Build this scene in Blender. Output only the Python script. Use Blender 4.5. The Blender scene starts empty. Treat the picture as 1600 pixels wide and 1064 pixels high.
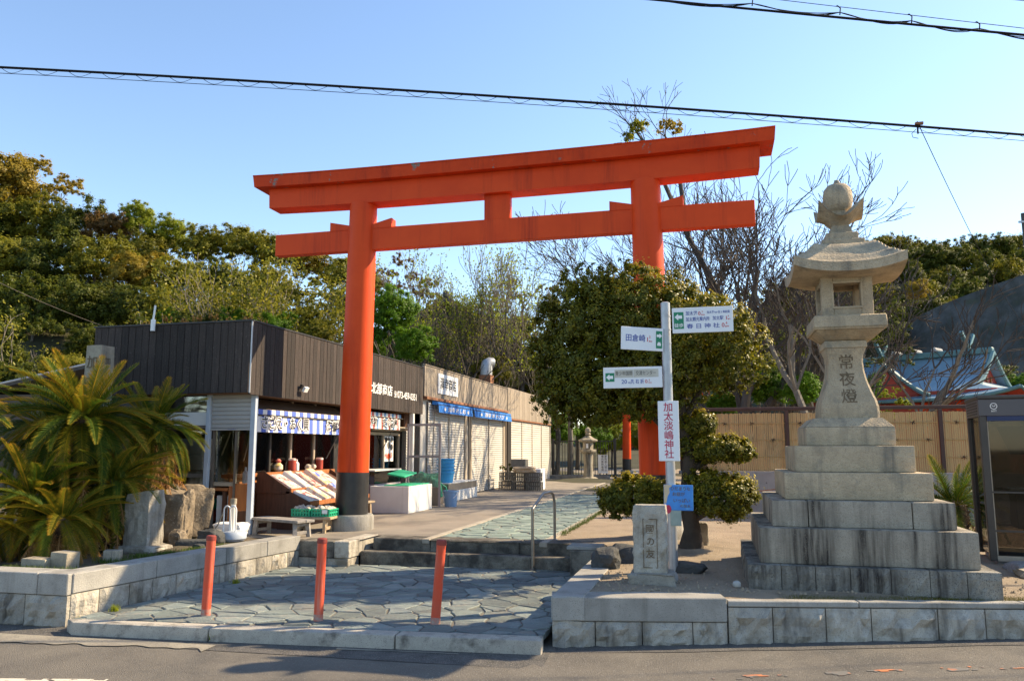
import bpy, bmesh, math, random
import numpy as np
from mathutils import Vector, Matrix, noise

R = math.radians
random.seed(7)
SC = bpy.context.scene
COL = SC.collection

# ------------------------------------------------------------------ camera, sky, sun, exposure
# The place is laid out on its own axes: +X runs along the torii beam to the right, +Y runs up the shrine path.
CAM = Vector((5.299, -11.033, 1.6))
YAW, PITCH, FPX = R(14.3), R(7.81), 1225.0
cd = bpy.data.cameras.new('camera')
cam = bpy.data.objects.new('camera', cd)
COL.objects.link(cam)
cam.location = CAM
cam.rotation_euler = (R(90) + PITCH, 0, YAW)
cd.sensor_width = 36
cd.lens = 36 * FPX / 1600
cd.clip_end = 2000
SC.camera = cam

SUN_AZ, SUN_EL = R(33), R(37)          # azimuth from +X towards +Y
w = bpy.data.worlds.new('World')
SC.world = w
w.use_nodes = True
nt = w.node_tree
sky = nt.nodes.new('ShaderNodeTexSky')
sky.sky_type = 'NISHITA'
sky.sun_disc = False
sky.sun_elevation = SUN_EL
sky.sun_rotation = R(90) - SUN_AZ
sky.air_density = 1.0
sky.dust_density = 0.25
sky.ozone_density = 1.7
nt.nodes['Background'].inputs['Strength'].default_value = 0.125
nt.links.new(sky.outputs[0], nt.nodes['Background'].inputs['Color'])

sl = bpy.data.lights.new('sun', 'SUN')
sl.energy = 4.6
sl.angle = R(0.53)
sl.color = (1.0, 0.80, 0.53)
so = bpy.data.objects.new('sun', sl)
COL.objects.link(so)
sdir = Vector((math.cos(SUN_EL) * math.cos(SUN_AZ), math.cos(SUN_EL) * math.sin(SUN_AZ), math.sin(SUN_EL)))
so.rotation_euler = sdir.to_track_quat('Z', 'Y').to_euler()
so.location = (30, 20, 30)

SC.view_settings.view_transform = 'Standard'
SC.view_settings.look = 'None'
SC.view_settings.exposure = 1.2
SC.view_settings.gamma = 1
SC.view_settings.use_curve_mapping = False

# ------------------------------------------------------------------ measuring helpers
_fx, _fy = Vector((math.cos(YAW), math.sin(YAW), 0)), Vector((-math.sin(YAW), math.cos(YAW), 0))


def survey(px, py, dist):
    """a surveyed point of the place: sighting direction and forward distance in metres"""
    v = -(py - 532) / FPX
    d = Vector(((px - 800) / FPX, math.cos(PITCH) - v * math.sin(PITCH), math.sin(PITCH) + v * math.cos(PITCH)))
    d *= dist / d.y
    return CAM + _fx * d.x + _fy * d.y + Vector((0, 0, d.z))


# ------------------------------------------------------------------ materials
def _n(nt, t, **kw):
    n = nt.nodes.new(t)
    for k, v in kw.items():
        setattr(n, k, v)
    return n


def pm(name, c1, c2=None, scale=3.0, rough=0.8, bump=0.0, bscale=40.0, speck=None, streak=None, rand=0.0,
       metal=0.0, stretch=(1, 1, 1), detail=6.0, spec=0.4, contrast=(0.35, 0.65), blotch=None, obj=False):
    m = bpy.data.materials.new(name)
    m.use_nodes = True
    nt = m.node_tree
    b = nt.nodes['Principled BSDF']
    b.inputs['Roughness'].default_value = rough
    b.inputs['Metallic'].default_value = metal
    b.inputs['Specular IOR Level'].default_value = spec
    if obj:
        pos = _n(nt, 'ShaderNodeTexCoord').outputs['Object']
    else:
        pos = _n(nt, 'ShaderNodeNewGeometry').outputs['Position']
    mp = _n(nt, 'ShaderNodeMapping')
    mp.inputs['Scale'].default_value = stretch
    nt.links.new(pos, mp.inputs[0])

    def noisetex(sc, det, vec):
        t = _n(nt, 'ShaderNodeTexNoise')
        t.inputs['Scale'].default_value = sc
        t.inputs['Detail'].default_value = det
        t.inputs['Roughness'].default_value = 0.62
        nt.links.new(vec, t.inputs['Vector'])
        return t.outputs['Fac']

    def ramp(src, a, bb):
        r = _n(nt, 'ShaderNodeMapRange')
        r.inputs['From Min'].default_value = a
        r.inputs['From Max'].default_value = bb
        nt.links.new(src, r.inputs['Value'])
        return r.outputs[0]

    def mix(f, a, bb, blend='MIX'):
        x = _n(nt, 'ShaderNodeMix', data_type='RGBA', blend_type=blend)
        if isinstance(f, float):
            x.inputs[0].default_value = f
        else:
            nt.links.new(f, x.inputs[0])
        for i, c in ((6, a), (7, bb)):
            if isinstance(c, tuple):
                x.inputs[i].default_value = (*c, 1)
            else:
                nt.links.new(c, x.inputs[i])
        return x.outputs[2]

    def mul(a, k):
        x = _n(nt, 'ShaderNodeMath', operation='MULTIPLY')
        nt.links.new(a, x.inputs[0])
        if isinstance(k, float):
            x.inputs[1].default_value = k
        else:
            nt.links.new(k, x.inputs[1])
        return x.outputs[0]

    c2 = c2 or tuple(x * 0.75 for x in c1)
    col = mix(ramp(noisetex(scale, detail, mp.outputs[0]), *contrast), c1, c2)
    if blotch:   # (colour, scale, lo, hi)
        col = mix(ramp(noisetex(blotch[1], 8, pos), blotch[2], blotch[3]), col, blotch[0])
    if streak:   # (colour, scale, lo, hi) runs of dirt down a vertical face
        ms = _n(nt, 'ShaderNodeMapping')
        ms.inputs['Scale'].default_value = (1, 1, 0.07)
        nt.links.new(pos, ms.inputs[0])
        s1 = ramp(noisetex(streak[1], 5, ms.outputs[0]), streak[2], streak[3])
        s2 = ramp(noisetex(24, 7, ms.outputs[0]), 0.28, 0.60)
        col = mix(mul(s1, s2), col, streak[0])
    if speck:    # (colour, scale, lo, hi)
        col = mix(ramp(noisetex(speck[1], 2, pos), speck[2], speck[3]), col, speck[0])
    if rand:
        oi = _n(nt, 'ShaderNodeObjectInfo')
        r = _n(nt, 'ShaderNodeMapRange')
        r.inputs['To Min'].default_value = 1 - rand
        r.inputs['To Max'].default_value = 1 + rand
        nt.links.new(oi.outputs['Random'], r.inputs['Value'])
        hs = _n(nt, 'ShaderNodeHueSaturation')
        nt.links.new(r.outputs[0], hs.inputs['Value'])
        nt.links.new(col, hs.inputs['Color'])
        col = hs.outputs[0]
    nt.links.new(col, b.inputs['Base Color'])
    if bump:
        bm_ = _n(nt, 'ShaderNodeBump')
        bm_.inputs['Strength'].default_value = bump
        bm_.inputs['Distance'].default_value = 0.02
        nt.links.new(noisetex(bscale, 6, mp.outputs[0]), bm_.inputs['Height'])
        nt.links.new(bm_.outputs[0], b.inputs['Normal'])
    return m


def leafmat(name, cols, trans=0.3, rough=0.5, spec=0.25, rand=0.12):
    """leaf colour varies from leaf to leaf (stored per face) and a little from plant to plant"""
    m = bpy.data.materials.new(name)
    m.use_nodes = True
    nt = m.node_tree
    b = nt.nodes['Principled BSDF']
    out = nt.nodes['Material Output']
    b.inputs['Roughness'].default_value = rough
    b.inputs['Specular IOR Level'].default_value = spec
    at = _n(nt, 'ShaderNodeAttribute', attribute_name='tint')
    cr = _n(nt, 'ShaderNodeValToRGB')
    el = cr.color_ramp.elements
    while len(el) < len(cols):
        el.new(0.5)
    for i, c in enumerate(cols):
        el[i].position = i / (len(cols) - 1)
        el[i].color = (*c, 1)
    nt.links.new(at.outputs['Fac'], cr.inputs[0])
    oi = _n(nt, 'ShaderNodeObjectInfo')
    r = _n(nt, 'ShaderNodeMapRange')
    r.inputs['To Min'].default_value = 1 - rand
    r.inputs['To Max'].default_value = 1 + rand
    nt.links.new(oi.outputs['Random'], r.inputs['Value'])
    hs = _n(nt, 'ShaderNodeHueSaturation')
    nt.links.new(r.outputs[0], hs.inputs['Value'])
    nt.links.new(cr.outputs[0], hs.inputs['Color'])
    nt.links.new(hs.outputs[0], b.inputs['Base Color'])
    tr = _n(nt, 'ShaderNodeBsdfTranslucent')
    nt.links.new(hs.outputs[0], tr.inputs[0])
    mx = _n(nt, 'ShaderNodeMixShader')
    mx.inputs[0].default_value = trans
    nt.links.new(b.outputs[0], mx.inputs[1])
    nt.links.new(tr.outputs[0], mx.inputs[2])
    nt.links.new(mx.outputs[0], out.inputs[0])
    return m


def glassmat(name, tint=(0.9, 0.95, 0.95), refl=0.10):
    m = bpy.data.materials.new(name)
    m.use_nodes = True
    nt = m.node_tree
    out = nt.nodes['Material Output']
    nt.nodes.remove(nt.nodes['Principled BSDF'])
    t = _n(nt, 'ShaderNodeBsdfTransparent')
    t.inputs[0].default_value = (*tint, 1)
    g = _n(nt, 'ShaderNodeBsdfGlossy')
    g.inputs['Roughness'].default_value = 0.03
    lw = _n(nt, 'ShaderNodeLayerWeight')
    lw.inputs[0].default_value = 0.35
    ad = _n(nt, 'ShaderNodeMath', operation='ADD')
    ad.inputs[1].default_value = refl
    ad.use_clamp = True
    nt.links.new(lw.outputs['Fresnel'], ad.inputs[0])
    mx = _n(nt, 'ShaderNodeMixShader')
    nt.links.new(ad.outputs[0], mx.inputs[0])
    nt.links.new(t.outputs[0], mx.inputs[1])
    nt.links.new(g.outputs[0], mx.inputs[2])
    nt.links.new(mx.outputs[0], out.inputs[0])
    return m


GR = ((0.17, 0.16, 0.14), 130, 0.57, 0.70)
M = dict(
    asphalt=pm('asphalt', (0.185, 0.165, 0.135), (0.135, 0.121, 0.102), 2.2, 0.95, 1.0, 110, speck=((0.30, 0.28, 0.25), 75, 0.60, 0.70), blotch=((0.085, 0.082, 0.077), 0.9, 0.54, 0.72)),
    rough_asphalt=pm('rough_asphalt', (0.12, 0.11, 0.10), (0.07, 0.066, 0.06), 6, 0.95, 1.0, 70, speck=((0.24, 0.22, 0.19), 110, 0.56, 0.68)),
    gutter=pm('gutter_concrete', (0.30, 0.27, 0.21), (0.19, 0.17, 0.14), 3, 0.9, 0.5, 60, speck=((0.12, 0.11, 0.09), 60, 0.6, 0.72)),
    kerb=pm('kerb_granite', (0.44, 0.40, 0.33), (0.34, 0.31, 0.26), 8, 0.85, 0.4, 120, speck=((0.15, 0.14, 0.13), 160, 0.58, 0.68), blotch=((0.13, 0.115, 0.095), 7, 0.52, 0.70), rand=0.06),
    flag=pm('green_schist', (0.190, 0.220, 0.195), (0.115, 0.130, 0.130), 2.5, 0.75, 1.0, 10, rand=0.34, stretch=(1, 2.2, 1), blotch=((0.23, 0.21, 0.17), 4.5, 0.55, 0.72), speck=((0.20, 0.26, 0.24), 45, 0.60, 0.72), spec=0.5),
    flagbed=pm('mortar_bed', (0.22, 0.195, 0.155), (0.13, 0.115, 0.095), 8, 0.95, 0.6, 60, blotch=((0.085, 0.085, 0.06), 3.0, 0.55, 0.68)),
    pathflag=pm('path_schist', (0.20, 0.26, 0.215), (0.145, 0.185, 0.165), 3, 0.7, 0.7, 16, rand=0.2, blotch=((0.28, 0.26, 0.21), 5, 0.55, 0.7), spec=0.5),
    yard=pm('yard_concrete', (0.26, 0.225, 0.18), (0.19, 0.165, 0.135), 1.5, 0.92, 0.35, 60, blotch=((0.12, 0.105, 0.09), 0.8, 0.55, 0.72), speck=((0.34, 0.30, 0.25), 90, 0.62, 0.72)),
    edging=pm('edging', (0.38, 0.34, 0.27), (0.28, 0.25, 0.20), 5, 0.9, 0.3, 60),
    dirt=pm('gravel_dirt', (0.34, 0.265, 0.18), (0.24, 0.185, 0.125), 2, 0.97, 0.9, 90, speck=((0.42, 0.37, 0.30), 130, 0.58, 0.68), blotch=((0.15, 0.115, 0.075), 1.3, 0.56, 0.7)),
    soil=pm('dark_soil', (0.13, 0.10, 0.065), (0.075, 0.06, 0.04), 4, 0.97, 1.0, 60, speck=((0.22, 0.18, 0.12), 90, 0.6, 0.7), blotch=((0.05, 0.075, 0.015), 2.4, 0.55, 0.65)),
    wood_ground=pm('forest_floor', (0.06, 0.055, 0.025), (0.03, 0.03, 0.012), 0.6, 1.0),
    granite=pm('granite', (0.41, 0.375, 0.31), (0.29, 0.265, 0.22), 7, 0.87, 1.0, 22, speck=GR, rand=0.20, blotch=((0.20, 0.165, 0.115), 3.5, 0.54, 0.70), streak=((0.085, 0.075, 0.06), 5, 0.50, 0.68)),
    granite_smooth=pm('sawn_granite', (0.35, 0.335, 0.30), (0.27, 0.26, 0.235), 5, 0.8, 0.4, 80, speck=GR, rand=0.10, blotch=((0.19, 0.175, 0.145), 2.5, 0.55, 0.72), streak=((0.13, 0.12, 0.10), 5, 0.54, 0.74)),
    lantern=pm('lantern_granite', (0.52, 0.41, 0.27), (0.39, 0.305, 0.20), 6, 0.87, 0.9, 40, speck=((0.24, 0.19, 0.125), 130, 0.54, 0.70), blotch=((0.21, 0.195, 0.155), 4.0, 0.53, 0.72), streak=((0.14, 0.125, 0.10), 5, 0.52, 0.72), rand=0.05),
    lantern_base=pm('stained_granite', (0.42, 0.365, 0.285), (0.31, 0.27, 0.21), 5, 0.88, 0.6, 70, speck=((0.20, 0.17, 0.125), 130, 0.54, 0.70), streak=((0.028, 0.021, 0.017), 3.4, 0.42, 0.58), rand=0.07),
    lantern_dark=pm('weathered_granite', (0.33, 0.31, 0.26), (0.19, 0.175, 0.145), 5, 0.9, 0.9, 40, speck=((0.09, 0.085, 0.075), 110, 0.56, 0.66), streak=((0.03, 0.024, 0.02), 3.2, 0.38, 0.55), rand=0.10),
    stepstone=pm('grimy_step_stone', (0.24, 0.215, 0.17), (0.15, 0.135, 0.105), 5, 0.9, 0.8, 40, speck=((0.07, 0.065, 0.055), 110, 0.55, 0.68), blotch=((0.055, 0.048, 0.04), 4.5, 0.40, 0.60), rand=0.15),
    carved=pm('carved_letters', (0.19, 0.135, 0.08), (0.12, 0.09, 0.055), 20, 0.95),
    rock=pm('brown_rock', (0.27, 0.21, 0.14), (0.13, 0.105, 0.075), 4, 0.9, 1.0, 18, speck=((0.35, 0.30, 0.23), 40, 0.6, 0.72), rand=0.1),
    greyrock=pm('grey_rock', (0.27, 0.265, 0.25), (0.16, 0.155, 0.145), 6, 0.9, 1.0, 25, speck=((0.38, 0.37, 0.35), 60, 0.58, 0.7), rand=0.1),
    slate=pm('dark_slate', (0.07, 0.072, 0.07), (0.04, 0.042, 0.042), 6, 0.8, 0.9, 25),
    pebble=pm('pebble', (0.42, 0.41, 0.38), (0.28, 0.27, 0.25), 12, 0.8),
    grit=pm('tan_grit', (0.33, 0.265, 0.185), (0.22, 0.175, 0.12), 30, 0.95),
    cutstone=pm('tan_stone', (0.40, 0.35, 0.26), (0.27, 0.23, 0.17), 6, 0.9, 0.5, 60, streak=((0.09, 0.085, 0.07), 6, 0.52, 0.66), speck=GR),
    concrete=pm('concrete', (0.36, 0.335, 0.30), (0.27, 0.25, 0.225), 2.5, 0.9, 0.3, 50, streak=((0.13, 0.12, 0.105), 4, 0.5, 0.68)),
    vermilion=pm('vermilion_paint', (0.74, 0.078, 0.012), (0.66, 0.062, 0.010), 1.6, 0.5, 0.06, 9, streak=((0.36, 0.030, 0.009), 3.0, 0.50, 0.78), spec=0.18),
    vermilion_worn=pm('flaking_vermilion', (0.66, 0.064, 0.011), (0.54, 0.046, 0.009), 2.2, 0.55, 0.12, 12, streak=((0.18, 0.02, 0.012), 3.0, 0.50, 0.78), blotch=((0.24, 0.19, 0.16), 5, 0.62, 0.645), spec=0.15),
    bollard=pm('faded_red_paint', (0.60, 0.075, 0.032), (0.54, 0.095, 0.05), 7, 0.5, 0.1, 40, streak=((0.62, 0.28, 0.21), 11, 0.52, 0.70), blotch=((0.40, 0.16, 0.12), 16, 0.62, 0.70), spec=0.2),
    bollard_cap=pm('dull_red_cap', (0.30, 0.045, 0.03), (0.20, 0.035, 0.025), 20, 0.6),
    bollard_foot=pm('worn_grey_foot', (0.34, 0.26, 0.22), (0.50, 0.11, 0.06), 22, 0.8),
    blackpaint=pm('black_paint', (0.016, 0.016, 0.017), (0.03, 0.028, 0.027), 8, 0.38, 0.05, 30, spec=0.5),
    darkwood=pm('dark_stained_plank', (0.054, 0.040, 0.033), (0.029, 0.022, 0.019), 7, 0.85, 0.5, 30, stretch=(9, 9, 0.5), rand=0.35, speck=((0.13, 0.105, 0.09), 60, 0.62, 0.75)),
    greywood=pm('weathered_plank', (0.36, 0.30, 0.235), (0.24, 0.20, 0.155), 6, 0.85, 0.35, 30, stretch=(9, 9, 0.5), rand=0.16, streak=((0.12, 0.105, 0.09), 3, 0.5, 0.72)),
    rustwood=pm('rusty_trim', (0.30, 0.135, 0.065), (0.20, 0.085, 0.045), 8, 0.8),
    rustpole=pm('rust_red_pole', (0.13, 0.045, 0.03), (0.09, 0.035, 0.025), 6, 0.7),
    soffit=pm('soffit_board', (0.28, 0.16, 0.085), (0.19, 0.105, 0.055), 6, 0.8, stretch=(1, 8, 1)),
    shutter=pm('cream_shutter', (0.55, 0.525, 0.475), (0.49, 0.465, 0.42), 1.5, 0.5, 0.0, streak=((0.40, 0.34, 0.25), 3, 0.55, 0.8), spec=0.4),
    greyshutter=pm('grey_shutter', (0.42, 0.40, 0.37), (0.37, 0.355, 0.33), 2, 0.55),
    post=pm('pale_blue_steel', (0.47, 0.52, 0.58), (0.41, 0.46, 0.52), 5, 0.45, blotch=((0.25, 0.13, 0.08), 7, 0.70, 0.76)),
    whitepaint=pm('white_paint', (0.76, 0.74, 0.69), (0.68, 0.66, 0.61), 3, 0.5, streak=((0.45, 0.41, 0.34), 5, 0.56, 0.78)),
    frame=pm('brown_aluminium', (0.16, 0.13, 0.105), (0.12, 0.10, 0.08), 6, 0.45, spec=0.5),
    paleframe=pm('tan_frame', (0.42, 0.35, 0.26), (0.33, 0.27, 0.20), 6, 0.6),
    darkframe=pm('dark_frame', (0.035, 0.031, 0.028), (0.025, 0.022, 0.02), 6, 0.5),
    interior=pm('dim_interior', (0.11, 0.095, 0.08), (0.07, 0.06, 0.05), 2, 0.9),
    orangewood=pm('orange_wood', (0.42, 0.155, 0.045), (0.31, 0.105, 0.032), 4, 0.55, stretch=(6, 6, 0.6)),
    brownwood=pm('brown_panel', (0.115, 0.05, 0.028), (0.075, 0.034, 0.02), 5, 0.6, stretch=(6, 6, 0.6)),
    purplepanel=pm('grey_mauve_panel', (0.30, 0.265, 0.27), (0.27, 0.24, 0.245), 2, 0.6),
    benchwood=pm('grey_bench_wood', (0.34, 0.31, 0.28), (0.22, 0.20, 0.18), 8, 0.85, 0.3, 30, stretch=(2, 2, 2)),
    stoolwood=pm('bare_wood', (0.46, 0.34, 0.21), (0.34, 0.25, 0.16), 8, 0.8, 0.2, 30),
    galv=pm('galvanised_steel', (0.46, 0.47, 0.48), (0.38, 0.39, 0.40), 9, 0.45, metal=0.5, spec=0.5),
    steel=pm('stainless_steel', (0.55, 0.54, 0.52), (0.48, 0.47, 0.45), 9, 0.28, metal=0.9),
    tube=pm('tarnished_handrail', (0.30, 0.27, 0.235), (0.22, 0.20, 0.17), 9, 0.35, metal=0.7),
    signwhite=pm('sign_white', (0.78, 0.79, 0.80), (0.74, 0.75, 0.76), 3, 0.35, streak=((0.62, 0.62, 0.60), 5, 0.6, 0.9)),
    signcream=pm('aged_overlay', (0.55, 0.52, 0.44), (0.47, 0.44, 0.37), 8, 0.5),
    ink_green=pm('green_ink', (0.008, 0.21, 0.10), (0.008, 0.19, 0.09), 3, 0.4),
    ink_blue=pm('blue_ink', (0.045, 0.085, 0.36), (0.04, 0.075, 0.32), 3, 0.4),
    ink_red=pm('red_ink', (0.60, 0.04, 0.05), (0.55, 0.035, 0.045), 3, 0.4),
    ink_crimson=pm('crimson_ink', (0.50, 0.03, 0.085), (0.46, 0.03, 0.08), 3, 0.4),
    ink_black=pm('black_ink', (0.02, 0.02, 0.022), (0.03, 0.03, 0.03), 3, 0.5),
    ink_grey=pm('grey_ink', (0.12, 0.115, 0.10), (0.16, 0.15, 0.13), 10, 0.5),
    ink_white=pm('white_letters', (0.85, 0.84, 0.82), (0.82, 0.81, 0.79), 3, 0.4),
    paintblue=pm('brushed_blue_paint', (0.06, 0.27, 0.66), (0.05, 0.20, 0.58), 9, 0.6, blotch=((0.18, 0.52, 0.72), 9, 0.56, 0.68)),
    papertan=pm('bare_plywood', (0.58, 0.47, 0.32), (0.50, 0.40, 0.27), 6, 0.7),
    paintgrey=pm('grey_green_paint', (0.32, 0.40, 0.36), (0.26, 0.33, 0.30), 12, 0.6),
    blueawning=pm('blue_awning', (0.035, 0.20, 0.60), (0.03, 0.17, 0.54), 3, 0.6, spec=0.3),
    stripeblue=pm('stripe_blue', (0.10, 0.17, 0.58), (0.09, 0.15, 0.52), 4, 0.75),
    stripewhite=pm('stripe_white', (0.80, 0.79, 0.77), (0.74, 0.73, 0.71), 4, 0.75),
    stripepale=pm('stripe_pale_blue', (0.16, 0.30, 0.52), (0.13, 0.26, 0.47), 4, 0.75),
    stripered=pm('stripe_red', (0.58, 0.14, 0.11), (0.52, 0.12, 0.09), 4, 0.75),
    tarp=pm('old_tarp', (0.12, 0.085, 0.06), (0.07, 0.05, 0.035), 6, 0.8, stretch=(1, 10, 1)),
    crategreen=pm('green_plastic', (0.03, 0.42, 0.22), (0.025, 0.36, 0.19), 4, 0.4),
    netgreen=pm('green_net', (0.02, 0.20, 0.10), (0.015, 0.15, 0.08), 60, 0.8),
    bucketblue=pm('blue_plastic', (0.05, 0.34, 0.66), (0.045, 0.30, 0.60), 4, 0.4),
    bucketgrey=pm('grey_blue_plastic', (0.16, 0.28, 0.46), (0.14, 0.25, 0.42), 4, 0.45),
    boxpink=pm('pink_print_box', (0.60, 0.30, 0.27), (0.66, 0.60, 0.55), 13, 0.5, contrast=(0.45, 0.55)),
    boxred=pm('red_print_box', (0.52, 0.08, 0.07), (0.66, 0.52, 0.46), 13, 0.5, contrast=(0.45, 0.55)),
    boxwhite=pm('white_print_box', (0.66, 0.62, 0.56), (0.55, 0.30, 0.26), 15, 0.5, contrast=(0.48, 0.58)),
    boxblue=pm('blue_print_box', (0.10, 0.15, 0.50), (0.50, 0.53, 0.66), 13, 0.5, contrast=(0.48, 0.58)),
    boxyellow=pm('yellow_print_box', (0.60, 0.42, 0.14), (0.66, 0.55, 0.44), 13, 0.5, contrast=(0.45, 0.55)),
    shell=pm('shell', (0.62, 0.56, 0.46), (0.42, 0.35, 0.27), 30, 0.6),
    foam=pm('polystyrene', (0.80, 0.80, 0.79), (0.74, 0.74, 0.73), 5, 0.7),
    paleplastic=pm('pale_blue_plastic', (0.42, 0.47, 0.53), (0.37, 0.42, 0.48), 5, 0.5),
    bamboo=pm('yellow_bamboo', (0.52, 0.34, 0.14), (0.46, 0.30, 0.12), 3, 0.55, rand=0.0, stretch=(6, 6, 0.5), blotch=((0.30, 0.22, 0.10), 1.5, 0.55, 0.75)),
    twine=pm('dark_twine', (0.05, 0.03, 0.02), (0.03, 0.02, 0.015), 20, 0.9),
    brownrail=pm('brown_rail', (0.075, 0.038, 0.028), (0.055, 0.028, 0.02), 6, 0.6),
    ironfence=pm('black_iron', (0.02, 0.02, 0.02), (0.03, 0.03, 0.028), 6, 0.5),
    booth=pm('bronze_booth_frame', (0.045, 0.036, 0.030), (0.035, 0.028, 0.024), 5, 0.4, spec=0.5),
    boothsign=pm('booth_header', (0.085, 0.080, 0.088), (0.075, 0.07, 0.078), 3, 0.35),
    boothblue=pm('navy_band', (0.012, 0.025, 0.09), (0.012, 0.02, 0.075), 3, 0.4),
    phonegreen=pm('phone_green', (0.02, 0.46, 0.06), (0.02, 0.40, 0.05), 3, 0.35),
    copper=pm('verdigris_copper', (0.20, 0.31, 0.385), (0.145, 0.235, 0.30), 1.2, 0.45, 0.2, 12, rand=0.1, spec=0.5),
    coppertrim=pm('green_ridge', (0.12, 0.24, 0.24), (0.085, 0.17, 0.175), 3, 0.5),
    shrinered=pm('shrine_red', (0.40, 0.055, 0.03), (0.32, 0.045, 0.025), 3, 0.6),
    roofgrey=pm('dark_tile_roof', (0.075, 0.072, 0.068), (0.05, 0.048, 0.046), 8, 0.7),
    plaster=pm('old_plaster', (0.40, 0.39, 0.37), (0.31, 0.30, 0.285), 3, 0.9),
    cliff=pm('sprayed_concrete', (0.110, 0.108, 0.102), (0.060, 0.060, 0.056), 0.5, 0.97, 1.0, 3.5, streak=((0.04, 0.042, 0.036), 0.7, 0.42, 0.62), blotch=((0.07, 0.075, 0.05), 0.5, 0.52, 0.7), spec=0.1),
    bark=pm('grey_bark', (0.13, 0.11, 0.085), (0.075, 0.063, 0.05), 5, 0.9, 0.6, 20, stretch=(3, 3, 0.8)),
    palebark=pm('pale_bark', (0.21, 0.185, 0.145), (0.12, 0.105, 0.085), 4, 0.9, 0.4, 15, stretch=(3, 3, 0.8)),
    zelkova=pm('zelkova_bark', (0.085, 0.07, 0.058), (0.05, 0.042, 0.036), 5, 0.9, 0.5, 18, stretch=(3, 3, 0.8)),
    twig=pm('twig_bark', (0.075, 0.058, 0.045), (0.05, 0.04, 0.032), 3, 0.9),
    darkbark=pm('dark_bark', (0.065, 0.05, 0.036), (0.04, 0.03, 0.022), 6, 0.95, 0.6, 25),
    palmtrunk=pm('shaggy_trunk', (0.12, 0.08, 0.045), (0.06, 0.04, 0.025), 14, 0.95, 1.0, 30),
    cable=pm('black_cable', (0.012, 0.012, 0.013), (0.016, 0.016, 0.017), 3, 0.85, spec=0.1),
    orangeline=pm('worn_orange_paint', (0.52, 0.17, 0.06), (0.38, 0.14, 0.06), 8, 0.85, blotch=((0.13, 0.125, 0.115), 7, 0.42, 0.50)),
    whiteline=pm('worn_white_paint', (0.62, 0.58, 0.46), (0.50, 0.46, 0.36), 8, 0.85, blotch=((0.12, 0.11, 0.10), 14, 0.56, 0.62)),
    glass=glassmat('window_glass', (0.80, 0.83, 0.82), 0.03),
    boothglass=glassmat('booth_glass', (0.50, 0.47, 0.43), 0.0),
    tankglass=glassmat('tank_glass', (0.62, 0.78, 0.80), 0.05),
)
LF = dict(
    dark=leafmat('dark_evergreen_leaf', [(0.050, 0.070, 0.008), (0.105, 0.125, 0.014), (0.21, 0.20, 0.024)], 0.45),
    olive=leafmat('olive_leaf', [(0.110, 0.118, 0.011), (0.215, 0.205, 0.018), (0.34, 0.29, 0.03)], 0.48),
    yellow=leafmat('young_yellow_leaf', [(0.18, 0.20, 0.014), (0.32, 0.31, 0.02), (0.42, 0.38, 0.03)], 0.5),
    bronze=leafmat('bronze_leaf', [(0.20, 0.155, 0.018), (0.34, 0.25, 0.028), (0.45, 0.33, 0.042)], 0.45),
    bright=leafmat('fresh_green_leaf', [(0.070, 0.155, 0.008), (0.120, 0.235, 0.014), (0.19, 0.31, 0.022)], 0.5),
    lime=leafmat('lime_leaf', [(0.18, 0.22, 0.014), (0.28, 0.32, 0.022), (0.36, 0.39, 0.035)], 0.5),
    brown=leafmat('reddish_brown_leaf', [(0.12, 0.075, 0.024), (0.21, 0.125, 0.04), (0.31, 0.19, 0.065)], 0.4),
    shrub=leafmat('pruned_leaf', [(0.045, 0.062, 0.006), (0.135, 0.137, 0.011), (0.40, 0.31, 0.020)], 0.4, 0.45, 0.3),  # golden end of the ramp also carries the painted sunlit crown tips
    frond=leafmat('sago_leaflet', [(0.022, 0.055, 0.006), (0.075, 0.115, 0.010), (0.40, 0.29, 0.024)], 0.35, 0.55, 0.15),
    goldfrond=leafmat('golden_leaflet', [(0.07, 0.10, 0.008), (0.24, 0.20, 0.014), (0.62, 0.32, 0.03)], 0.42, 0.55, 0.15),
    deadfrond=leafmat('dead_leaflet', [(0.18, 0.085, 0.028), (0.34, 0.17, 0.06), (0.50, 0.32, 0.16)], 0.25, 0.8, 0.1),
    grass=leafmat('grass_blade', [(0.045, 0.09, 0.01), (0.08, 0.13, 0.016), (0.14, 0.16, 0.03)], 0.3),
    moss=leafmat('moss', [(0.07, 0.075, 0.010), (0.11, 0.11, 0.014), (0.16, 0.14, 0.025)], 0.1, 0.9, 0.05),
)

# ------------------------------------------------------------------ mesh helpers
ORG = {}


def _top(o):
    while o.parent:
        o = o.parent
    return o


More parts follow.
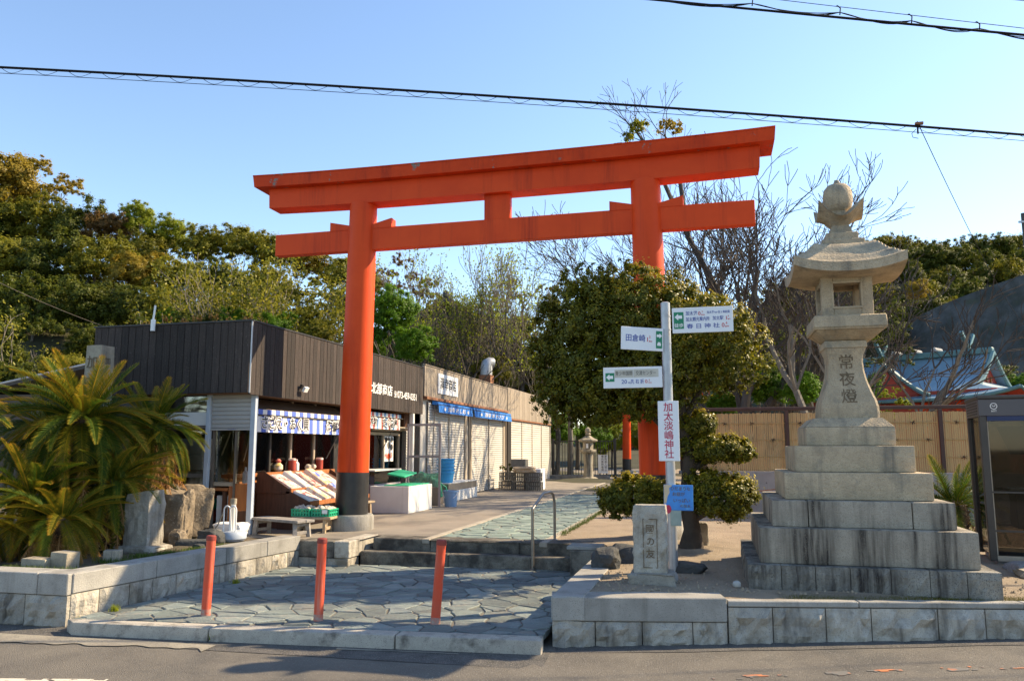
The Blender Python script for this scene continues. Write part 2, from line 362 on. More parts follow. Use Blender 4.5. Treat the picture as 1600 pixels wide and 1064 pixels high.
class MB:
    def __init__(s):
        s.v, s.f = [], []

    def add(s, vs, fs):
        o = len(s.v)
        s.v += [tuple(v) for v in vs]
        s.f += [tuple(i + o for i in f) for f in fs]
        return s

    def box(s, x0, x1, y0, y1, z0, z1):
        return s.add([(x0, y0, z0), (x1, y0, z0), (x1, y1, z0), (x0, y1, z0), (x0, y0, z1), (x1, y0, z1), (x1, y1, z1), (x0, y1, z1)],
                     [(0, 3, 2, 1), (4, 5, 6, 7), (0, 1, 5, 4), (1, 2, 6, 5), (2, 3, 7, 6), (3, 0, 4, 7)])

    def obox(s, c, sx, sy, sz, rot=None):
        """oriented box; c is the centre"""
        c = Vector(c)
        rot = rot or Matrix.Identity(3)
        vs = [c + rot @ Vector((a * sx / 2, b * sy / 2, d * sz / 2)) for d in (-1, 1) for a, b in ((-1, -1), (1, -1), (1, 1), (-1, 1))]
        return s.add(vs, [(0, 3, 2, 1), (4, 5, 6, 7), (0, 1, 5, 4), (1, 2, 6, 5), (2, 3, 7, 6), (3, 0, 4, 7)])

    def frustum(s, cx, cy, a0, b0, z0, a1, b1, z1):
        return s.add([(cx - a0, cy - b0, z0), (cx + a0, cy - b0, z0), (cx + a0, cy + b0, z0), (cx - a0, cy + b0, z0),
                      (cx - a1, cy - b1, z1), (cx + a1, cy - b1, z1), (cx + a1, cy + b1, z1), (cx - a1, cy + b1, z1)],
                     [(0, 3, 2, 1), (4, 5, 6, 7), (0, 1, 5, 4), (1, 2, 6, 5), (2, 3, 7, 6), (3, 0, 4, 7)])

    def prism(s, poly, z0, z1):
        n = len(poly)
        vs = [(p[0], p[1], z0) for p in poly] + [(p[0], p[1], z1) for p in poly]
        return s.add(vs, [tuple(range(n))[::-1], tuple(range(n, 2 * n))] + [(i, (i + 1) % n, n + (i + 1) % n, n + i) for i in range(n)])

    def extr(s, poly3, d):
        """planar polygon (3D points) pushed along d"""
        n = len(poly3)
        d = Vector(d)
        vs = [Vector(p) for p in poly3] + [Vector(p) + d for p in poly3]
        return s.add(vs, [tuple(range(n)), tuple(range(n, 2 * n))[::-1]] + [(i, n + i, n + (i + 1) % n, (i + 1) % n) for i in range(n)])

    def tube(s, pts, rad, n=8, cap=True):
        pts = [Vector(p) for p in pts]
        if not hasattr(rad, '__len__'):
            rad = [rad] * len(pts)
        o = len(s.v)
        up = None
        for i, p in enumerate(pts):
            d = (pts[min(i + 1, len(pts) - 1)] - pts[max(i - 1, 0)])
            if d.length < 1e-9:
                d = Vector((0, 0, 1))
            d.normalize()
            if up is None:
                up = d.orthogonal().normalized()
            up = (up - d * up.dot(d))
            if up.length < 1e-6:
                up = d.orthogonal()
            up.normalize()
            sd = d.cross(up)
            for k in range(n):
                a = 2 * math.pi * k / n
                s.v.append(tuple(p + (up * math.cos(a) + sd * math.sin(a)) * rad[i]))
        for i in range(len(pts) - 1):
            for k in range(n):
                k2 = (k + 1) % n
                s.f.append((o + i * n + k, o + i * n + k2, o + (i + 1) * n + k2, o + (i + 1) * n + k))
        if cap:
            s.f.append(tuple(o + k for k in range(n))[::-1])
            s.f.append(tuple(o + (len(pts) - 1) * n + k for k in range(n)))
        return s

    def lathe(s, cx, cy, prof, n=24):
        o = len(s.v)
        for r, z in prof:
            for k in range(n):
                a = 2 * math.pi * k / n
                s.v.append((cx + r * math.cos(a), cy + r * math.sin(a), z))
        for i in range(len(prof) - 1):
            for k in range(n):
                k2 = (k + 1) % n
                s.f.append((o + i * n + k, o + i * n + k2, o + (i + 1) * n + k2, o + (i + 1) * n + k))
        s.f.append(tuple(o + k for k in range(n))[::-1])
        s.f.append(tuple(o + (len(prof) - 1) * n + k for k in range(n)))
        return s

    def mesh(s, name, mat, smooth=False, bevel=0.0, seg=1):
        me = bpy.data.meshes.new(name)
        me.from_pydata(s.v, [], s.f)
        if bevel:
            bm = bmesh.new()
            bm.from_mesh(me)
            bmesh.ops.recalc_face_normals(bm, faces=bm.faces)
            es = [e for e in bm.edges if len(e.link_faces) == 2 and e.calc_face_angle(0) > R(25)]
            bmesh.ops.bevel(bm, geom=es, offset=bevel, segments=seg, affect='EDGES', profile=0.6)
            bm.to_mesh(me)
            bm.free()
        me.materials.append(mat)
        if smooth:
            me.polygons.foreach_set('use_smooth', [True] * len(me.polygons))
            try:
                me.set_sharp_from_angle(angle=R(38))
            except Exception:
                pass
        me.update()
        return me

    def build(s, name, mat, parent=None, smooth=False, bevel=0.0, seg=1, loc=None):
        if parent is not None:
            off = ORG[_top(parent).name]
        else:
            off = Vector(loc) if loc is not None else Vector((0, 0, 0))
        if off.length:
            s.v = [(v[0] - off.x, v[1] - off.y, v[2] - off.z) for v in s.v]
        o = bpy.data.objects.new(name, s.mesh(name, mat, smooth, bevel, seg))
        COL.objects.link(o)
        if parent is not None:
            o.parent = parent
        else:
            o.location = off
            ORG[o.name] = off.copy()
        return o


def tag(o, label=None, cat=None, group=None, kind=None):
    if label:
        o['label'] = label
    if cat:
        o['category'] = cat
    if group:
        o['group'] = group
    if kind:
        o['kind'] = kind
    return o


def thing(name, label, cat, loc=(0, 0, 0), group=None):
    o = bpy.data.objects.new(name, None)
    COL.objects.link(o)
    o.location = loc
    o.empty_display_size = 0.2
    ORG[o.name] = Vector(loc)
    return tag(o, label, cat, group)


def inst(name, me, parent, loc=(0, 0, 0), rot=(0, 0, 0), scale=(1, 1, 1)):
    """an object sharing a mesh; loc is in site metres"""
    o = bpy.data.objects.new(name, me)
    COL.objects.link(o)
    loc = Vector(loc)
    if parent is not None:
        o.parent = parent
        loc = loc - ORG[_top(parent).name]
    o.location = loc
    o.rotation_euler = rot
    o.scale = scale if hasattr(scale, '__len__') else (scale,) * 3
    return o


def cbox(a0, a1, b0, b1, c0, c1):
    return MB().box(a0, a1, b0, b1, c0, c1)


def lettering(body, size, mat, parent, origin, right=(1, 0, 0), up=(0, 0, 1), align='CENTER', name='lettering', spacing=1.0, warp=None, width=None, bold=.010):
    cu = bpy.data.curves.new('t', 'FONT')
    cu.body = body
    cu.size = size
    cu.align_x = align
    cu.align_y = 'CENTER'
    cu.space_character = spacing
    cu.space_line = 0.85
    cu.resolution_u = 3
    cu.offset = size * bold
    to = bpy.data.objects.new('t', cu)
    me = bpy.data.meshes.new_from_object(to)
    bpy.data.objects.remove(to)
    me.name = name
    right, up, origin = Vector(right).normalized(), Vector(up).normalized(), Vector(origin)
    sx = 1.0
    if width and len(me.vertices):
        xs = [v.co.x for v in me.vertices]
        sx = width / max(1e-6, max(xs) - min(xs))
    off = ORG[_top(parent).name]
    for v in me.vertices:
        p = origin + right * (v.co.x * sx) + up * v.co.y
        if warp:
            p = warp(p)
        v.co = p - off
    me.materials.clear()
    me.materials.append(mat)
    o = bpy.data.objects.new(name, me)
    COL.objects.link(o)
    o.parent = parent
    return o


def rough_block(L, D, H, seed, amp=0.012, mat=None, nx=7, nz=5, name='stone_block'):
    """split-faced block: x 0..L, y -D..0 with the rough face at y=-D (towards -Y), z 0..H"""
    rnd = random.Random(seed)
    b = MB()
    vs = []
    for j in range(nz + 1):
        for i in range(nx + 1):
            ed = i in (0, nx) or j in (0, nz)
            n1 = noise.noise(Vector((i * 0.9 + seed * 3.1, j * 1.1, seed))) * amp * 1.6
            vs.append((L * i / nx + (0 if i in (0, nx) else rnd.uniform(-.2, .2) * L / nx), -D - (0 if ed else amp + n1 + rnd.uniform(-.4, .4) * amp), H * j / nz))
    k = len(vs)
    fs = [(j * (nx + 1) + i, j * (nx + 1) + i + 1, (j + 1) * (nx + 1) + i + 1, (j + 1) * (nx + 1) + i) for j in range(nz) for i in range(nx)]
    vs += [(0, 0, 0), (L, 0, 0), (L, 0, H), (0, 0, H)]
    c = [0, nx, nz * (nx + 1) + nx, nz * (nx + 1)]
    fs += [(k + 1, k, k + 3, k + 2)]
    fs += [tuple(range(nx, -1, -1)) + (k, k + 1)]
    fs += [tuple(nz * (nx + 1) + i for i in range(nx + 1)) + (k + 2, k + 3)]
    fs += [tuple(j * (nx + 1) for j in range(nz + 1)) + (k + 3, k)]
    fs += [tuple(j * (nx + 1) + nx for j in range(nz, -1, -1)) + (k + 1, k + 2)]
    b.add(vs, fs)
    return b.mesh(name, mat)


def rock_mesh(name, sx, sy, sz, seed, mat, rough=0.35, sub=3, boxy=0.5):
    bm = bmesh.new()
    bmesh.ops.create_icosphere(bm, subdivisions=sub, radius=1)
    for v in bm.verts:
        p = v.co.normalized()
        q = Vector([math.copysign(abs(c) ** (1 - boxy), c) for c in p])
        q = q * (1.0 / max(abs(q.x), abs(q.y), abs(q.z), 0.6)) ** boxy
        d = 1 + rough * noise.noise(p * 1.6 + Vector((seed * 5.3, 0, 0))) + rough * .4 * noise.noise(p * 4 + Vector((0, seed * 3.7, 0)))
        v.co = Vector((q.x * sx * d, q.y * sy * d, q.z * sz * d))
    me = bpy.data.meshes.new(name)
    bm.to_mesh(me)
    bm.free()
    me.materials.append(mat)
    me.polygons.foreach_set('use_smooth', [True] * len(me.polygons))
    try:
        me.set_sharp_from_angle(angle=R(24))
    except Exception:
        pass
    return me


# ------------------------------------------------------------------ foliage helpers
def leaf_cloud(name, blobs, n, size, seed, mat, clumps=30, tight=0.35, aspect=0.55, inner=0.4, toplight=0.0, up=0.25, hug=0.9):
    """many small leaves gathered in clumps over a set of ellipsoids (cx,cy,cz,rx,ry,rz)"""
    rg = np.random.default_rng(seed)
    B = np.array(blobs, float)
    wgt = (B[:, 3] * B[:, 4] + B[:, 4] * B[:, 5] + B[:, 3] * B[:, 5])
    cw = np.maximum(1, np.round(clumps * wgt / wgt.sum())).astype(int)
    C, CR, CO = [], [], []
    for b, k in zip(B, cw):
        d = rg.normal(size=(k, 3))
        d /= np.linalg.norm(d, axis=1)[:, None]
        f = hug - inner * rg.random(k) ** 1.6
        C.append(b[:3] + d * b[3:] * f[:, None])
        CR.append(np.full(k, tight * (b[3] * b[4] * b[5]) ** (1 / 3)) * rg.uniform(.7, 1.3, k))
        CO.append(d)
    C, CR, CO = np.concatenate(C), np.concatenate(CR), np.concatenate(CO)
    tintc = rg.random(len(C))
    idx = rg.choice(len(C), n, p=CR ** 2 / (CR ** 2).sum())
    d = rg.normal(size=(n, 3))
    d /= np.linalg.norm(d, axis=1)[:, None]
    rr = np.clip(np.abs(rg.normal(size=n)) * .52 + .18 * rg.random(n), 0, 1.9)
    P = C[idx] + d * (CR[idx] * rr)[:, None]
    nrm = d * 0.6 + CO[idx] * 0.75 + rg.normal(size=(n, 3)) * 0.36 + np.array([0, 0, up])
    nrm /= np.linalg.norm(nrm, axis=1)[:, None]
    t = np.cross(nrm, rg.normal(size=(n, 3)))
    t /= np.linalg.norm(t, axis=1)[:, None] + 1e-9
    b2 = np.cross(nrm, t)
    s = size * rg.uniform(.6, 1.25, n)
    L, Wd = (t * s[:, None]), (b2 * (s * aspect)[:, None])
    fold = nrm * (s * 0.18)[:, None]
    V = np.empty((n, 4, 3))
    V[:, 0] = P - L * .5
    V[:, 1] = P + Wd * .5 + fold
    V[:, 2] = P + L * .5
    V[:, 3] = P - Wd * .5 + fold
    tint = np.clip(0.34 * tintc[idx] + 0.46 * rg.random(n) + toplight * (rr * np.clip(d[:, 2] * .6 + CO[idx][:, 2] * .6, 0, 1)), 0, 1)  # upper outer leaves tinted yellower: sunlit tops put into the leaf colour
    return quads_mesh(name, V, tint, mat)


def quads_mesh(name, V, tint, mat):
    n = len(V)
    me = bpy.data.meshes.new(name)
    me.vertices.add(n * 4)
    me.vertices.foreach_set('co', V.reshape(-1).astype(np.float32))
    me.loops.add(n * 4)
    me.loops.foreach_set('vertex_index', np.arange(n * 4, dtype=np.int32))
    me.polygons.add(n)
    me.polygons.foreach_set('loop_start', np.arange(0, n * 4, 4, dtype=np.int32))
    at = me.attributes.new('tint', 'FLOAT', 'FACE')
    at.data.foreach_set('value', np.asarray(tint, dtype=np.float32))
    me.materials.append(mat)
    me.update(calc_edges=True)
    return me


def branch_rec(mb, rnd, p, d, L, r, lvl, tips, spread=0.7, upw=0.25, n=5, kids=(2, 4), shrink=0.68, minr=0.008, sides=None):
    pts, rad = [p], [r]
    segs = 4
    dd = d.copy()
    for i in range(segs):
        dd = (dd + Vector((rnd.gauss(0, .16), rnd.gauss(0, .16), rnd.gauss(0, .12) + upw * .18))).normalized()
        p = p + dd * (L / segs)
        pts.append(p)
        rad.append(max(minr, r * (1 - .42 * (i + 1) / segs)))
    mb.tube(pts, rad, sides or (6 if r > .05 else 4 if r > .02 else 3), cap=False)
    if lvl == 0:
        tips.append(p)
        return
    k = rnd.randint(*kids)
    for i in range(k):
        if i == 0:
            base, bd, rr = pts[-1], dd, rad[-1] * .95
        else:
            j = rnd.randint(2, segs)
            base, bd, rr = pts[j], dd, rad[j] * rnd.uniform(.55, .8)
        side = Vector((rnd.gauss(0, 1), rnd.gauss(0, 1), rnd.gauss(0, .6) + upw))
        side = (side - bd * side.dot(bd))
        if side.length < 1e-4:
            continue
        side.normalize()
        sp = spread * (rnd.uniform(.25, .6) if i == 0 else rnd.uniform(.6, 1.1))
        nd = (bd + side * sp).normalized()
        branch_rec(mb, rnd, base, nd, L * shrink * rnd.uniform(.8, 1.15), max(minr, rr), lvl - 1, tips, spread, upw, n, kids, shrink, minr, sides)
    return


# ==================================================================
#  GROUND
# ==================================================================
CX, CY = math.cos(YAW), math.sin(YAW)      # the right-hand wall and the road run square to the camera's view


def road_z(x):
    return 0.028 * max(0.0, min(x, 30) - 4.0)


mb = MB()
nx, ny = 70, 8
for j in range(ny + 1):
    for i in range(nx + 1):
        s_ = -60 + 120 * i / nx
        t_ = -14 + 14.6 * j / ny
        x = 3.97 + s_ * CX - t_ * CY
        y = -4.5 + s_ * CY + t_ * CX
        mb.v.append((x, y, road_z(x)))
for j in range(ny):
    for i in range(nx):
        a = j * (nx + 1) + i
        mb.f.append((a, a + 1, a + nx + 2, a + nx + 1))
tag(mb.build('road', M['asphalt']), kind='structure')
tag(MB().add([(-900, -900, -.3), (900, -900, -.3), (900, 1500, -.3), (-900, 1500, -.3)], [(0, 1, 2, 3)]).build('ground', M['wood_ground']), kind='structure')

KA, KB = Vector((-.30, -5.02, 0)), Vector((3.93, -4.62, 0))    # kerb back line


def along(a, b, s):
    return a + (b - a) * s


# rough strip of patched asphalt and broken concrete along the kerb
def strip(name, a, b, w0, w1, z, mat, wob=.06, seed=1, n=160, za=0.0):
    rnd = random.Random(seed)
    d = (b - a).normalized()
    nrm = Vector((d.y, -d.x, 0))
    m = MB()
    for i in range(n + 1):
        p = a + (b - a) * (i / n)
        o = w1 + wob * (noise.noise(Vector((i * .04, seed + .41, .3))) + .35 * noise.noise(Vector((i * .09, seed + .37, 7.3))))
        q = p + nrm * max(w0 + .02, o)
        p2 = p + nrm * w0
        m.v += [(p2.x, p2.y, road_z(p2.x) + z), (q.x, q.y, road_z(q.x) + z)]
    m.f = [(2 * i, 2 * i + 1, 2 * i + 3, 2 * i + 2) for i in range(n)]
    return tag(m.build(name, mat), kind='structure')


strip('road_edge', Vector((-7, -5.05, 0)), Vector((4.0, -4.62, 0)), .05, .56, .004, M['rough_asphalt'], .05, 3)
strip('gutter', Vector((-1.6, -5.16, 0)), Vector((1.3, -5.02, 0)), .13, .36, .008, M['gutter'], .22, 5)
strip('gutter', Vector((2.3, -4.9, 0)), Vector((3.3, -4.82, 0)), .09, .14, .008, M['gutter'], .10, 8, 24)
strip('road_edge', Vector((4.0, -4.52, 0)), Vector((4.0 + 8 * .978, -4.52 + 8 * .208, 0)), .0, .22, .004, M['rough_asphalt'], .05, 4)


def paint(name, pa, pb, wd, mat, worn=0.0):
    """painted line as thin patches; the worn gaps show the asphalt"""
    d = (pb - pa).normalized()
    nrm = Vector((-d.y, d.x, 0)) * wd
    m = MB()
    L = (pb - pa).length
    n = int(L / .02)
    k = 4
    for i in range(n):
        for q in range(k):
            p = pa + (pb - pa) * ((i + .5) / n) + nrm * ((q + .5) / k)
            if noise.noise(Vector((p.x * 5, p.y * 9, 1))) + .5 * noise.noise(Vector((p.x * 19, p.y * 30, 4))) < worn:
                continue
            a, b = pa + (pb - pa) * (i / n), pa + (pb - pa) * ((i + 1) / n)
            c = [a + nrm * (q / k), b + nrm * (q / k), b + nrm * ((q + 1) / k), a + nrm * ((q + 1) / k)]
            m.add([(v.x, v.y, road_z(v.x) + .004) for v in c], [(0, 1, 2, 3) if wd > 0 else (3, 2, 1, 0)])
    return tag(m.build(name, mat), kind='structure')


paint('road_marking', Vector((5.25, -5.275, 0)), Vector((7.9, -4.495, 0)), .10, M['orangeline'], .12)
paint('road_marking', Vector((-2.6, -7.02, 0)), Vector((1.15, -6.16, 0)), -.12, M['whiteline'], -.35)


# terrain of the wooded hills behind
def sst(t):
    t = min(1, max(0, t))
    return t * t * (3 - 2 * t)


def camxy(x, y):
    dx, dy = x - CAM.x, y - CAM.y
    return dx * CX + dy * CY, -dx * CY + dy * CX


def hill_z(x, y):
    a, b = camxy(x, y)
    hl = 10.5 * sst((b - 19) / 24) * sst((-a - 1 - .12 * b) / 17)
    hr = 21 * sst((b - 58) / 34) * sst((a - 14) / 22)
    hm = 3.0 * sst((b - 46) / 30)
    return max(hl, hr, hm) - .02


def hill_mesh(name, a0, a1, b0, b1, n):
    m = MB()
    for j in range(n + 1):
        for i in range(n + 1):
            a = a0 + (a1 - a0) * i / n
            b = b0 + (b1 - b0) * j / n
            x, y = CAM.x + a * CX - b * CY, CAM.y + a * CY + b * CX
            m.v.append((x, y, .38 + hill_z(x, y) + .25 * noise.noise(Vector((x * .3, y * .3, 0))) * sst((b - 19) / 6)))
    m.f = [(j * (n + 1) + i, j * (n + 1) + i + 1, (j + 1) * (n + 1) + i + 1, (j + 1) * (n + 1) + i) for j in range(n) for i in range(n)]
    return tag(m.build(name, M['wood_ground'], smooth=True), kind='structure')


hill_mesh('hill', -75, 95, 19.5, 150, 90)

# upper level: concrete yard in front of the shops, paved path, dirt yard
PX0, PX1 = 1.57, 3.12
UZ = 0.40
tag(MB().add([(-14, -1.35, UZ), (.02, -1.35, UZ), (.02, -1.21, UZ), (.74, -1.21, UZ), (.74, -.66, UZ), (PX0, -.66, UZ), (PX0, 36, UZ), (-14, 36, UZ)], [(0, 1, 2, 3, 4, 5, 6, 7)]).build('yard_pavement', M['yard']), kind='structure')
pb_ = tag(MB().add([(PX0, -1.0, UZ - .006), (PX1, -1.0, UZ - .006), (PX1, 36, UZ - .006), (PX0, 36, UZ - .006)], [(0, 1, 2, 3)]).build('path', M['flagbed']), kind='structure')
mb = MB()
nx, ny = 60, 60
for j in range(ny + 1):
    for i in range(nx + 1):
        x = PX1 + .1 + 17 * (i / nx) ** 1.6
        y = -1.0 + 37 * (j / ny) ** 1.4
        mb.v.append((x, y, UZ + (0 if j == 0 else .012) * noise.noise(Vector((x * 1.3, y * 1.3, 2)))))
mb.f = [(j * (nx + 1) + i, j * (nx + 1) + i + 1, (j + 1) * (nx + 1) + i + 1, (j + 1) * (nx + 1) + i) for j in range(ny) for i in range(nx)]
tag(mb.build('dirt_yard', M['dirt'], smooth=True), kind='structure')
# right-hand planting bed in front of the yard, behind the wall
mb = MB()
n = 36
for j in range(n + 1):
    for i in range(n + 1):
        x = 3.97 + 12 * (i / n) ** 1.3
        yf = -4.46 + (x - 3.97) * .2126
        y = yf + (-1.0 - yf) * (j / n) ** 1.5
        mb.v.append((x, y, UZ - .012 * (1 - (j / n) ** 4) - .030 * (1 - min(1, max(0, (y - yf) / .35))) + .018 * noise.noise(Vector((x * 2.1, y * 2.1, 5))) * (0 if j == n else 1)))
mb.f = [(j * (n + 1) + i, j * (n + 1) + i + 1, (j + 1) * (n + 1) + i + 1, (j + 1) * (n + 1) + i) for j in range(n) for i in range(n)]
tag(mb.build('dirt_bed', M['dirt'], smooth=True), kind='structure')
# left-hand bed
mb = MB()
for j in range(n + 1):
    for i in range(n + 1):
        x = -12 + 12.0 * i / n
        y = -4.85 + 3.62 * j / n
        x = min(x, -.42 + (y + 4.85) * .12)
        mb.v.append((x, y, UZ - .01 + (.05 * noise.noise(Vector((x * 1.5, y * 1.5, 9))) + .012) * (1 - (j / n) ** 6)))
mb.f = [(j * (n + 1) + i, j * (n + 1) + i + 1, (j + 1) * (n + 1) + i + 1, (j + 1) * (n + 1) + i) for j in range(n) for i in range(n)]
tag(mb.build('soil_bed', M['soil'], smooth=True), kind='structure')
# path edging strips
for x0 in (PX0 - .06, PX1 - .02):
    mb = MB()
    for k in range(16):
        mb.box(x0, x0 + .10, -1.0 + k * 2.2, -1.0 + k * 2.2 + 2.19, UZ - .05, UZ + .008)
    tag(mb.build('path_edging', M['edging'], bevel=.004), kind='structure')

# ---- flagstones (irregular schist slabs)
def clip(poly, p, nx_, ny_):
    out = []
    for i in range(len(poly)):
        a, b = poly[i], poly[(i + 1) % len(poly)]
        da = (a[0] - p[0]) * nx_ + (a[1] - p[1]) * ny_
        db = (b[0] - p[0]) * nx_ + (b[1] - p[1]) * ny_
        if da <= 0:
            out.append(a)
        if da * db < 0:
            t = da / (da - db)
            out.append((a[0] + (b[0] - a[0]) * t, a[1] + (b[1] - a[1]) * t))
    return out


def flagstones(region, cell, seed, z0, z1, mat, parent, gap=.011, squash=0.54):
    rnd = random.Random(seed)
    xs = [p[0] for p in region]
    ys = [p[1] for p in region]
    pts = []
    y = min(ys) - cell
    row = 0
    while y < max(ys) + cell:
        x = min(xs) - cell + (cell * .5 if row % 2 else 0)
        while x < max(xs) + cell:
            pts.append((x + rnd.uniform(-.42, .42) * cell, y + rnd.uniform(-.42, .42) * cell * squash))
            x += cell * rnd.uniform(.75, 1.3)
        y += cell * squash
        row += 1
    for i, p in enumerate(pts):
        poly = list(region)
        near = sorted((q for j, q in enumerate(pts) if j != i), key=lambda q: (q[0] - p[0]) ** 2 + (q[1] - p[1]) ** 2)[:18]
        for q in near:
            dx, dy = q[0] - p[0], q[1] - p[1]
            L = math.hypot(dx, dy)
            mid = ((p[0] + q[0]) / 2 - dx / L * gap, (p[1] + q[1]) / 2 - dy / L * gap)
            poly = clip(poly, mid, dx / L, dy / L)
            if len(poly) < 3:
                break
        if len(poly) < 3:
            continue
        ar = abs(sum(poly[k][0] * poly[(k + 1) % len(poly)][1] - poly[(k + 1) % len(poly)][0] * poly[k][1] for k in range(len(poly)))) / 2
        if ar < .004:
            continue
        cx = sum(a[0] for a in poly) / len(poly)
        cy = sum(a[1] for a in poly) / len(poly)
        fine = []
        for k in range(len(poly)):
            a, b = poly[k], poly[(k + 1) % len(poly)]
            L = math.hypot(b[0] - a[0], b[1] - a[1])
            fine.append(a)
            if L > .07:
                t = rnd.uniform(.35, .65)
                j = rnd.uniform(-.004, .028)
                mx_, my_ = a[0] + (b[0] - a[0]) * t, a[1] + (b[1] - a[1]) * t
                fine.append((mx_ + (cx - mx_) * j * 3, my_ + (cy - my_) * j * 3))
        n = len(fine)
        tilt = (rnd.uniform(-.012, .012), rnd.uniform(-.012, .012))
        dz = rnd.uniform(-.006, .006)
        top = [(a, b, z1 + dz + (a - cx) * tilt[0] + (b - cy) * tilt[1] - .004) for a, b in fine]
        inn = [(cx + (a - cx) * .93, cy + (b - cy) * .93, z1 + dz + (a - cx) * tilt[0] + (b - cy) * tilt[1] + .002) for a, b in fine]
        bot = [(a, b, z0) for a, b in fine]
        m = MB().add(bot + top + inn, [tuple(range(2 * n, 3 * n))] + [(k, (k + 1) % n, n + (k + 1) % n, n + k) for k in range(n)] + [(n + k, n + (k + 1) % n, 2 * n + (k + 1) % n, 2 * n + k) for k in range(n)])
        m.build('flagstone', mat, parent)


PAVE = [(.02, -1.42), (-.28, -4.98), (KB.x - .02, KB.y + .02), (3.95, -1.2)]
pv = tag(MB().add([(p[0], p[1], .0945) for p in PAVE], [(0, 1, 2, 3)]).build('pavement', M['flagbed']), kind='structure')
flagstones(PAVE, .318, 11, .06, .102, M['flag'], pv, .0065)
flagstones([(PX0 + .05, -.72), (PX1 - .03, -.72), (PX1 - .03, 9.5), (PX0 + .05, 9.5)], .36, 4, UZ - .04, UZ + .002, M['pathflag'], pb_, .010)

# kerb
kerb = thing('kerb', 'pale worn granite kerb in front of the flagged forecourt', 'kerb', (1.8, -4.85, 0))
cuts = [0, .34, .72, 1.0]
kd = (KB - KA).normalized()
kn = Vector((kd.y, -kd.x, 0))
for i in range(3):
    a, b = along(KA, KB, cuts[i]) + kd * .004, along(KA, KB, cuts[i + 1]) - kd * .004
    a2, b2 = a + kn * .17, b + kn * .17
    if i == 0:
        a2 = a2 + kd * .16 + kn * -.03
    mb = MB()
    poly = [a2, b2, b, a]
    zt = .112
    mb.add([(p.x, p.y, -.1) for p in poly] + [(p.x, p.y, zt) for p in poly], [(3, 2, 1, 0), (4, 5, 6, 7), (0, 1, 5, 4), (1, 2, 6, 5), (2, 3, 7, 6), (3, 0, 4, 7)])
    mb.build('kerb_stone', M['kerb'], kerb, smooth=True, bevel=.02, seg=2)


# ==================================================================
#  WALLS AND STEPS
# ==================================================================
def masonry_wall(w_, a, b, zlow, zcap, ztop, blocks, caps, seed, capmat='granite_smooth', depth=.24, capover=.012, amp=.012, back=.02):
    """blocks and cap stones along a->b, rough face to the right of the walking direction"""
    rnd = random.Random(seed)
    d = (b - a)
    L = d.length
    d.normalize()
    ang = math.atan2(d.y, d.x)
    x = 0
    i = 0
    while x < L - .02:
        bl = min(blocks[i % len(blocks)] * rnd.uniform(.93, 1.07), L - x)
        if L - x - bl < .12:
            bl = L - x
        p = a + d * (x + .003)
        me = rough_block(bl - .008, depth, zcap - zlow - .006, seed * 37 + i, amp, M['granite'])
        inst('stone_block', me, w_, (p.x, p.y, zlow + 0.0), (0, 0, ang))
        # the mesh has its rough face at -y (right of the direction of travel) and its back at y=0, so push it back
        w_.children[-1].location += Vector((math.sin(ang), -math.cos(ang), 0)) * -depth
        x += bl
        i += 1
    x = 0
    i = 0
    while x < L - .02:
        bl = min(caps[i % len(caps)], L - x)
        if L - x - bl < .15:
            bl = L - x
        p0, p1 = a + d * (x + .002), a + d * (x + bl - .003)
        nrm = Vector((d.y, -d.x, 0))
        q = [p0 + nrm * capover, p1 + nrm * capover, p1 - nrm * (depth + back), p0 - nrm * (depth + back)]
        MB().prism([(v.x, v.y) for v in q], zcap, ztop).build('cap_stone', M[capmat], w_, bevel=.007)
        x += bl
        i += 1


LC = Vector((-.42, -4.90, 0))
lw = thing('retaining_wall', 'grey stone retaining wall round the sago palm bed, left of the flagged forecourt', 'wall', (-.42, -4.9, 0))
masonry_wall(lw, Vector((-9, -5.06, 0)), LC, -.05, .275, .466, [.62, .40], [1.55, 1.2], 3, amp=.034)
masonry_wall(lw, Vector((-.42, -4.86, 0)), Vector((.0, -1.50, 0)), -.05, .285, .462, [.30, .34, .28], [.98, 1.02, .72], 5, amp=.014)
rw_ = thing('retaining_wall', 'grey stone retaining wall along the road under the tall stone lantern', 'wall', (3.97, -4.5, 0))
RA = Vector((3.972, -4.50, 0))
WSL = math.tan(R(12))
RD = Vector((math.cos(R(12)), math.sin(R(12)), 0))
masonry_wall(rw_, RA, RA + RD * 1.42, -.05, .205, .393, [.36, .40, .40], [1.42], 7, amp=.034)
masonry_wall(rw_, RA + RD * 1.426, RA + RD * 9.5, -.03, .325, .372, [.36, .43, .38, .50, .40, .35], [1.05, 1.3, .9], 9, amp=.034, capover=.004, depth=.10, back=.0)
masonry_wall(rw_, Vector((3.972, -1.62, 0)), RA + Vector((0, .015, 0)), .0, .21, .40, [.4, .36], [1.3, 1.55], 13, amp=.006)

st = thing('stone_steps', 'two weathered stone steps up from the flagged forecourt to the shrine path', 'steps', (2.2, -1.1, .1))
for (y0, y1, z0, z1, cuts_) in ((-1.215, -.93, .05, .255, [.72, 1.95, 3.05, 3.62]), (-.985, -.62, .05, .405, [.80, 1.62, 2.84, 3.75])):
    for a, b in zip(cuts_[:-1], cuts_[1:]):
        cbox(a + .003, b - .003, y0, y1, z0, z1).build('step_stone', M['stepstone'], st, bevel=.012)
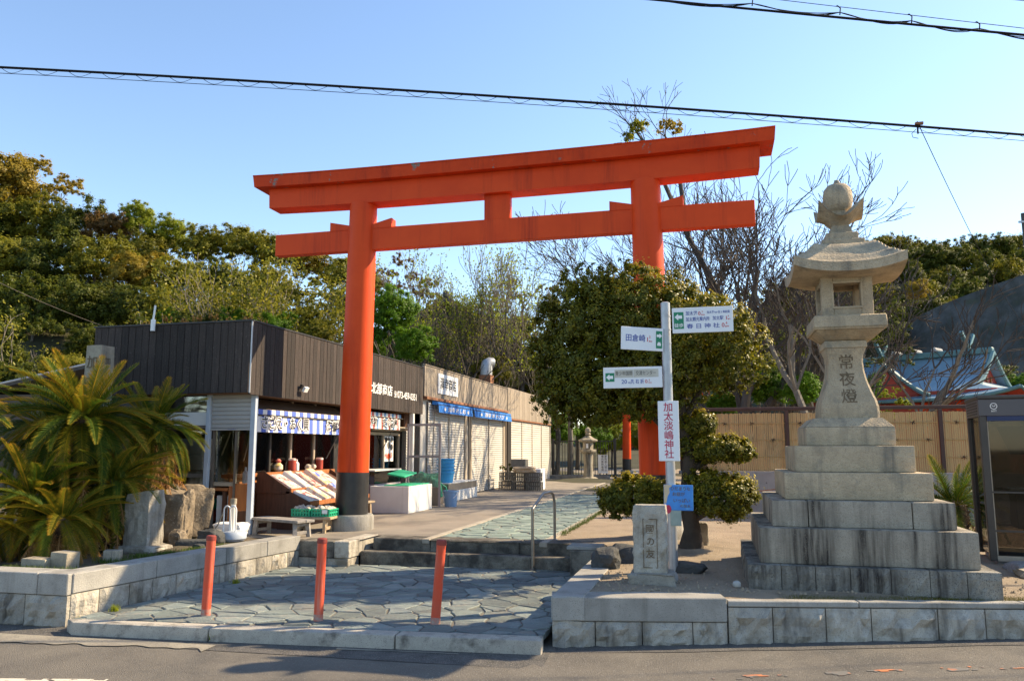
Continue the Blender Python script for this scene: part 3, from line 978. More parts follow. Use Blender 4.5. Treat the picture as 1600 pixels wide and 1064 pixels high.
# cheek wall left of the steps
ck = thing('cheek_wall', 'low dark stone cheek wall between the left retaining wall and the steps', 'wall', (.35, -1.5, .1))
cbox(.0, .40, -1.515, -1.20, .0, .195).build('stone_block', M['granite'], ck, bevel=.008)
cbox(.405, .70, -1.52, -1.20, .0, .19).build('stone_block', M['granite'], ck, bevel=.008)
cbox(.0, .50, -1.53, -1.20, .20, .405).build('cap_stone', M['stepstone'], ck, bevel=.01)
cbox(.505, .715, -1.53, -.60, .196, .408).build('cap_stone', M['granite'], ck, bevel=.01)
ck2 = thing('cheek_wall', 'low dark stone block at the right end of the steps', 'wall', (3.75, -1.3, .1))
cbox(3.60, 3.95, -1.60, -.62, .0, .40).build('stone_block', M['stepstone'], ck2, bevel=.012)
cbox(3.56, 3.97, -1.58, -1.22, .402, .445).build('cap_stone', M['granite_smooth'], ck2, bevel=.008)

# ==================================================================
#  TORII
# ==================================================================
def torii(label, x0, x1, y, zg, s=1.0, group=None, gap_z=0.0):
    W_ = x1 - x0
    cxm = (x0 + x1) / 2
    t = thing('torii_gate', label, 'torii gate', (cxm, y, zg), group)
    lean = .07 * s
    for sgn, x in ((1, x0), (-1, x1)):
        p0, p1 = Vector((x, y, zg + .18 * s)), Vector((x + sgn * lean, y, zg + 5.0 * s))
        zb = .84 * s
        f = (zb - .18 * s) / (4.82 * s)
        rb, rt = .238 * s, .212 * s
        pm_ = p0.lerp(p1, f)
        p = MB().tube([pm_, pm_.lerp(p1, .33), pm_.lerp(p1, .66), p1], [rb + (rt - rb) * f] + [rb + (rt - rb) * k for k in (.42, .7, 1)], 40).build('pillar', M['vermilion'], t, smooth=True)
        MB().tube([p0, pm_ + Vector((0, 0, .002))], [rb + .006, rb + .005], 40).build('black_sleeve', M['blackpaint'], p, smooth=True)
        MB().lathe(x, y, [(.32 * s, zg - .1), (.335 * s, zg + .02), (.335 * s, zg + .19 * s), (.315 * s, zg + .222 * s), (.20 * s, zg + .225 * s)], 36).build('stone_base', M['granite_smooth'], p, smooth=True)
        # wedges either side of the pillar on the tie beam
        for sd in (-1, 1):
            xa = x + sgn * lean * .9 + sd * .18 * s
            xb = x + sgn * lean * .9 + sd * .52 * s
            z = zg + 4.585 * s
            hh = (.10 * s, .155 * s) if sd > 0 else (.115 * s, .15 * s)
            MB().extr([(xa, y - .085 * s, z), (xb, y - .085 * s, z), (xb, y - .085 * s, z + hh[1] * .95), (xa, y - .085 * s, z + hh[0] * .62)], (0, .17 * s, 0)).build('wedge', M['vermilion'], t)
    zt = zg + 4.25 * s
    MB().box(x0 - 1.42 * s, x1 + 1.42 * s, y - .075 * s, y + .075 * s, zt, zt + .345 * s).build('tie_beam', M['vermilion'], t, bevel=.006)
    mb = MB().box(cxm - .20 * s, cxm + .20 * s, y - .06 * s, y + .06 * s, zt + .34 * s, zg + 5.02 * s)
    mb.build('centre_strut', M['vermilion'], t, bevel=.005)
    ex = 1.50 * s
    zs = zg + 4.975 * s
    n = 24
    mb, mk, mr = MB(), MB(), MB()

    def section(m, hw0, hw1, exx, za, zb_, ya, yb, tilt):
        for i in range(n + 1):
            f = i / n * 2 - 1
            x = cxm + f * (W_ / 2 + exx)
            up = .045 * s * abs(f) ** 3
            xo = tilt * f * .5
            m.v += [(x, y - ya, za + up), (x, y + ya, za + up), (x + xo, y + yb, zb_ + up), (x + xo, y - yb, zb_ + up)]
        for i in range(n):
            o = 4 * i
            for k in range(4):
                m.f.append((o + k, o + 4 + k, o + 4 + (k + 1) % 4, o + (k + 1) % 4))
        m.f.append((0, 1, 2, 3))
        m.f.append((4 * n + 3, 4 * n + 2, 4 * n + 1, 4 * n))
    section(mb, 0, 0, ex, zs, zs + .32 * s, .17 * s, .17 * s, .03)
    mb.build('lower_lintel', M['vermilion'], t)
    section(mk, 0, 0, ex + .20 * s, zs + .322 * s, zs + .485 * s, .31 * s, .33 * s, .03)
    mk.build('top_lintel', M['vermilion_worn'], t)
    section(mr, 0, 0, ex + .215 * s, zs + .486 * s, zs + .506 * s, .335 * s, .345 * s, .0)
    mr.build('capping', M['vermilion_worn'], t)
    return t


torii('large vermilion torii gate with black pillar feet standing over the path beside the shops', 0.0, 4.54, 0.0, UZ, 1.0)
torii('smaller far torii gate further up the path, seen between the notice and the pruned tree', 1.36, 4.0, 26.0, UZ, .84)

# ==================================================================
#  TALL STONE LANTERN
# ==================================================================
LX, LY = 6.555, -2.62
ln = thing('stone_lantern', 'tall granite lantern carved with three characters on a seven-tier stepped base', 'stone lantern', (LX, LY, UZ))


def course(a, z0, z1, mat, cuts=None, name='base_stone', dx=0.0, taper=0.0, bev=.014, rough=0):
    """one square tier, front and back rows split at cuts (fractions), sides filled"""
    cuts = cuts or [0, 1]
    if len(cuts) == 2:
        MB().frustum(LX + dx, LY, a, a, z0, a - taper, a - taper, z1).build(name, M[mat], ln, smooth=True, bevel=bev, seg=2)
        return
    d = .34
    for row in (0, 1):
        for i, (c0, c1) in enumerate(zip(cuts[:-1], cuts[1:])):
            x0, x1 = LX - a + 2 * a * c0 + .003, LX - a + 2 * a * c1 - .003
            if rough:
                me = rough_block(x1 - x0, d, z1 - z0, 50 + i + row * 20, .012, M[mat])
                if row == 0:
                    inst(name, me, ln, (x0, LY - a + d, z0))
                else:
                    inst(name, me, ln, (x1, LY + a - d, z0), (0, 0, math.pi))
            else:
                y0, y1 = (LY - a, LY - a + d) if row == 0 else (LY + a - d, LY + a)
                cbox(x0, x1, y0, y1, z0, z1).build(name, M[mat], ln, smooth=True, bevel=bev, seg=2)
    m_ = [LY - a + d + .003, LY, LY + a - d - .003]
    for sx in (-1, 1):
        for y0, y1 in zip(m_[:-1], m_[1:]):
            if rough:
                me = rough_block(y1 - y0 - .005, d, z1 - z0, 90 + sx * 5 + int(y0 * 7) % 5, .012, M[mat])
                if sx < 0:
                    inst(name, me, ln, (LX - a + d, y1 - .003, z0), (0, 0, -math.pi / 2))
                else:
                    inst(name, me, ln, (LX + a - d, y0 + .003, z0), (0, 0, math.pi / 2))
            else:
                xa, xb = (LX - a, LX - a + d) if sx < 0 else (LX + a - d, LX + a)
                cbox(xa, xb, y0 + .002, y1 - .002, z0, z1).build(name, M[mat], ln, smooth=True, bevel=bev, seg=2)
    cbox(LX - a + d, LX + a - d, LY - a + d, LY + a - d, z0, z1 - .004).build('core_fill', M[mat], ln)


course(1.0, .28, .585, 'lantern_dark', [0, .14, .28, .42, .58, .73, .87, 1], rough=1)
course(.885, .587, .895, 'lantern_base')
course(.762, .897, 1.13, 'lantern_base', [0, .205, .77, 1])
course(.628, 1.132, 1.378, 'lantern')
course(.52, 1.38, 1.622, 'lantern')
course(.395, 1.624, 1.80, 'lantern', name='plinth')
course(.393, 1.80, 1.885, 'lantern', name='plinth', taper=.085, bev=.006)
LX += .035
STEM = [(1.886, .262), (1.92, .264), (1.99, .262), (2.06, .247), (2.15, .214), (2.25, .183), (2.35, .164), (2.44, .157), (2.51, .165), (2.555, .182), (2.575, .187)]


def stem_r(z):
    for (z0, r0), (z1, r1) in zip(STEM[:-1], STEM[1:]):
        if z0 <= z <= z1:
            return r0 + (r1 - r0) * (z - z0) / (z1 - z0)
    return STEM[-1][1]


mb = MB()
for z, r in STEM:
    c = .10 * r
    mb.v += [(LX + x, LY + y, z) for x, y in ((-r + c, -r), (r - c, -r), (r, -r + c), (r, r - c), (r - c, r), (-r + c, r), (-r, r - c), (-r, -r + c))]
for i in range(len(STEM) - 1):
    for k in range(8):
        mb.f.append((i * 8 + k, i * 8 + (k + 1) % 8, i * 8 + 8 + (k + 1) % 8, i * 8 + 8 + k))
mb.f += [tuple(range(8))[::-1], tuple((len(STEM) - 1) * 8 + k for k in range(8))]
mb.build('stem', M['lantern'], ln, smooth=True)
MB().frustum(LX, LY, .198, .198, 2.577, .192, .192, 2.652).build('stem_head', M['lantern'], ln, smooth=True, bevel=.008)
for ch, zc in (('常', 2.43), ('夜', 2.26), ('燈', 2.09)):
    lettering(ch, .15, M['carved'], ln, (LX + .0, LY, zc), warp=lambda p: Vector((p.x, LY - stem_r(p.z) - .0025, p.z)), name='carved_character')
LX += .035
MB().frustum(LX, LY, .21, .21, 2.654, .315, .315, 2.745).build('platform', M['lantern'], ln, smooth=True, bevel=.006)
MB().frustum(LX, LY, .325, .325, 2.747, .335, .335, 2.762).build('platform', M['lantern'], ln)
MB().frustum(LX, LY, .335, .335, 2.763, .328, .328, 2.885).build('platform', M['lantern'], ln, smooth=True, bevel=.01)
# fire box: four walls each with an opening
LB = .236
z0, z1 = 2.887, 3.30
fb = MB()
t_ = .07
wz0, wz1, ww = z0 + .095, z1 - .085, .125
for sx in (-1, 1):
    for sy in (-1, 1):
        fb.box(LX + sx * LB - (t_ * 1.55 if sx > 0 else 0), LX + sx * LB + (0 if sx > 0 else t_ * 1.55), LY + sy * LB - (t_ * 1.55 if sy > 0 else 0), LY + sy * LB + (0 if sy > 0 else t_ * 1.55), z0, z1)
q = LB - t_ * 1.55 - .0
for a0, a1 in ((z0 + .001, wz0), (wz1, z1 - .001)):
    fb.box(LX - q, LX + q, LY - LB + .003, LY - LB + t_, a0, a1)
    fb.box(LX - q, LX + q, LY + LB - t_, LY + LB - .003, a0, a1)
    fb.box(LX - LB + .003, LX - LB + t_, LY - q, LY + q, a0, a1)
    fb.box(LX + LB - t_, LX + LB - .003, LY - q, LY + q, a0, a1)
fb.build('fire_box', M['lantern'], ln, bevel=.006)
# raised window rims
for sy in (-1,):
    f = MB()
    y = LY + sy * LB
    for (xa, xb, za, zb) in ((-.145, .145, wz0 - .02, wz0), (-.145, .145, wz1, wz1 + .02), (-.145, -.125, wz0, wz1), (.125, .145, wz0, wz1)):
        f.box(LX + xa, LX + xb, y - .006, y + .02, za, zb)
    f.build('window_rim', M['lantern'], ln, bevel=.003)
# roof with swept-up corners
def roof_z(x, y, top):
    r = max(abs(x), abs(y))
    k = (min(abs(x), abs(y)) / max(r, 1e-6)) if r > 0 else 0
    sweep = .085 * (r ** 2.4) * (k ** 2.4)
    if top:
        if r < .52:
            h = .262 - .008 * (r / .52) ** 2
        elif r < .82:
            u_ = min(1.0, (r - .52) / .30)
            h = .254 - .152 * u_ * u_ * (3 - 2 * u_) ** .9
        else:
            u_ = (r - .82) / .18
            h = .102 - .082 * (1 - max(0.0, 1 - u_) ** 1.4)
        return h + sweep
    return -.10 + .03 * r + sweep


n = 44
RR = .508
mb = MB()
for top in (1, 0):
    for j in range(n + 1):
        for i in range(n + 1):
            x, y = i / n * 2 - 1, j / n * 2 - 1
            mb.v.append((LX + x * RR, LY + y * RR, 3.352 + roof_z(x, y, top)))
N1 = (n + 1) ** 2
for j in range(n):
    for i in range(n):
        a = j * (n + 1) + i
        mb.f.append((a, a + 1, a + n + 2, a + n + 1))
        mb.f.append((N1 + a, N1 + a + n + 1, N1 + a + n + 2, N1 + a + 1))
for i in range(n):
    for a, b in ((i, i + 1), (n * (n + 1) + i + 1, n * (n + 1) + i), ((i + 1) * (n + 1), i * (n + 1)), (i * (n + 1) + n, (i + 1) * (n + 1) + n)):
        mb.f.append((a, N1 + a, N1 + b, b))
mb.build('roof', M['lantern'], ln, smooth=True)
MB().frustum(LX, LY, .205, .205, 3.605, .198, .198, 3.675).build('finial_step', M['lantern'], ln, bevel=.006)
MB().frustum(LX, LY, .155, .155, 3.676, .15, .15, 3.755).build('finial_step', M['lantern'], ln, bevel=.006)
# lotus collar: square neck flaring to four petal tips
mb = MB()
prof = [(3.755, .105, 0), (3.80, .10, 0), (3.845, .078, 0), (3.86, .086, .0), (3.90, .128, .15), (3.95, .19, .55), (3.99, .242, 1.0)]
for z, r, sh in prof:
    for k in range(32):
        a = 2 * math.pi * k / 32
        c4 = abs(math.cos(2 * a))
        sq = 1 / max(abs(math.cos(a)), abs(math.sin(a)))
        rr = r * (sq * (1 - .15 * sh) + sh * .05)
        tip = (sq - 1) / .414
        mb.v.append((LX + rr * math.cos(a), LY + rr * math.sin(a), z + sh * .18 * tip - sh * .08))
for i in range(len(prof) - 1):
    for k in range(32):
        mb.f.append((i * 32 + k, i * 32 + (k + 1) % 32, i * 32 + 32 + (k + 1) % 32, i * 32 + 32 + k))
mb.f.append(tuple(range(32))[::-1])
mb.v.append((LX, LY, 3.94))
for k in range(32):
    mb.f.append((6 * 32 + k, 6 * 32 + (k + 1) % 32, len(mb.v) - 1))
mb.build('lotus_collar', M['lantern'], ln, smooth=True)
MB().lathe(LX, LY, [(.08, 3.95), (.085, 4.0), (.125, 4.03), (.138, 4.075), (.144, 4.13), (.142, 4.19), (.128, 4.245), (.095, 4.285), (.04, 4.302), (.028, 4.325), (.018, 4.345), (.004, 4.35)], 32).build('jewel', M['lantern'], ln, smooth=True)
LX -= .07

# ==================================================================
#  BOLLARDS, HANDRAIL
# ==================================================================
for k, (x, y, tx, lab) in enumerate(((.80, -4.59, .012, 'red bollard nearest the left retaining wall, foot clean on the slabs'),
                                     (1.89, -4.535, .010, 'middle red bollard of the row on the flagged forecourt, upright'),
                                     (2.925, -4.40, .048, 'red bollard leaning right, nearest the handrail and steps'))):
    b = thing('bollard', lab, 'bollard', (x, y, .1), 'red bollards across the forecourt')
    ax = Vector((tx, .01, .72))
    p = Vector((x, y, .09))
    MB().tube([p + ax * .10, p + ax * .94], .041, 24).build('post', M['bollard'], b, smooth=True)
    MB().tube([p, p + ax * .101], [.042, .0415], 24).build('foot', M['bollard_foot'], b, smooth=True)
    MB().tube([p + ax * .938, p + ax * .955, p + ax * .99, p + ax * 1.0], [.044, .045, .043, .034], 24).build('cap', M['bollard_cap'], b, smooth=True)
hr = thing('handrail', 'bent steel tube handrail beside the stone steps', 'handrail', (3.1, -.9, .1))
mb = MB()
A0, A1, A2, A3, A4 = Vector((3.075, -1.27, .09)), Vector((3.075, -1.27, .845)), Vector((3.12, -.84, 1.01)), Vector((3.20, -.58, 1.02)), Vector((3.215, -.56, .38))
mb.tube([A0, A1 - Vector((0, 0, .05)), A1, A1 + (A2 - A1) * .1, A2 - (A2 - A1) * .1, A2, A3 - Vector((.03, .06, 0)), A3 - Vector((0, 0, .03)), A4 + Vector((0, 0, .5)), A4], .0185, 14)
mb.build('rail', M['tube'], hr, smooth=True)
for p in (A0, A4):
    MB().lathe(p.x, p.y, [(.04, p.z), (.04, p.z + .022), (.022, p.z + .03)], 16).build('flange', M['tube'], hr, smooth=True)

# ==================================================================
#  SIGNPOST
# ==================================================================
SX, SY = 4.862, -2.90
sp_ = thing('signpost', 'grey steel signpost with white direction signs and a small hand-painted blue board', 'signpost', (SX, SY, UZ))
MB().tube([(SX + .012, SY, UZ - .1), (SX, SY, 3.06)], .0475, 24).build('pole', M['galv'], sp_, smooth=True)
MB().lathe(SX, SY, [(.0476, 3.055), (.047, 3.085), (.03, 3.095)], 24).build('pole_cap', M['galv'], sp_, smooth=True)
for z in (2.94, 2.80, 2.66, 2.50, 2.33, 2.22, 1.98, 1.62, 1.16):
    MB().lathe(SX + .002, SY, [(.0505, z), (.0505, z + .012)], 20).build('clamp_band', M['galv'], sp_, smooth=True)


def board(name, c, wd, ht, yaw, label, tilt=0.0, mat='signwhite', th=.014):
    d = Vector((math.cos(yaw), math.sin(yaw), 0))
    up = Vector((-math.sin(tilt) * d.x, -math.sin(tilt) * d.y, math.cos(tilt)))
    d2 = (d * math.cos(tilt) + Vector((0, 0, math.sin(tilt)))).normalized()
    nr = Vector((math.sin(yaw), -math.cos(yaw), 0))
    rot = Matrix((d2, -nr, up)).transposed()
    o = MB().obox(c, wd, th, ht, rot).build(name, M[mat], sp_, bevel=.003)
    if label:
        o['label'] = label
    return Vector(c) + nr * (th / 2 + .002), d2, up, o


def arrow(o, d, up, c, w_, h_, sgn, parent):
    """white arrow and its green square"""
    q = [c - d * w_ / 2 - up * h_ / 2, c + d * w_ / 2 - up * h_ / 2, c + d * w_ / 2 + up * h_ / 2, c - d * w_ / 2 + up * h_ / 2]
    MB().add(q, [(0, 1, 2, 3)]).build('green_field', M['ink_green'], parent)


def arrow_shape(c, d, up, nr, s, sgn, parent):
    pts = [(-.5, 0), (-.05, .42), (-.05, .2), (.42, .2), (.42, -.2), (-.05, -.2), (-.05, -.42)]
    pts = [c + d * (x * s * sgn) + up * (y * s) + nr * .0015 for x, y in pts]
    if sgn < 0:
        pts = pts[::-1]
    MB().add(pts, [tuple(range(len(pts)))[::-1]]).build('arrow', M['ink_white'], parent)


# top right: 加太港 ...
ya = R(2)
o, d, up, bo = board('direction_sign', (SX + .37, SY - .052, 2.888), .60, .26, ya, 'top right white sign with green arrow block and three lines of blue and red characters', .006)
nr = Vector((math.sin(ya), -math.cos(ya), 0))
gc = o + d * -.235 + up * .0
arrow(o, d, up, gc, .098, .172, 1, bo)
arrow_shape(gc + up * .035, d, up, nr, .082, 1, bo)
lettering('徒歩', .046, M['ink_white'], bo, gc + up * -.054 + nr * .0015, d, up)


def line(bo, o, d, up, x, y, body, size, mat, width=None):
    lettering(body, size, M[mat], bo, o + d * x + up * y, d, up, align='LEFT', width=width)


line(bo, o, d, up, -.165, .068, '加太港', .046, 'ink_blue', .115)
line(bo, o, d, up, -.042, .064, '0.', .052, 'ink_red')
line(bo, o, d, up, -.006, .078, '7', .026, 'ink_red')
line(bo, o, d, up, -.006, .052, 'km', .024, 'ink_red')
line(bo, o, d, up, .045, .072, '加太港⟷友ヶ島航路', .03, 'ink_blue', .225)
line(bo, o, d, up, -.165, .006, '加太観光案内所', .046, 'ink_blue', .235)
line(bo, o, d, up, .10, .010, '加太駅', .046, 'ink_blue', .105)
line(bo, o, d, up, .222, .008, '1.', .052, 'ink_red')
line(bo, o, d, up, .248, .028, '4', .024, 'ink_red')
line(bo, o, d, up, .246, .000, 'km', .022, 'ink_red')
line(bo, o, d, up, -.16, -.066, '春 日 神 社', .052, 'ink_blue', .325)
line(bo, o, d, up, .185, -.064, '0.', .06, 'ink_red')
line(bo, o, d, up, .226, -.042, '6', .034, 'ink_red')
line(bo, o, d, up, .222, -.074, 'km', .028, 'ink_red')
# left: 田倉崎
yb = R(24)
o, d, up, bo = board('direction_sign', (SX - .232, SY - .150, 2.70), .445, .235, yb, 'upper left white sign pointing right with a small car mark', -.035)
nr = Vector((math.sin(yb), -math.cos(yb), 0))
gc = o + d * .178
arrow(o, d, up, gc, .066, .178, 1, bo)
arrow_shape(gc + up * .04, d, up, nr, .062, -1, bo)
cw = MB()
for (a, b, c_, e) in ((-.020, .020, -.062, -.040), (-.014, .014, -.040, -.026)):
    cw.add([gc + d * a + up * c_ + nr * .0015, gc + d * b + up * c_ + nr * .0015, gc + d * b + up * e + nr * .0015, gc + d * a + up * e + nr * .0015], [(0, 1, 2, 3)])
cw.build('car_mark', M['ink_white'], bo)
line(bo, o, d, up, -.18, .0, '田倉崎', .078, 'ink_blue', .205)
line(bo, o, d, up, .040, -.006, '1.', .062, 'ink_red')
line(bo, o, d, up, .070, .022, '2', .034, 'ink_red')
line(bo, o, d, up, .070, -.02, 'km', .028, 'ink_red')
# lower left: 青少年国際 交流センター
o, d, up, bo = board('direction_sign', (SX - .345, SY - .052, 2.318), .60, .215, R(1), 'lower left white sign with green arrow and two aged cream overlays', .004)
nr = Vector((0, -1, 0))
gc = o + d * -.232
arrow(o, d, up, gc + up * .005, .092, .09, 1, bo)
arrow_shape(gc + up * .005, d, up, nr, .078, 1, bo)
for xa, xb in ((-.182, .006), (.010, .262)):
    q = [o + d * xa + up * .0, o + d * xb + up * .0, o + d * xb + up * .082, o + d * xa + up * .082]
    MB().add(q, [(0, 1, 2, 3)]).build('overlay_strip', M['signcream'], bo)
lettering('青少年国際', .05, M['ink_grey'], bo, o + d * -.088 + up * .040 + nr * .002, d, up, width=.175)
lettering('交流センター', .05, M['ink_grey'], bo, o + d * .136 + up * .040 + nr * .002, d, up, width=.205)
line(bo, o, d, up, -.115, -.045, '20', .058, 'ink_blue')
line(bo, o, d, up, -.048, -.052, 'm', .034, 'ink_blue')
line(bo, o, d, up, -.022, -.046, '先 右 折', .05, 'ink_blue', .135)
line(bo, o, d, up, .125, -.045, '0.', .05, 'ink_red')
line(bo, o, d, up, .160, -.035, '7', .03, 'ink_red')
line(bo, o, d, up, .164, -.056, 'km', .022, 'ink_red')
# vertical: 加太淡嶋神社
o, d, up, bo = board('shrine_sign', (SX + .005, SY - .058, 1.772), .206, .60, 0, 'tall white sign with six crimson characters set one below another')
for i, ch in enumerate('加太淡嶋神社'):
    lettering(ch, .096, M['ink_crimson'], bo, o + up * (.232 - i * .0935), d, up)
# hand-painted blue board
o, d, up, bo = board('painted_board', (SX + .082, SY - .060, 1.115), .285, .25, R(4), 'small hand-painted blue board with a bare tan left edge', -.015, 'paintblue', .012)
nr = Vector((math.sin(R(4)), -math.cos(R(4)), 0))
q = [o + d * a + up * b for a, b in ((-.141, -.06), (-.118, -.055), (-.105, .01), (-.085, .05), (-.09, .09), (-.055, .123), (-.141, .123))]
MB().add(q, [tuple(range(len(q)))]).build('bare_patch', M['papertan'], bo)
o2 = MB().obox(Vector((SX + .052, SY - .060, .915)), .105, .012, .15, Matrix.Rotation(R(4), 3, 'Z')).build('lower_board', M['paintgrey'], bo)
for i, (s_, x, y) in enumerate((('ひだまりな', .02, .085), ('お話が', .0, .032), ('いっぱい', .03, -.03), ('の加太', .065, -.082))):
    lettering(s_, .042 if i < 3 else .032, M['carved'], bo, o + d * x + up * y, d, up, width=(.19, .12, .16, .10)[i])
q = [o + d * (-.10 + .03 * math.cos(a)) + up * (-.115 + .042 * math.sin(a)) + nr * .001 for a in [2 * math.pi * k / 12 for k in range(12)]]
MB().add(q, [tuple(range(12))]).build('red_blot', M['ink_crimson'], bo)

# ==================================================================
#  MARKER STONES, ROCKS
# ==================================================================
def post_stone(name, label, cat, x, y, sx, sy, z0, z1, mat, seed, jitter=.008, tz=.0, yaw=0):
    t = thing(name, label, cat, (x, y, z0))
    rnd = random.Random(seed)
    m = MB()
    nz, ne = 9, 5
    ring = [(-1 + 2 * i / ne, -1) for i in range(ne)] + [(1, -1 + 2 * i / ne) for i in range(ne)] + [(1 - 2 * i / ne, 1) for i in range(ne)] + [(-1, 1 - 2 * i / ne) for i in range(ne)]
    for k in range(nz + 1):
        f = k / nz
        sc = 1 - .05 * f - (.05 if k == nz else 0)
        for a, b in ring:
            j = jitter * (noise.noise(Vector((a * 3 + seed, b * 3, f * 9))) + rnd.uniform(-.5, .5))
            m.v.append((x + (a * sx * sc) * (1 + j / sx), y + b * sy * sc * (1 + j / sy), z0 + (z1 - z0) * f + (tz * a + jitter * noise.noise(Vector((a * 2, b * 2, seed))) if k == nz else 0)))
    nr_ = len(ring)
    for k in range(nz):
        for i in range(nr_):
            m.f.append((k * nr_ + i, k * nr_ + (i + 1) % nr_, (k + 1) * nr_ + (i + 1) % nr_, (k + 1) * nr_ + i))
    m.f.append(tuple(nz * nr_ + i for i in range(nr_)))
    m.build('shaft', M[mat], t)
    if yaw:
        t.rotation_euler[2] = yaw
    return t


mk = post_stone('marker_stone', 'squat rough granite marker stone with a carved panel in front of the signpost', 'marker stone', 4.705, -3.50, .150, .13, .44, 1.075, 'granite', 4, .020)
b_ = rock_mesh('base', .205, .19, .06, 3, M['granite'], .18, 3, .7)
inst('base', b_, mk, (4.72, -3.53, .425))
fy = -3.50 - .131
g = MB()
for (xa, xb, za, zb) in ((4.645, 4.775, .955, .961), (4.645, 4.775, .525, .531), (4.645, 4.651, .531, .955), (4.769, 4.775, .531, .955)):
    g.box(xa, xb, fy - .004, fy + .01, za, zb)
g.build('carved_panel', M['carved'], mk)
for ch, zc in (('國', .865), ('の', .755), ('友', .645)):
    lettering(ch, .085, M['carved'], mk, (4.71, fy - .006, zc), name='carved_character')

ps = post_stone('stone_pillar', 'tall pale stone pillar with carved characters rising behind the sago palms', 'stone pillar', -3.08, -1.78, .135, .135, .35, 3.03, 'cutstone', 8, .004)
for ch, zc in (('加', 2.78), ('太', 2.52)):
    lettering(ch, .19, M['carved'], ps, (-3.085, -1.78 - .136, zc), name='carved_character')
    lettering(ch, .11, M['carved'], ps, (-3.08 + .136, -1.78, zc + .03), (0, 1, 0), name='carved_character')

mo = post_stone('monument_stone', 'rough grey upright block standing beside the sago palms, left of the brown boulders', 'monument', -1.27, -2.90, .165, .15, .42, 1.085, 'granite', 12, .02, .02)
inst('base', rock_mesh('base', .26, .20, .05, 6, M['granite'], .15, 3, .6), mo, (-1.24, -2.92, .425))


def rock(label, x, y, z, sx, sy, sz, seed, mat, rough=.3, boxy=.35, rot=(0, 0, 0), cat='rock', name='rock', group=None):
    o = inst(name, rock_mesh(name, sx, sy, sz, seed, M[mat], rough, 4 if sz > .15 else 3, boxy), None, (x, y, z), rot)
    return tag(o, label, cat, group)


rock('tall brown boulder tilting left, close behind the grey upright block', -1.52, -2.02, .70, .20, .19, .36, 2, 'rock', .25, .45, (0, R(8), .3), 'boulder', 'boulder')
rock('larger brown boulder with a flat top, beside the doorway of the dark shop', -1.62, -1.60, .76, .25, .21, .33, 5, 'rock', .25, .5, (0, R(6), .8), 'boulder', 'boulder')
rock('small brown rock at the foot of the tilting boulder', -1.25, -2.30, .47, .10, .09, .11, 9, 'rock', .3, .3)
rock('flat dark slate slab lying on the bed below the boulders', -.93, -2.42, .43, .20, .13, .06, 4, 'slate', .25, .5, (0, 0, .5), 'slab', 'slate_slab')
rock('pale rock beside the shop post, in the bed edge', -1.17, -1.72, .45, .13, .10, .08, 14, 'greyrock', .25, .3)
rock('dark rounded rock between the pale rock and the white parasol stand', -.98, -2.02, .46, .17, .12, .11, 21, 'slate', .25, .2)
rock('small dark chip of rock near the slate slab', -.72, -2.62, .425, .07, .05, .04, 23, 'slate', .3, .3)
for lab, x, y, sx, sy, sz, yaw in (('low squared stone block on the bed rim, leftmost of three', -1.36, -4.30, .135, .085, .055, .1),
                                   ('squared stone block standing on the bed rim, tallest of three', -1.12, -4.22, .105, .085, .085, -.05),
                                   ('small squared stone block half under dead palm leaves', -.98, -3.72, .085, .07, .065, .5)):
    o = cbox(-sx, sx, -sy, sy, -sz, sz).build('cut_stone', M['cutstone'], smooth=True, bevel=.012, seg=2)
    o.location = (x, y, .39 + sz)
    o.rotation_euler = (0, R(2), yaw)
    tag(o, lab, 'stone block', 'cut stones on the bed rim')
rock('pale pink upright rock behind the pruned tree trunk', 5.09, -.62, .52, .105, .09, .16, 31, 'cutstone', .14, .55)
rock('dark low rock just behind the marker stone, at the signpost foot', 5.02, -2.85, .42, .17, .10, .065, 32, 'slate', .3, .2)
rock('mossy dark rock by the side wall, left of the marker stone', 4.19, -2.75, .45, .15, .16, .13, 33, 'slate', .3, .2)
rock('second dark rock against the side wall, behind the mossy one', 4.36, -2.32, .45, .20, .17, .12, 36, 'slate', .3, .2)
rock('small pale stone at the right foot of the marker stone', 4.89, -3.52, .43, .055, .06, .055, 34, 'greyrock', .15, .2)
rock('smooth white pebble lying on the bed, the larger of two', 5.455, -3.64, .415, .036, .03, .032, 35, 'pebble', .08, .1, cat='pebble', name='pebble')
rock('smooth white pebble lying close to the lantern base, the smaller of two', 5.625, -3.53, .41, .026, .022, .022, 37, 'pebble', .08, .1, cat='pebble', name='pebble')

# loose grit on the right bed and moss along the wall
rg = np.random.default_rng(5)
m = MB()
for k in range(1500):
    x = 4.15 + 5.2 * rg.random() ** 1.2
    yf = -4.25 + (x - 3.97) * .2126
    y = yf + (1.5 + 1.0 * rg.random()) * rg.random() ** 1.3
    s_ = .006 + .013 * rg.random() ** 3
    if abs(x - LX) < 1.02 and y > LY - 1.03:
        continue
    z = .392 + .018 * noise.noise(Vector((x * 2.1, y * 2.1, 5))) + s_ * .3
    a = rg.random() * 6.3
    c, sn = math.cos(a) * s_, math.sin(a) * s_
    m.add([(x + c, y + sn, z - s_ * .6), (x - sn, y + c, z - s_ * .6), (x - c, y - sn, z - s_ * .6), (x + sn, y - c, z - s_ * .6), (x, y, z + s_ * .6)], [(0, 1, 4), (1, 2, 4), (2, 3, 4), (3, 0, 4)])
tag(m.build('gravel', M['grit']), kind='stuff')


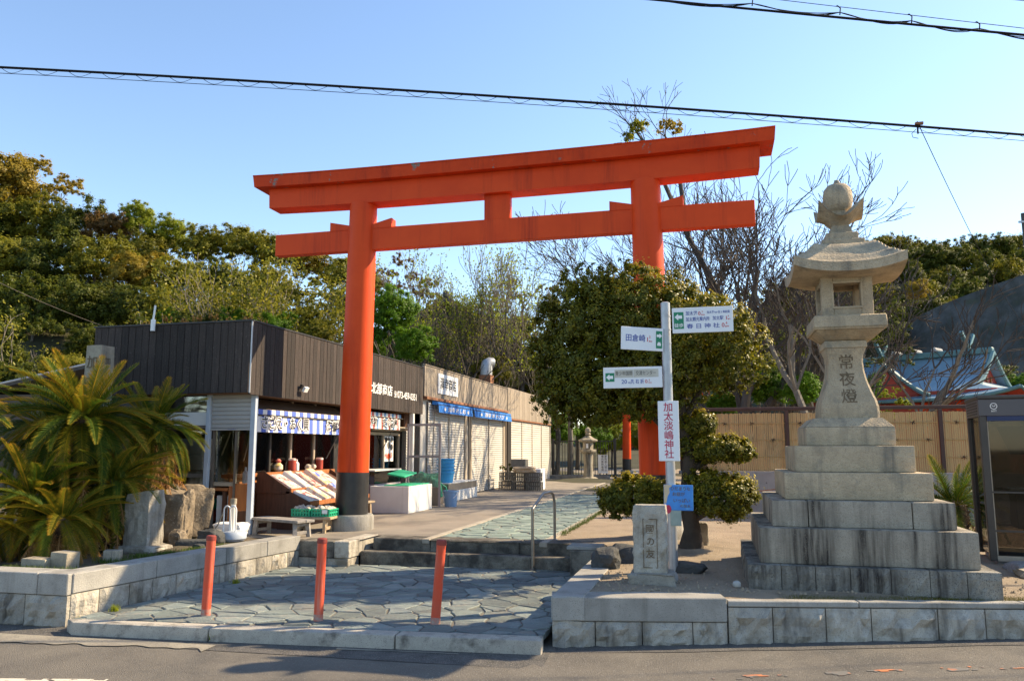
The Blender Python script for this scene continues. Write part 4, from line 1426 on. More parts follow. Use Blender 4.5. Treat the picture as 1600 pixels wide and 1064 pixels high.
def tufts(name, pts, n, h, mat, seed, lean=.5):
    rg = np.random.default_rng(seed)
    P = np.array(pts, float)
    idx = rg.integers(0, len(P), n)
    c = P[idx] + np.c_[rg.normal(size=(n, 2)) * P[idx][:, 3:4], np.zeros((n, 2))] if P.shape[1] == 4 else P[idx]
    c = c[:, :3]
    a = rg.random(n) * 6.283
    hh = h * rg.uniform(.4, 1.1, n)
    d = np.c_[np.cos(a), np.sin(a), np.zeros(n)]
    t = np.c_[-np.sin(a), np.cos(a), np.zeros(n)] * (h * .06)
    tip = c + d * (hh * lean * rg.random(n))[:, None] + np.c_[np.zeros((n, 2)), hh]
    V = np.stack([c - t, c + t, tip + t * .2, tip - t * .2], 1)
    return tag(quads_obj(name, V, rg.random(n), mat), kind='stuff')


def quads_obj(name, V, tint, mat):
    o = bpy.data.objects.new(name, quads_mesh(name, V, tint, mat))
    COL.objects.link(o)
    return o


tufts('moss', [(5.9 + .14 * k, -4.5 + (5.9 + .14 * k - 3.97) * .2126 + .20, .362, .07) for k in range(20)], 12000, .022, LF['moss'], 2, 1.0)
tufts('grass', [(-.95 + .1 * k, -3.75 + .33 * k, .40, .07) for k in range(5)] + [(-1.5 + .25 * k, -4.55, .40, .09) for k in range(4)] + [(-2.6, -4.5, .4, .3)], 4200, .055, LF['grass'], 3, .9)
tufts('grass', [(PX1 + .10, .0 + .22 * k, .40, .03) for k in range(20)], 1400, .05, LF['grass'], 6, .8)
tufts('weeds', [(-.30, -4.86, .03, .03), (-.16, -4.6, .10, .02), (.05, -3.0, .09, .02), (1.2, -5.0, .02, .02)], 420, .06, LF['lime'], 9, .9)

# ==================================================================
#  SHOPS
# ==================================================================
def slat_sheet(axis, a0, a1, z0, z1, pos, out, pitch=.060, depth=.024):
    """roller shutter: real corrugation; axis 'y' runs along Y facing +X, axis 'x' runs along X facing -Y"""
    m = MB()
    n = max(2, int((z1 - z0) / pitch))
    zs = []
    for i in range(n):
        b = z0 + (z1 - z0) * i / n
        h = (z1 - z0) / n
        zs += [(b, 0.0), (b + h * .16, depth), (b + h * .84, depth * .8)]
    zs.append((z1, 0))
    for z, d in zs:
        if axis == 'y':
            m.v += [(pos + d * out, a0, z), (pos + d * out, a1, z)]
        else:
            m.v += [(a0, pos + d * out, z), (a1, pos + d * out, z)]
    for i in range(len(zs) - 1):
        m.f.append((2 * i, 2 * i + 1, 2 * i + 3, 2 * i + 2))
    return m


PLANKS = {}


def planks(parent, axis, a0, a1, z0, z1, pos, out, mat, seed, wd=.118):
    rnd = random.Random(seed)
    h = z1 - z0
    n = max(1, round((a1 - a0) / wd))
    w_ = (a1 - a0) / n
    key = (mat, axis, round(h, 3), round(w_, 4))
    if key not in PLANKS:
        if axis == 'y':
            PLANKS[key] = MB().box(-.010, .010, -w_ / 2 + .003, w_ / 2 - .003, -h / 2, h / 2).mesh('plank', M[mat], bevel=.003)
        else:
            PLANKS[key] = MB().box(-w_ / 2 + .003, w_ / 2 - .003, -.010, .010, -h / 2, h / 2).mesh('plank', M[mat], bevel=.003)
    for i in range(n):
        c = a0 + (i + .5) * w_
        o = pos + out * (.010 + rnd.uniform(0, .005))
        p = (o, c, (z0 + z1) / 2) if axis == 'y' else (c, o, (z0 + z1) / 2)
        inst('plank', PLANKS[key], parent, p)


FX = -1.0
s1 = thing('fish_shop', 'dark wood-clad corner shop with striped awnings behind the torii pillar', 'shop', (-2.3, 2.2, UZ))
# shell: floor, back and far walls, roof, fascia backing
cbox(-3.62, -1.06, -1.0, 5.6, UZ - .02, UZ + .012).build('floor', M['yard'], s1)
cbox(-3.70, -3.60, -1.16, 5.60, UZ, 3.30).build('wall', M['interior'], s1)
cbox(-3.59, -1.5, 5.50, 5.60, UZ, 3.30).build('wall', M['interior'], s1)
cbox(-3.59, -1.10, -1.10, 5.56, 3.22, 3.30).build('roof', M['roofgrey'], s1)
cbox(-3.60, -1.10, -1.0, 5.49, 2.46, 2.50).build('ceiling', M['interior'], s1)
cbox(-3.66, FX - .02, -1.255, -1.215, 2.385, 3.375).build('fascia', M['darkwood'], s1)
cbox(FX - .06, FX - .02, -1.21, 5.575, 2.36, 3.375).build('fascia', M['darkwood'], s1)
planks(s1, 'x', -3.66, FX - .02, 2.375, 3.385, -1.255, -1, 'darkwood', 3)
planks(s1, 'y', -1.25, 5.575, 2.35, 3.385, FX - .02, 1, 'darkwood', 5)
mb = MB()
mb.box(-3.68, FX + .012, -1.29, -1.21, 3.387, 3.412)
mb.box(FX - .07, FX + .012, -1.209, 5.58, 3.387, 3.412)
mb.build('coping', M['darkframe'], s1, bevel=.004)
cbox(FX - .002, FX + .014, -1.285, -1.268, 2.37, 3.386).build('corner_trim', M['galv'], s1)
cbox(-3.6, FX - .065, -1.212, -.90, 2.37, 2.40).build('soffit', M['soffit'], s1)
cbox(-1.46, FX - .065, -.899, 5.57, 2.36, 2.385).build('soffit', M['soffit'], s1)
lettering('北部商店', .23, M['ink_white'], s1, (FX + .012, 3.29, 2.73), (0, 1, 0), width=1.02, name='shop_name', bold=.016)
lettering('☎', .13, M['ink_white'], s1, (FX + .012, 3.96, 2.685), (0, 1, 0), name='phone_mark')
lettering('073-459-0351', .20, M['ink_white'], s1, (FX + .012, 4.62, 2.69), (0, 1, 0), width=1.08, name='phone_number', bold=.014)
# floodlight on the fascia
fl = thing('floodlight', 'small square floodlight on the dark fascia left of the torii pillar', 'floodlight', (FX, .12, 2.55))
MB().obox((FX + .04, .10, 2.56), .04, .05, .07, Matrix.Rotation(.5, 3, 'Y')).build('bracket', M['darkframe'], fl)
MB().obox((FX + .085, .15, 2.515), .04, .12, .085, Matrix.Rotation(.5, 3, 'Y')).build('lamp_head', M['foam'], fl, bevel=.004)
# posts
for (x, y, sz, zt, mt) in ((-1.085, -.99, .038, 2.385, 'post'), (-1.80, -1.02, .032, 2.385, 'post'), (-1.05, 5.06, .042, 2.36, 'whitepaint')):
    cbox(x - sz, x + sz, y - sz, y + sz, UZ, zt).build('post', M[mt], s1, bevel=.004)
# front (towards the road): half-lowered grey shutter, doorway, side window
slat_sheet('x', -1.765, -1.125, 1.885, 2.375, -1.0, -1, .056, .014).build('roller_shutter', M['greyshutter'], s1)
cbox(-1.765, -1.125, -1.02, -.98, 1.855, 1.884).build('shutter_rail', M['greyshutter'], s1)
lettering('シャッター', .028, M['ink_blue'], s1, (-1.42, -1.022, 1.87), name='shutter_label')
cbox(-1.765, -1.735, -.97, -.90, UZ, 1.86).build('door_jamb', M['frame'], s1)
cbox(-1.40, -1.365, -.96, -.92, UZ, 1.86).build('door_jamb', M['frame'], s1)
cbox(-1.36, -1.14, -.955, -.935, 1.10, 1.85).build('door_glass', M['glass'], s1)
cbox(-1.36, -1.14, -.955, -.93, .72, 1.095).build('door_panel', M['orangewood'], s1)
cbox(-1.36, -1.14, -.955, -.93, UZ, .715).build('door_panel', M['brownwood'], s1)
cbox(-1.73, -1.405, -.93, -.915, 1.12, 1.85).build('door_glass', M['glass'], s1)
cbox(-1.73, -1.405, -.94, -.91, 1.06, 1.115).build('door_rail', M['paleframe'], s1)
MB().tube([(-1.52, -.90, 1.82), (-1.66, -.88, 1.5)], .012, 8).build('prop_stick', M['stoolwood'], s1)
cbox(-2.56, -1.84, -1.0, -.95, 1.93, 2.12).build('transom_panel', M['whitepaint'], s1)
cbox(-3.6, -2.57, -1.0, -.95, UZ, 2.36).build('wall', M['darkframe'], s1)
cbox(-2.56, -1.84, -.99, -.96, 2.125, 2.37).build('transom_glass', M['glass'], s1)
cbox(-2.50, -1.88, -.985, -.97, .95, 1.88).build('window_glass', M['glass'], s1)
for (x0, x1, z0, z1) in ((-2.56, -2.505, .40, 1.925), (-1.875, -1.84, .40, 1.925), (-2.5, -1.88, 1.885, 1.925), (-2.5, -1.88, 1.18, 1.235)):
    cbox(x0, x1, -.995, -.955, z0, z1).build('window_frame', M['frame'], s1)
# long side towards the path
WX = -1.46
for (y0, y1) in ((-.93, .03), (.08, .66), (.71, 1.44), (1.49, 2.2)):
    cbox(WX - .01, WX, y0, y1, 1.24, 2.36).build('window_glass', M['glass'], s1)
for y, mt in ((.055, 'darkframe'), (.685, 'paleframe'), (1.465, 'paleframe'), (2.22, 'darkframe')):
    cbox(WX - .03, WX + .025, y - .024, y + .024, UZ, 2.36).build('mullion', M[mt], s1)
cbox(WX - .16, WX + .06, -.93, 2.19, 1.17, 1.225).build('window_sill', M['orangewood'], s1, bevel=.005)
planks(s1, 'y', -.93, .03, UZ, 1.165, WX - .03, 1, 'orangewood', 9, .12)
planks(s1, 'y', .08, 2.20, UZ, 1.165, WX - .03, 1, 'brownwood', 10, .12)
cbox(WX - .06, WX - .02, 2.25, 3.66, UZ, 2.36).build('wall', M['darkframe'], s1)
cbox(WX - .05, WX, 3.38, 5.28, UZ, 1.03).build('door_panel', M['purplepanel'], s1, bevel=.004)
for (y0, y1, z0, z1) in ((3.67, 3.74, 1.03, 1.93), (5.26, 5.31, 1.03, 1.93), (3.74, 5.26, 1.87, 1.93), (3.74, 5.26, 1.035, 1.08), (4.44, 4.49, 1.08, 1.87)):
    cbox(WX - .04, WX + .03, y0, y1, z0, z1).build('window_frame', M['paleframe'], s1, bevel=.004)
cbox(WX - .01, WX, 3.745, 4.435, 1.085, 1.865).build('window_glass', M['glass'], s1)
cbox(WX - .012, WX - .002, 4.495, 5.255, 1.085, 1.865).build('window_glass', M['glass'], s1)
cbox(WX - .03, WX - .013, 5.02, 5.25, 1.085, 1.865).build('curtain', M['whitepaint'], s1)
cbox(WX - .06, WX - .02, 3.67, 5.31, 1.94, 2.36).build('wall', M['darkframe'], s1)
MB().obox((WX + .16, 4.55, 2.0), .30, 1.5, .02, Matrix.Rotation(-.25, 3, 'Y')).build('window_hood', M['paleframe'], s1)
slat_sheet('y', 5.32, 5.62, UZ, 1.98, -1.30, 1, .06).build('siding', M['shutter'], s1)
cbox(-1.40, -1.34, 5.30, 5.63, 1.985, 2.36).build('wall', M['brownwood'], s1)
# poster: plain photographs of dishes on a white sheet
po = cbox(WX + .002, WX + .008, 4.52, 5.0, 1.32, 1.855).build('poster', M['ink_white'], s1)
rnd = random.Random(4)
for (y, z, r, mt) in ((4.60, 1.77, .075, 'ink_black'), (4.74, 1.66, .085, 'ink_grey'), (4.90, 1.78, .07, 'ink_grey'), (4.61, 1.60, .07, 'stripewhite'), (4.90, 1.62, .075, 'ink_black'), (4.62, 1.44, .07, 'boxred'), (4.76, 1.42, .085, 'vermilion'), (4.90, 1.45, .07, 'boxred'), (4.77, 1.355, .04, 'boxyellow'), (4.75, 1.79, .05, 'ink_black')):
    MB().add([(WX + .0095 + rnd.random() * .002, y + r * math.cos(a), z + r * .9 * math.sin(a)) for a in [2 * math.pi * k / 14 for k in range(14)]], [tuple(range(14))]).build('dish_picture', M[mt], po)

# ---- striped awnings
def awning(label, y0, y1, xw, zw, xf, zf, drop, n, cols, texts, group):
    t = thing('striped_awning', label, 'awning', (xf, (y0 + y1) / 2, zf), group)
    MB().extr([(xw, y0, zw), (xf, y0, zf), (xf, y0, zf - .012), (xw, y0, zw - .012)], (0, y1 - y0, 0)).build('canopy', M['tarp'], t)
    w_ = (y1 - y0) / n
    for i in range(n):
        c = cols[i % len(cols)]
        c2 = cols[(i + 1) % len(cols)]
        ya, yb = y0 + i * w_ + .0005, y0 + (i + 1) * w_ - .0005
        wv = [.010 * math.sin(i * .9) + .006 * math.sin(i * 2.3), .010 * math.sin((i + 1) * .9) + .006 * math.sin((i + 1) * 2.3)]
        zt = zf - .07
        MB().add([(xf + .012, ya, zt), (xf + .012, yb, zt), (xf + .012 + wv[1], yb, zf - drop), (xf + .012 + wv[0], ya, zf - drop), (xf + .006, ya, zt), (xf + .006, yb, zt), (xf + .006 + wv[1], yb, zf - drop), (xf + .006 + wv[0], ya, zf - drop)],
                 [(0, 3, 2, 1), (4, 5, 6, 7), (2, 3, 7, 6), (0, 4, 7, 3), (1, 2, 6, 5), (0, 1, 5, 4)]).build('stripe', M[c], t)
        cbox(xf + .010, xf + .035, ya, yb, zf - .075, zf + .002).build('roll_stripe', M[c2], t, bevel=.008)
    MB().tube([(xf + .02, y0, zf - .085), (xf + .02, y1 + .12, zf - .085)], .012, 8).build('roller_bar', M['darkframe'], t)
    for body, y, z, size, wd in texts:
        lettering(body, size, M['ink_white'], t, (xf + .030, y, z), (0, 1, 0), name='letter_halo', bold=.085)
        lettering(body, size, M['ink_black'], t, (xf + .033, y, z), (0, 1, 0), bold=.012)
    for y in (y0 + .1, y1 - .1):
        MB().tube([(xf + .01, y, zf - .08), (xw, y - .1 if y > 1 else y + .2, zf - .75)], .010, 6).build('stay', M['frame'], t)
    return t


awning('blue and white striped shop awning with black characters, left of the torii pillar', -.93, 2.15, -1.46, 2.345, -1.16, 2.165, .33, 26, ['stripeblue', 'stripewhite'],
       [('さざえ・おく貝', -.02, 1.965, .205, 1.38), ('海鮮物', 1.62, 1.955, .205, .60)], 'striped awnings of the dark shop')
awning('faded red, white and blue striped awning right of the torii pillar', 2.25, 4.62, -1.46, 2.36, -1.16, 2.30, .32, 24, ['stripepale', 'stripewhite', 'stripered', 'stripewhite'],
       [('料理・丼物', 2.95, 2.10, .19, .95), ('定食各種', 4.05, 2.09, .19, .78)], 'striped awnings of the dark shop')

# ---- shop contents seen through the openings
def simple(name, label, cat, x0, x1, y0, y1, z0, z1, mat, bevel=.006, group=None):
    b = MB().box(x0, x1, y0, y1, z0, z1)
    return tag(b.build(name, M[mat], bevel=bevel, loc=((x0 + x1) / 2, (y0 + y1) / 2, z0)), label, cat, group)


tb = thing('table', 'orange wooden table inside the corner window of the dark shop', 'table', (-2.1, -.7, UZ))
cbox(-2.75, -1.50, -.94, -.40, .99, 1.035).build('tabletop', M['orangewood'], tb, bevel=.006)
for x in (-2.70, -1.56):
    for y in (-.90, -.46):
        cbox(x - .025, x + .025, y - .025, y + .025, UZ, .989).build('leg', M['brownwood'], tb)
fr = thing('display_freezer', 'stack of pale grey insulated bins standing on the orange table', 'bin stack', (-2.2, -.7, 1.036))
for i, (z0, z1) in enumerate(((1.037, 1.28), (1.282, 1.50), (1.502, 1.74))):
    cbox(-2.40 + i * .01, -1.98, -.88, -.5, z0, z1).build('bin', M['whitepaint' if i else 'concrete'], fr, bevel=.02, seg=2)
simple('green_crate', 'green plastic crate on top of the red one under the shop table', 'crate', -2.18, -1.90, -.90, -.52, .705, .86, 'crategreen')
simple('red_crate', 'red plastic crate under the green one inside the shop window', 'crate', -2.2, -1.88, -.90, -.52, .53, .70, 'shrinered')
simple('freezer', 'white chest freezer standing inside the doorway of the dark shop', 'freezer', -1.72, -1.47, -.86, -.45, .42, .92, 'foam')
simple('counter', 'long dim wooden counter along the back of the dark shop', 'counter', -3.2, -2.8, -.2, 4.6, .42, 1.02, 'brownwood')


def bottle(label, x, y, z, h, r, mat, capm, group=None):
    t = thing('bottle', label, 'bottle', (x, y, z), group)
    MB().lathe(x, y, [(r, z), (r * 1.02, z + h * .6), (r * .8, z + h * .72), (r * .3, z + h * .8)], 14).build('body', M[mat], t, smooth=True)
    MB().lathe(x, y, [(r * .32, z + h * .8), (r * .32, z + h)], 10).build('pump', M[capm], t, smooth=True)


bottle('clear pump bottle on the door rail just left of the shop corner post', -1.24, -.90, 1.10, .23, .042, 'paleplastic', 'foam')
bottle('white pump bottle on the window sill above the display shelf', -1.38, .78, 1.227, .19, .04, 'foam', 'foam')
jr = thing('figurine', 'small round straw-coloured ornament on the orange window sill', 'ornament', (-1.42, .28, 1.227))
MB().lathe(-1.42, .28, [(.04, 1.227), (.075, 1.27), (.07, 1.33), (.03, 1.37)], 16).build('body', M['boxyellow'], jr, smooth=True)
MB().lathe(-1.42, .28, [(.03, 1.37), (.045, 1.40), (.02, 1.43)], 12).build('head', M['stripered'], jr, smooth=True)

# ---- display shelf with boxed goods
ds = thing('display_shelf', 'brown two-tier slanted display stand of boxed goods behind the green crates', 'display stand', (-1.0, .7, UZ))
Y0, Y1 = -.30, 1.75
cbox(-1.42, -.92, Y0, Y1, UZ, .93).build('cabinet', M['brownwood'], ds)
for y in (Y0 - .02, Y1):
    MB().extr([(-1.42, y, .93), (-.86, y, .93), (-.86, y, .99), (-1.28, y, 1.24), (-1.42, y, 1.24)], (0, .02, 0)).build('side_panel', M['brownwood'], ds)
    MB().extr([(-.92, y, UZ), (-.52, y, UZ), (-.52, y, .80), (-.86, y, .96), (-.92, y, .96)], (0, .02, 0)).build('side_panel', M['brownwood'], ds)
cbox(-1.30, -1.28, Y0, Y1, 1.17, 1.235).build('back_rail', M['orangewood'], ds)
MB().extr([(-1.28, Y0, 1.17), (-.88, Y0, .965), (-.88, Y0, .935), (-1.28, Y0, .935)], (0, Y1 - Y0, 0)).build('shelf', M['brownwood'], ds)
cbox(-.878, -.85, Y0, Y1, .93, 1.0).build('shelf_lip', M['orangewood'], ds)
MB().extr([(-.85, Y0, .93), (-.535, Y0, .79), (-.535, Y0, .76), (-.85, Y0, .76)], (0, Y1 - Y0, 0)).build('shelf', M['brownwood'], ds)
cbox(-.534, -.51, Y0, Y1, .755, .82).build('shelf_lip', M['orangewood'], ds)
goods = [('boxpink', 'pink printed gift box, first on the upper tier of the display stand'), ('boxwhite', 'white printed gift box, second on the upper tier of the display stand'), ('boxred', 'red printed gift box on the upper tier below the red tin'), ('boxyellow', 'yellow printed gift box on the upper tier beside the red one'), ('boxpink', 'pink printed gift box on the upper tier nearest the torii pillar'),
         ('boxwhite', 'white printed gift box, first on the lower tier of the display stand'), ('boxyellow', 'yellow printed gift box, second on the lower tier of the display stand'), ('boxwhite', 'white printed gift box next left of the blue one on the lower tier'), ('boxblue', 'blue printed gift box on the lower tier of the display stand'), ('boxpink', 'pink printed gift box right of the blue one on the lower tier')]
for i, (mt, lab) in enumerate(goods):
    up_ = i < 5
    y = -.10 + (i % 5) * .335
    a = math.atan2(.205, .40) if up_ else math.atan2(.14, .315)
    ln_ = .44 if up_ else .35
    cx_ = -1.06 if up_ else -.68
    zc = 1.085 if up_ else .882
    t = thing('gift_box', lab, 'gift box', (cx_, y, zc), 'gift boxes on the display stand')
    gz = (.04, .07, .055, .085, .05)[i % 5]
    gw = (.27, .20, .25, .22, .26)[(i * 3) % 5]
    rt = Matrix.Rotation((-.07, .10, -.03, .12, .02)[i % 5], 3, 'Z') @ Matrix.Rotation(a + (.0, .10, .04, .14, .06)[i % 5], 3, 'Y')
    zc += gz * .5 - .02
    MB().obox((cx_, y, zc), ln_, gw, gz, rt).build('carton', M['boxwhite' if mt != 'boxwhite' else 'stripewhite'], t, bevel=.004)
    MB().obox(Vector((cx_, y, zc)) + rt @ Vector((0, 0, gz / 2 + .002)), ln_ * .96, gw * .95, .004, rt).build('printed_lid', M[mt], t)
    MB().obox(Vector((cx_, y, zc)) + rt @ Vector((-.05, 0, gz / 2 + .006)), ln_ * .28, gw * .6, .003, rt).build('lid_panel', M[('boxred', 'stripewhite', 'boxyellow', 'boxblue', 'boxred')[i % 5]], t)
for y, lab in ((.60, 'red cylindrical tin standing on the back rail, left one'), (1.52, 'red cylindrical tin standing nearest the torii pillar')):
    t = thing('tin', lab, 'tin', (-1.36, y, 1.24), 'red tins on the display stand')
    MB().lathe(-1.36, y, [(.062, 1.242), (.062, 1.40)], 18).build('body', M['shrinered'], t, smooth=True)
    MB().lathe(-1.36, y, [(.064, 1.401), (.064, 1.43), (.05, 1.436)], 18).build('lid', M['boxpink'], t, smooth=True)
for k, (y, z) in enumerate(((1.02, 1.29), (1.18, 1.285))):
    tag(inst('shell', rock_mesh('shell', .055, .05, .045, 40 + k, M['shell'], .25, 2, .1), None, (-1.30, y, z)), ('pale spiral shell on the back rail, left of the pair', 'pale spiral shell on the back rail, right of the pair')[k], 'shell')

# ---- bench, stools, crates
def bench(name, label, cx, cy, L, D, H, yaw, mat, legw=.05, splay=.04):
    t = thing(name, label, name.split('_')[-1], (cx, cy, UZ))
    rz = Matrix.Rotation(yaw, 3, 'Z')
    c = Vector((cx, cy, 0))
    for k in (-1, 1):
        MB().obox(c + rz @ Vector((0, k * D * .255, UZ + H - .02)), L, D * .49, .036, rz).build('seat_plank', M[mat], t, bevel=.005)
    for sx in (-1, 1):
        for sy in (-1, 1):
            a = c + rz @ Vector((sx * (L / 2 - .10), sy * D * .36, UZ + H - .04))
            b = c + rz @ Vector((sx * (L / 2 - .10 + splay), sy * D * .40, UZ))
            m = (a + b) / 2
            d = (b - a)
            MB().obox(m, legw, legw, d.length, d.to_track_quat('Z', 'Y').to_matrix()).build('leg', M[mat], t)
        MB().obox(c + rz @ Vector((sx * (L / 2 - .085), 0, UZ + H * .28)), .026, D * .74, .04, rz).build('stretcher', M[mat], t)
        MB().obox(c + rz @ Vector((sx * (L / 2 - .10), 0, UZ + H - .06)), .03, D * .72, .05, rz).build('apron', M[mat], t)
    return t


bench('wooden_bench', 'low grey weathered wooden bench beside the shop corner post', -.56, -1.02, 1.02, .30, .235, R(-21), 'benchwood', .055, .02)
bench('wooden_stool', 'low bare-wood stool carrying the green crates beside the torii pillar', -.33, -.50, .58, .34, .225, R(8), 'stoolwood', .042, .0)
bench('wooden_stool', 'small bare-wood stool between the torii pillar and the fish tank', -.62, 1.62, .5, .28, .30, R(80), 'stoolwood', .036, .0)


def crate(label, x, y, z, sx, sy, h, mat, group, fill=True, yaw=0):
    t = thing('plastic_crate', label, 'crate', (x, y, z), group)
    m = MB()
    th = .010
    m.box(x - sx, x + sx, y - sy, y + sy, z, z + th)
    for k in range(7):
        f = -1 + 2 * k / 6
        for (a, b) in ((f * sx, -sy), (f * sx, sy)):
            m.box(x + a - .012, x + a + .012, y + b - .006, y + b + .006, z, z + h)
    for k in range(5):
        f = -1 + 2 * k / 4
        for (a, b) in ((-sx, f * sy), (sx, f * sy)):
            m.box(x + a - .006, x + a + .006, y + b - .012, y + b + .012, z, z + h)
    for zz in (z + h * .5,):
        m.box(x - sx, x + sx, y - sy - .003, y - sy + .003, zz - .012, zz + .012)
        m.box(x - sx, x + sx, y + sy - .003, y + sy + .003, zz - .012, zz + .012)
        m.box(x - sx - .003, x - sx + .003, y - sy, y + sy, zz - .012, zz + .012)
        m.box(x + sx - .003, x + sx + .003, y - sy, y + sy, zz - .012, zz + .012)
    o = m.build('basket', M[mat], t)
    r = MB()
    for (x0, x1, y0, y1) in ((x - sx - .014, x + sx + .014, y - sy - .014, y - sy + .006), (x - sx - .014, x + sx + .014, y + sy - .006, y + sy + .014), (x - sx - .014, x - sx + .006, y - sy + .006, y + sy - .006), (x + sx - .006, x + sx + .014, y - sy + .006, y + sy - .006)):
        r.box(x0, x1, y0, y1, z + h - .018, z + h)
    r.build('rim', M[mat], t)
    return t


for k, (x, y, lab) in enumerate(((-.50, -.48, 'green plastic crate of shells on the stool, left one'), (-.20, -.45, 'green plastic crate of shells with a white tag, nearest the torii pillar'))):
    t = crate(lab, x, y, .628, .135, .135, .105, 'crategreen', 'green crates on the stool')
    if k:
        cbox(x + .03, x + .115, y - .153, y - .150, .67, .725).build('price_tag', M['ink_white'], t)
    rg = random.Random(k + 3)
    for j in range(9):
        me = rock_mesh('shell', .05, .04, .032, j + k * 10, M['shell'], .3, 2, .1)
        tag(inst('shell', me, None, (x + (j % 3 - 1) * .085 + rg.uniform(-.01, .01), y + (j // 3 - 1) * .085, .628 + .095 + rg.uniform(-.008, .018)), (rg.random(), rg.random(), rg.random() * 3)),
            ('pale shell heaped in the left green crate on the stool', 'pale shell heaped in the green crate with the white tag')[k], 'shell', ('shells in the left green crate', 'shells in the right green crate')[k])

# ---- parasol stand and foam box by the corner post
um = thing('parasol_stand', 'pale blue round parasol stand with short white post and looped straps', 'parasol stand', (-.86, -1.72, UZ))
MB().lathe(-.86, -1.72, [(.15, UZ), (.175, UZ + .03), (.175, UZ + .085), (.15, UZ + .12), (.05, UZ + .135)], 32).build('base', M['paleplastic'], um, smooth=True)
MB().tube([(-.87, -1.72, UZ + .13), (-.87, -1.72, UZ + .50)], .034, 18).build('post', M['whitepaint'], um, smooth=True)
MB().tube([(-.87, -1.72, UZ + .47), (-.87, -1.72, UZ + .54)], .042, 18).build('collar', M['cutstone'], um, smooth=True)
for sgn in (-1, 1):
    pts = [(-.86 + sgn * .09, -1.80, UZ + .12)]
    for k in range(9):
        a = math.pi * k / 8
        pts.append((-.86 + sgn * (.09 - .045 * (1 - math.cos(a))), -1.80, UZ + .40 + .05 * math.sin(a)))
    pts.append((-.86 + sgn * .01, -1.78, UZ + .14))
    MB().tube(pts, .010, 8).build('strap', M['foam'], um, smooth=True)
MB().tube([(-1.0, -1.72, UZ + .40), (-1.06, -1.76, UZ + .2), (-1.18, -1.82, UZ + .02)], .008, 6).build('cord', M['ink_grey'], um)
bg = inst('sack', rock_mesh('sack', .22, .13, .095, 4, M['foam'], .22, 4, .4), None, (-1.12, -1.36, UZ + .10))
tag(bg, 'crumpled white sack tied with dark cord behind the parasol stand', 'sack')

# ---- fish tanks, buckets, net, screen door
tk = thing('fish_tank', 'white concrete fish tank with green lids right of the torii pillar', 'tank', (-.6, 3.4, UZ))
mb = MB()
mb.box(-.98, -.20, 2.80, 2.87, UZ, .895).box(-.98, -.20, 3.98, 4.05, UZ, .895).box(-.98, -.91, 2.871, 3.979, UZ, .895).box(-.27, -.20, 2.871, 3.979, UZ, .895)
mb.build('tank_body', M['whitepaint'], tk, bevel=.008)
cbox(-.905, -.275, 2.875, 3.975, .80, .83).build('water', M['tankglass'], tk)
for y0, y1 in ((2.85, 3.2), (3.22, 3.58), (3.60, 3.98)):
    cbox(-.72, -.23, y0, y1, .897, .915).build('tank_lid', M['crategreen'], tk, bevel=.004)
MB().obox((-.60, 3.45, 1.11), .36, .62, .028, Matrix.Rotation(.16, 3, 'Y') @ Matrix.Rotation(.1, 3, 'X')).build('open_lid', M['crategreen'], tk, bevel=.006)
gt = thing('glass_tank', 'glass aquarium with pale blue back on the shop wall side of the white tank', 'aquarium', (-1.2, 3.7, .896))
for (x0, x1, y0, y1) in ((-.99, -.98, 3.0, 4.3), (-1.42, -1.41, 3.0, 4.3), (-1.408, -.992, 3.0, 3.01), (-1.408, -.992, 4.29, 4.3)):
    cbox(x0, x1, y0, y1, .92, 1.16).build('glass_side', M['tankglass'], gt)
cbox(-1.42, -.98, 3.0, 4.3, UZ, .918).build('cabinet', M['purplepanel'], gt)
cbox(-1.405, -.995, 3.015, 4.285, .921, 1.06).build('water', M['stripepale'], gt)
cbox(-1.43, -.97, 2.99, 4.31, 1.161, 1.185).build('rim', M['whitepaint'], gt)

sd_ = thing('screen_door', 'brown framed mesh door standing open at right angles to the shop front', 'door', (-.55, 4.56, UZ))
for (x0, x1, z0, z1) in ((-.95, -.905, UZ, 2.11), (-.25, -.205, UZ, 2.11), (-.904, -.251, 2.06, 2.11), (-.904, -.251, 1.40, 1.45), (-.904, -.251, UZ + .02, .80)):
    cbox(x0, x1, 4.55, 4.58, z0, z1).build('door_frame', M['purplepanel' if z1 > 1 else 'frame'], sd_, bevel=.003)
nm = bpy.data.materials.new('fly_screen')
nm.use_nodes = True
_b = nm.node_tree.nodes['Principled BSDF']
_b.inputs['Base Color'].default_value = (.45, .43, .40, 1)
_b.inputs['Alpha'].default_value = .22
MB().add([(-.904, 4.565, 1.45), (-.251, 4.565, 1.45), (-.251, 4.565, 2.06), (-.904, 4.565, 2.06)], [(0, 1, 2, 3)]).build('mesh_panel', nm, sd_)
MB().add([(-.904, 4.565, .80), (-.251, 4.565, .80), (-.251, 4.565, 1.40), (-.904, 4.565, 1.40)], [(0, 1, 2, 3)]).build('mesh_panel', nm, sd_)


def bucket(label, x, y, z, r, h, mat, group=None, handle=True):
    t = thing('bucket', label, 'bucket', (x, y, z), group)
    MB().lathe(x, y, [(r * .78, z), (r * .96, z + h * .88), (r * 1.06, z + h * .9), (r * 1.06, z + h), (r * .95, z + h), (r * .80, z + h * .3)], 26).build('body', M[mat], t, smooth=True)
    if handle:
        pts = [(x + r * 1.05 * math.cos(a), y - r * .55 * abs(math.sin(a)) - .03, z + h * .93 - r * .95 * math.sin(a)) for a in [math.pi * k / 10 for k in range(11)]]
        MB().tube(pts, .007, 6).build('handle', M['foam'], t, smooth=True)
    return t


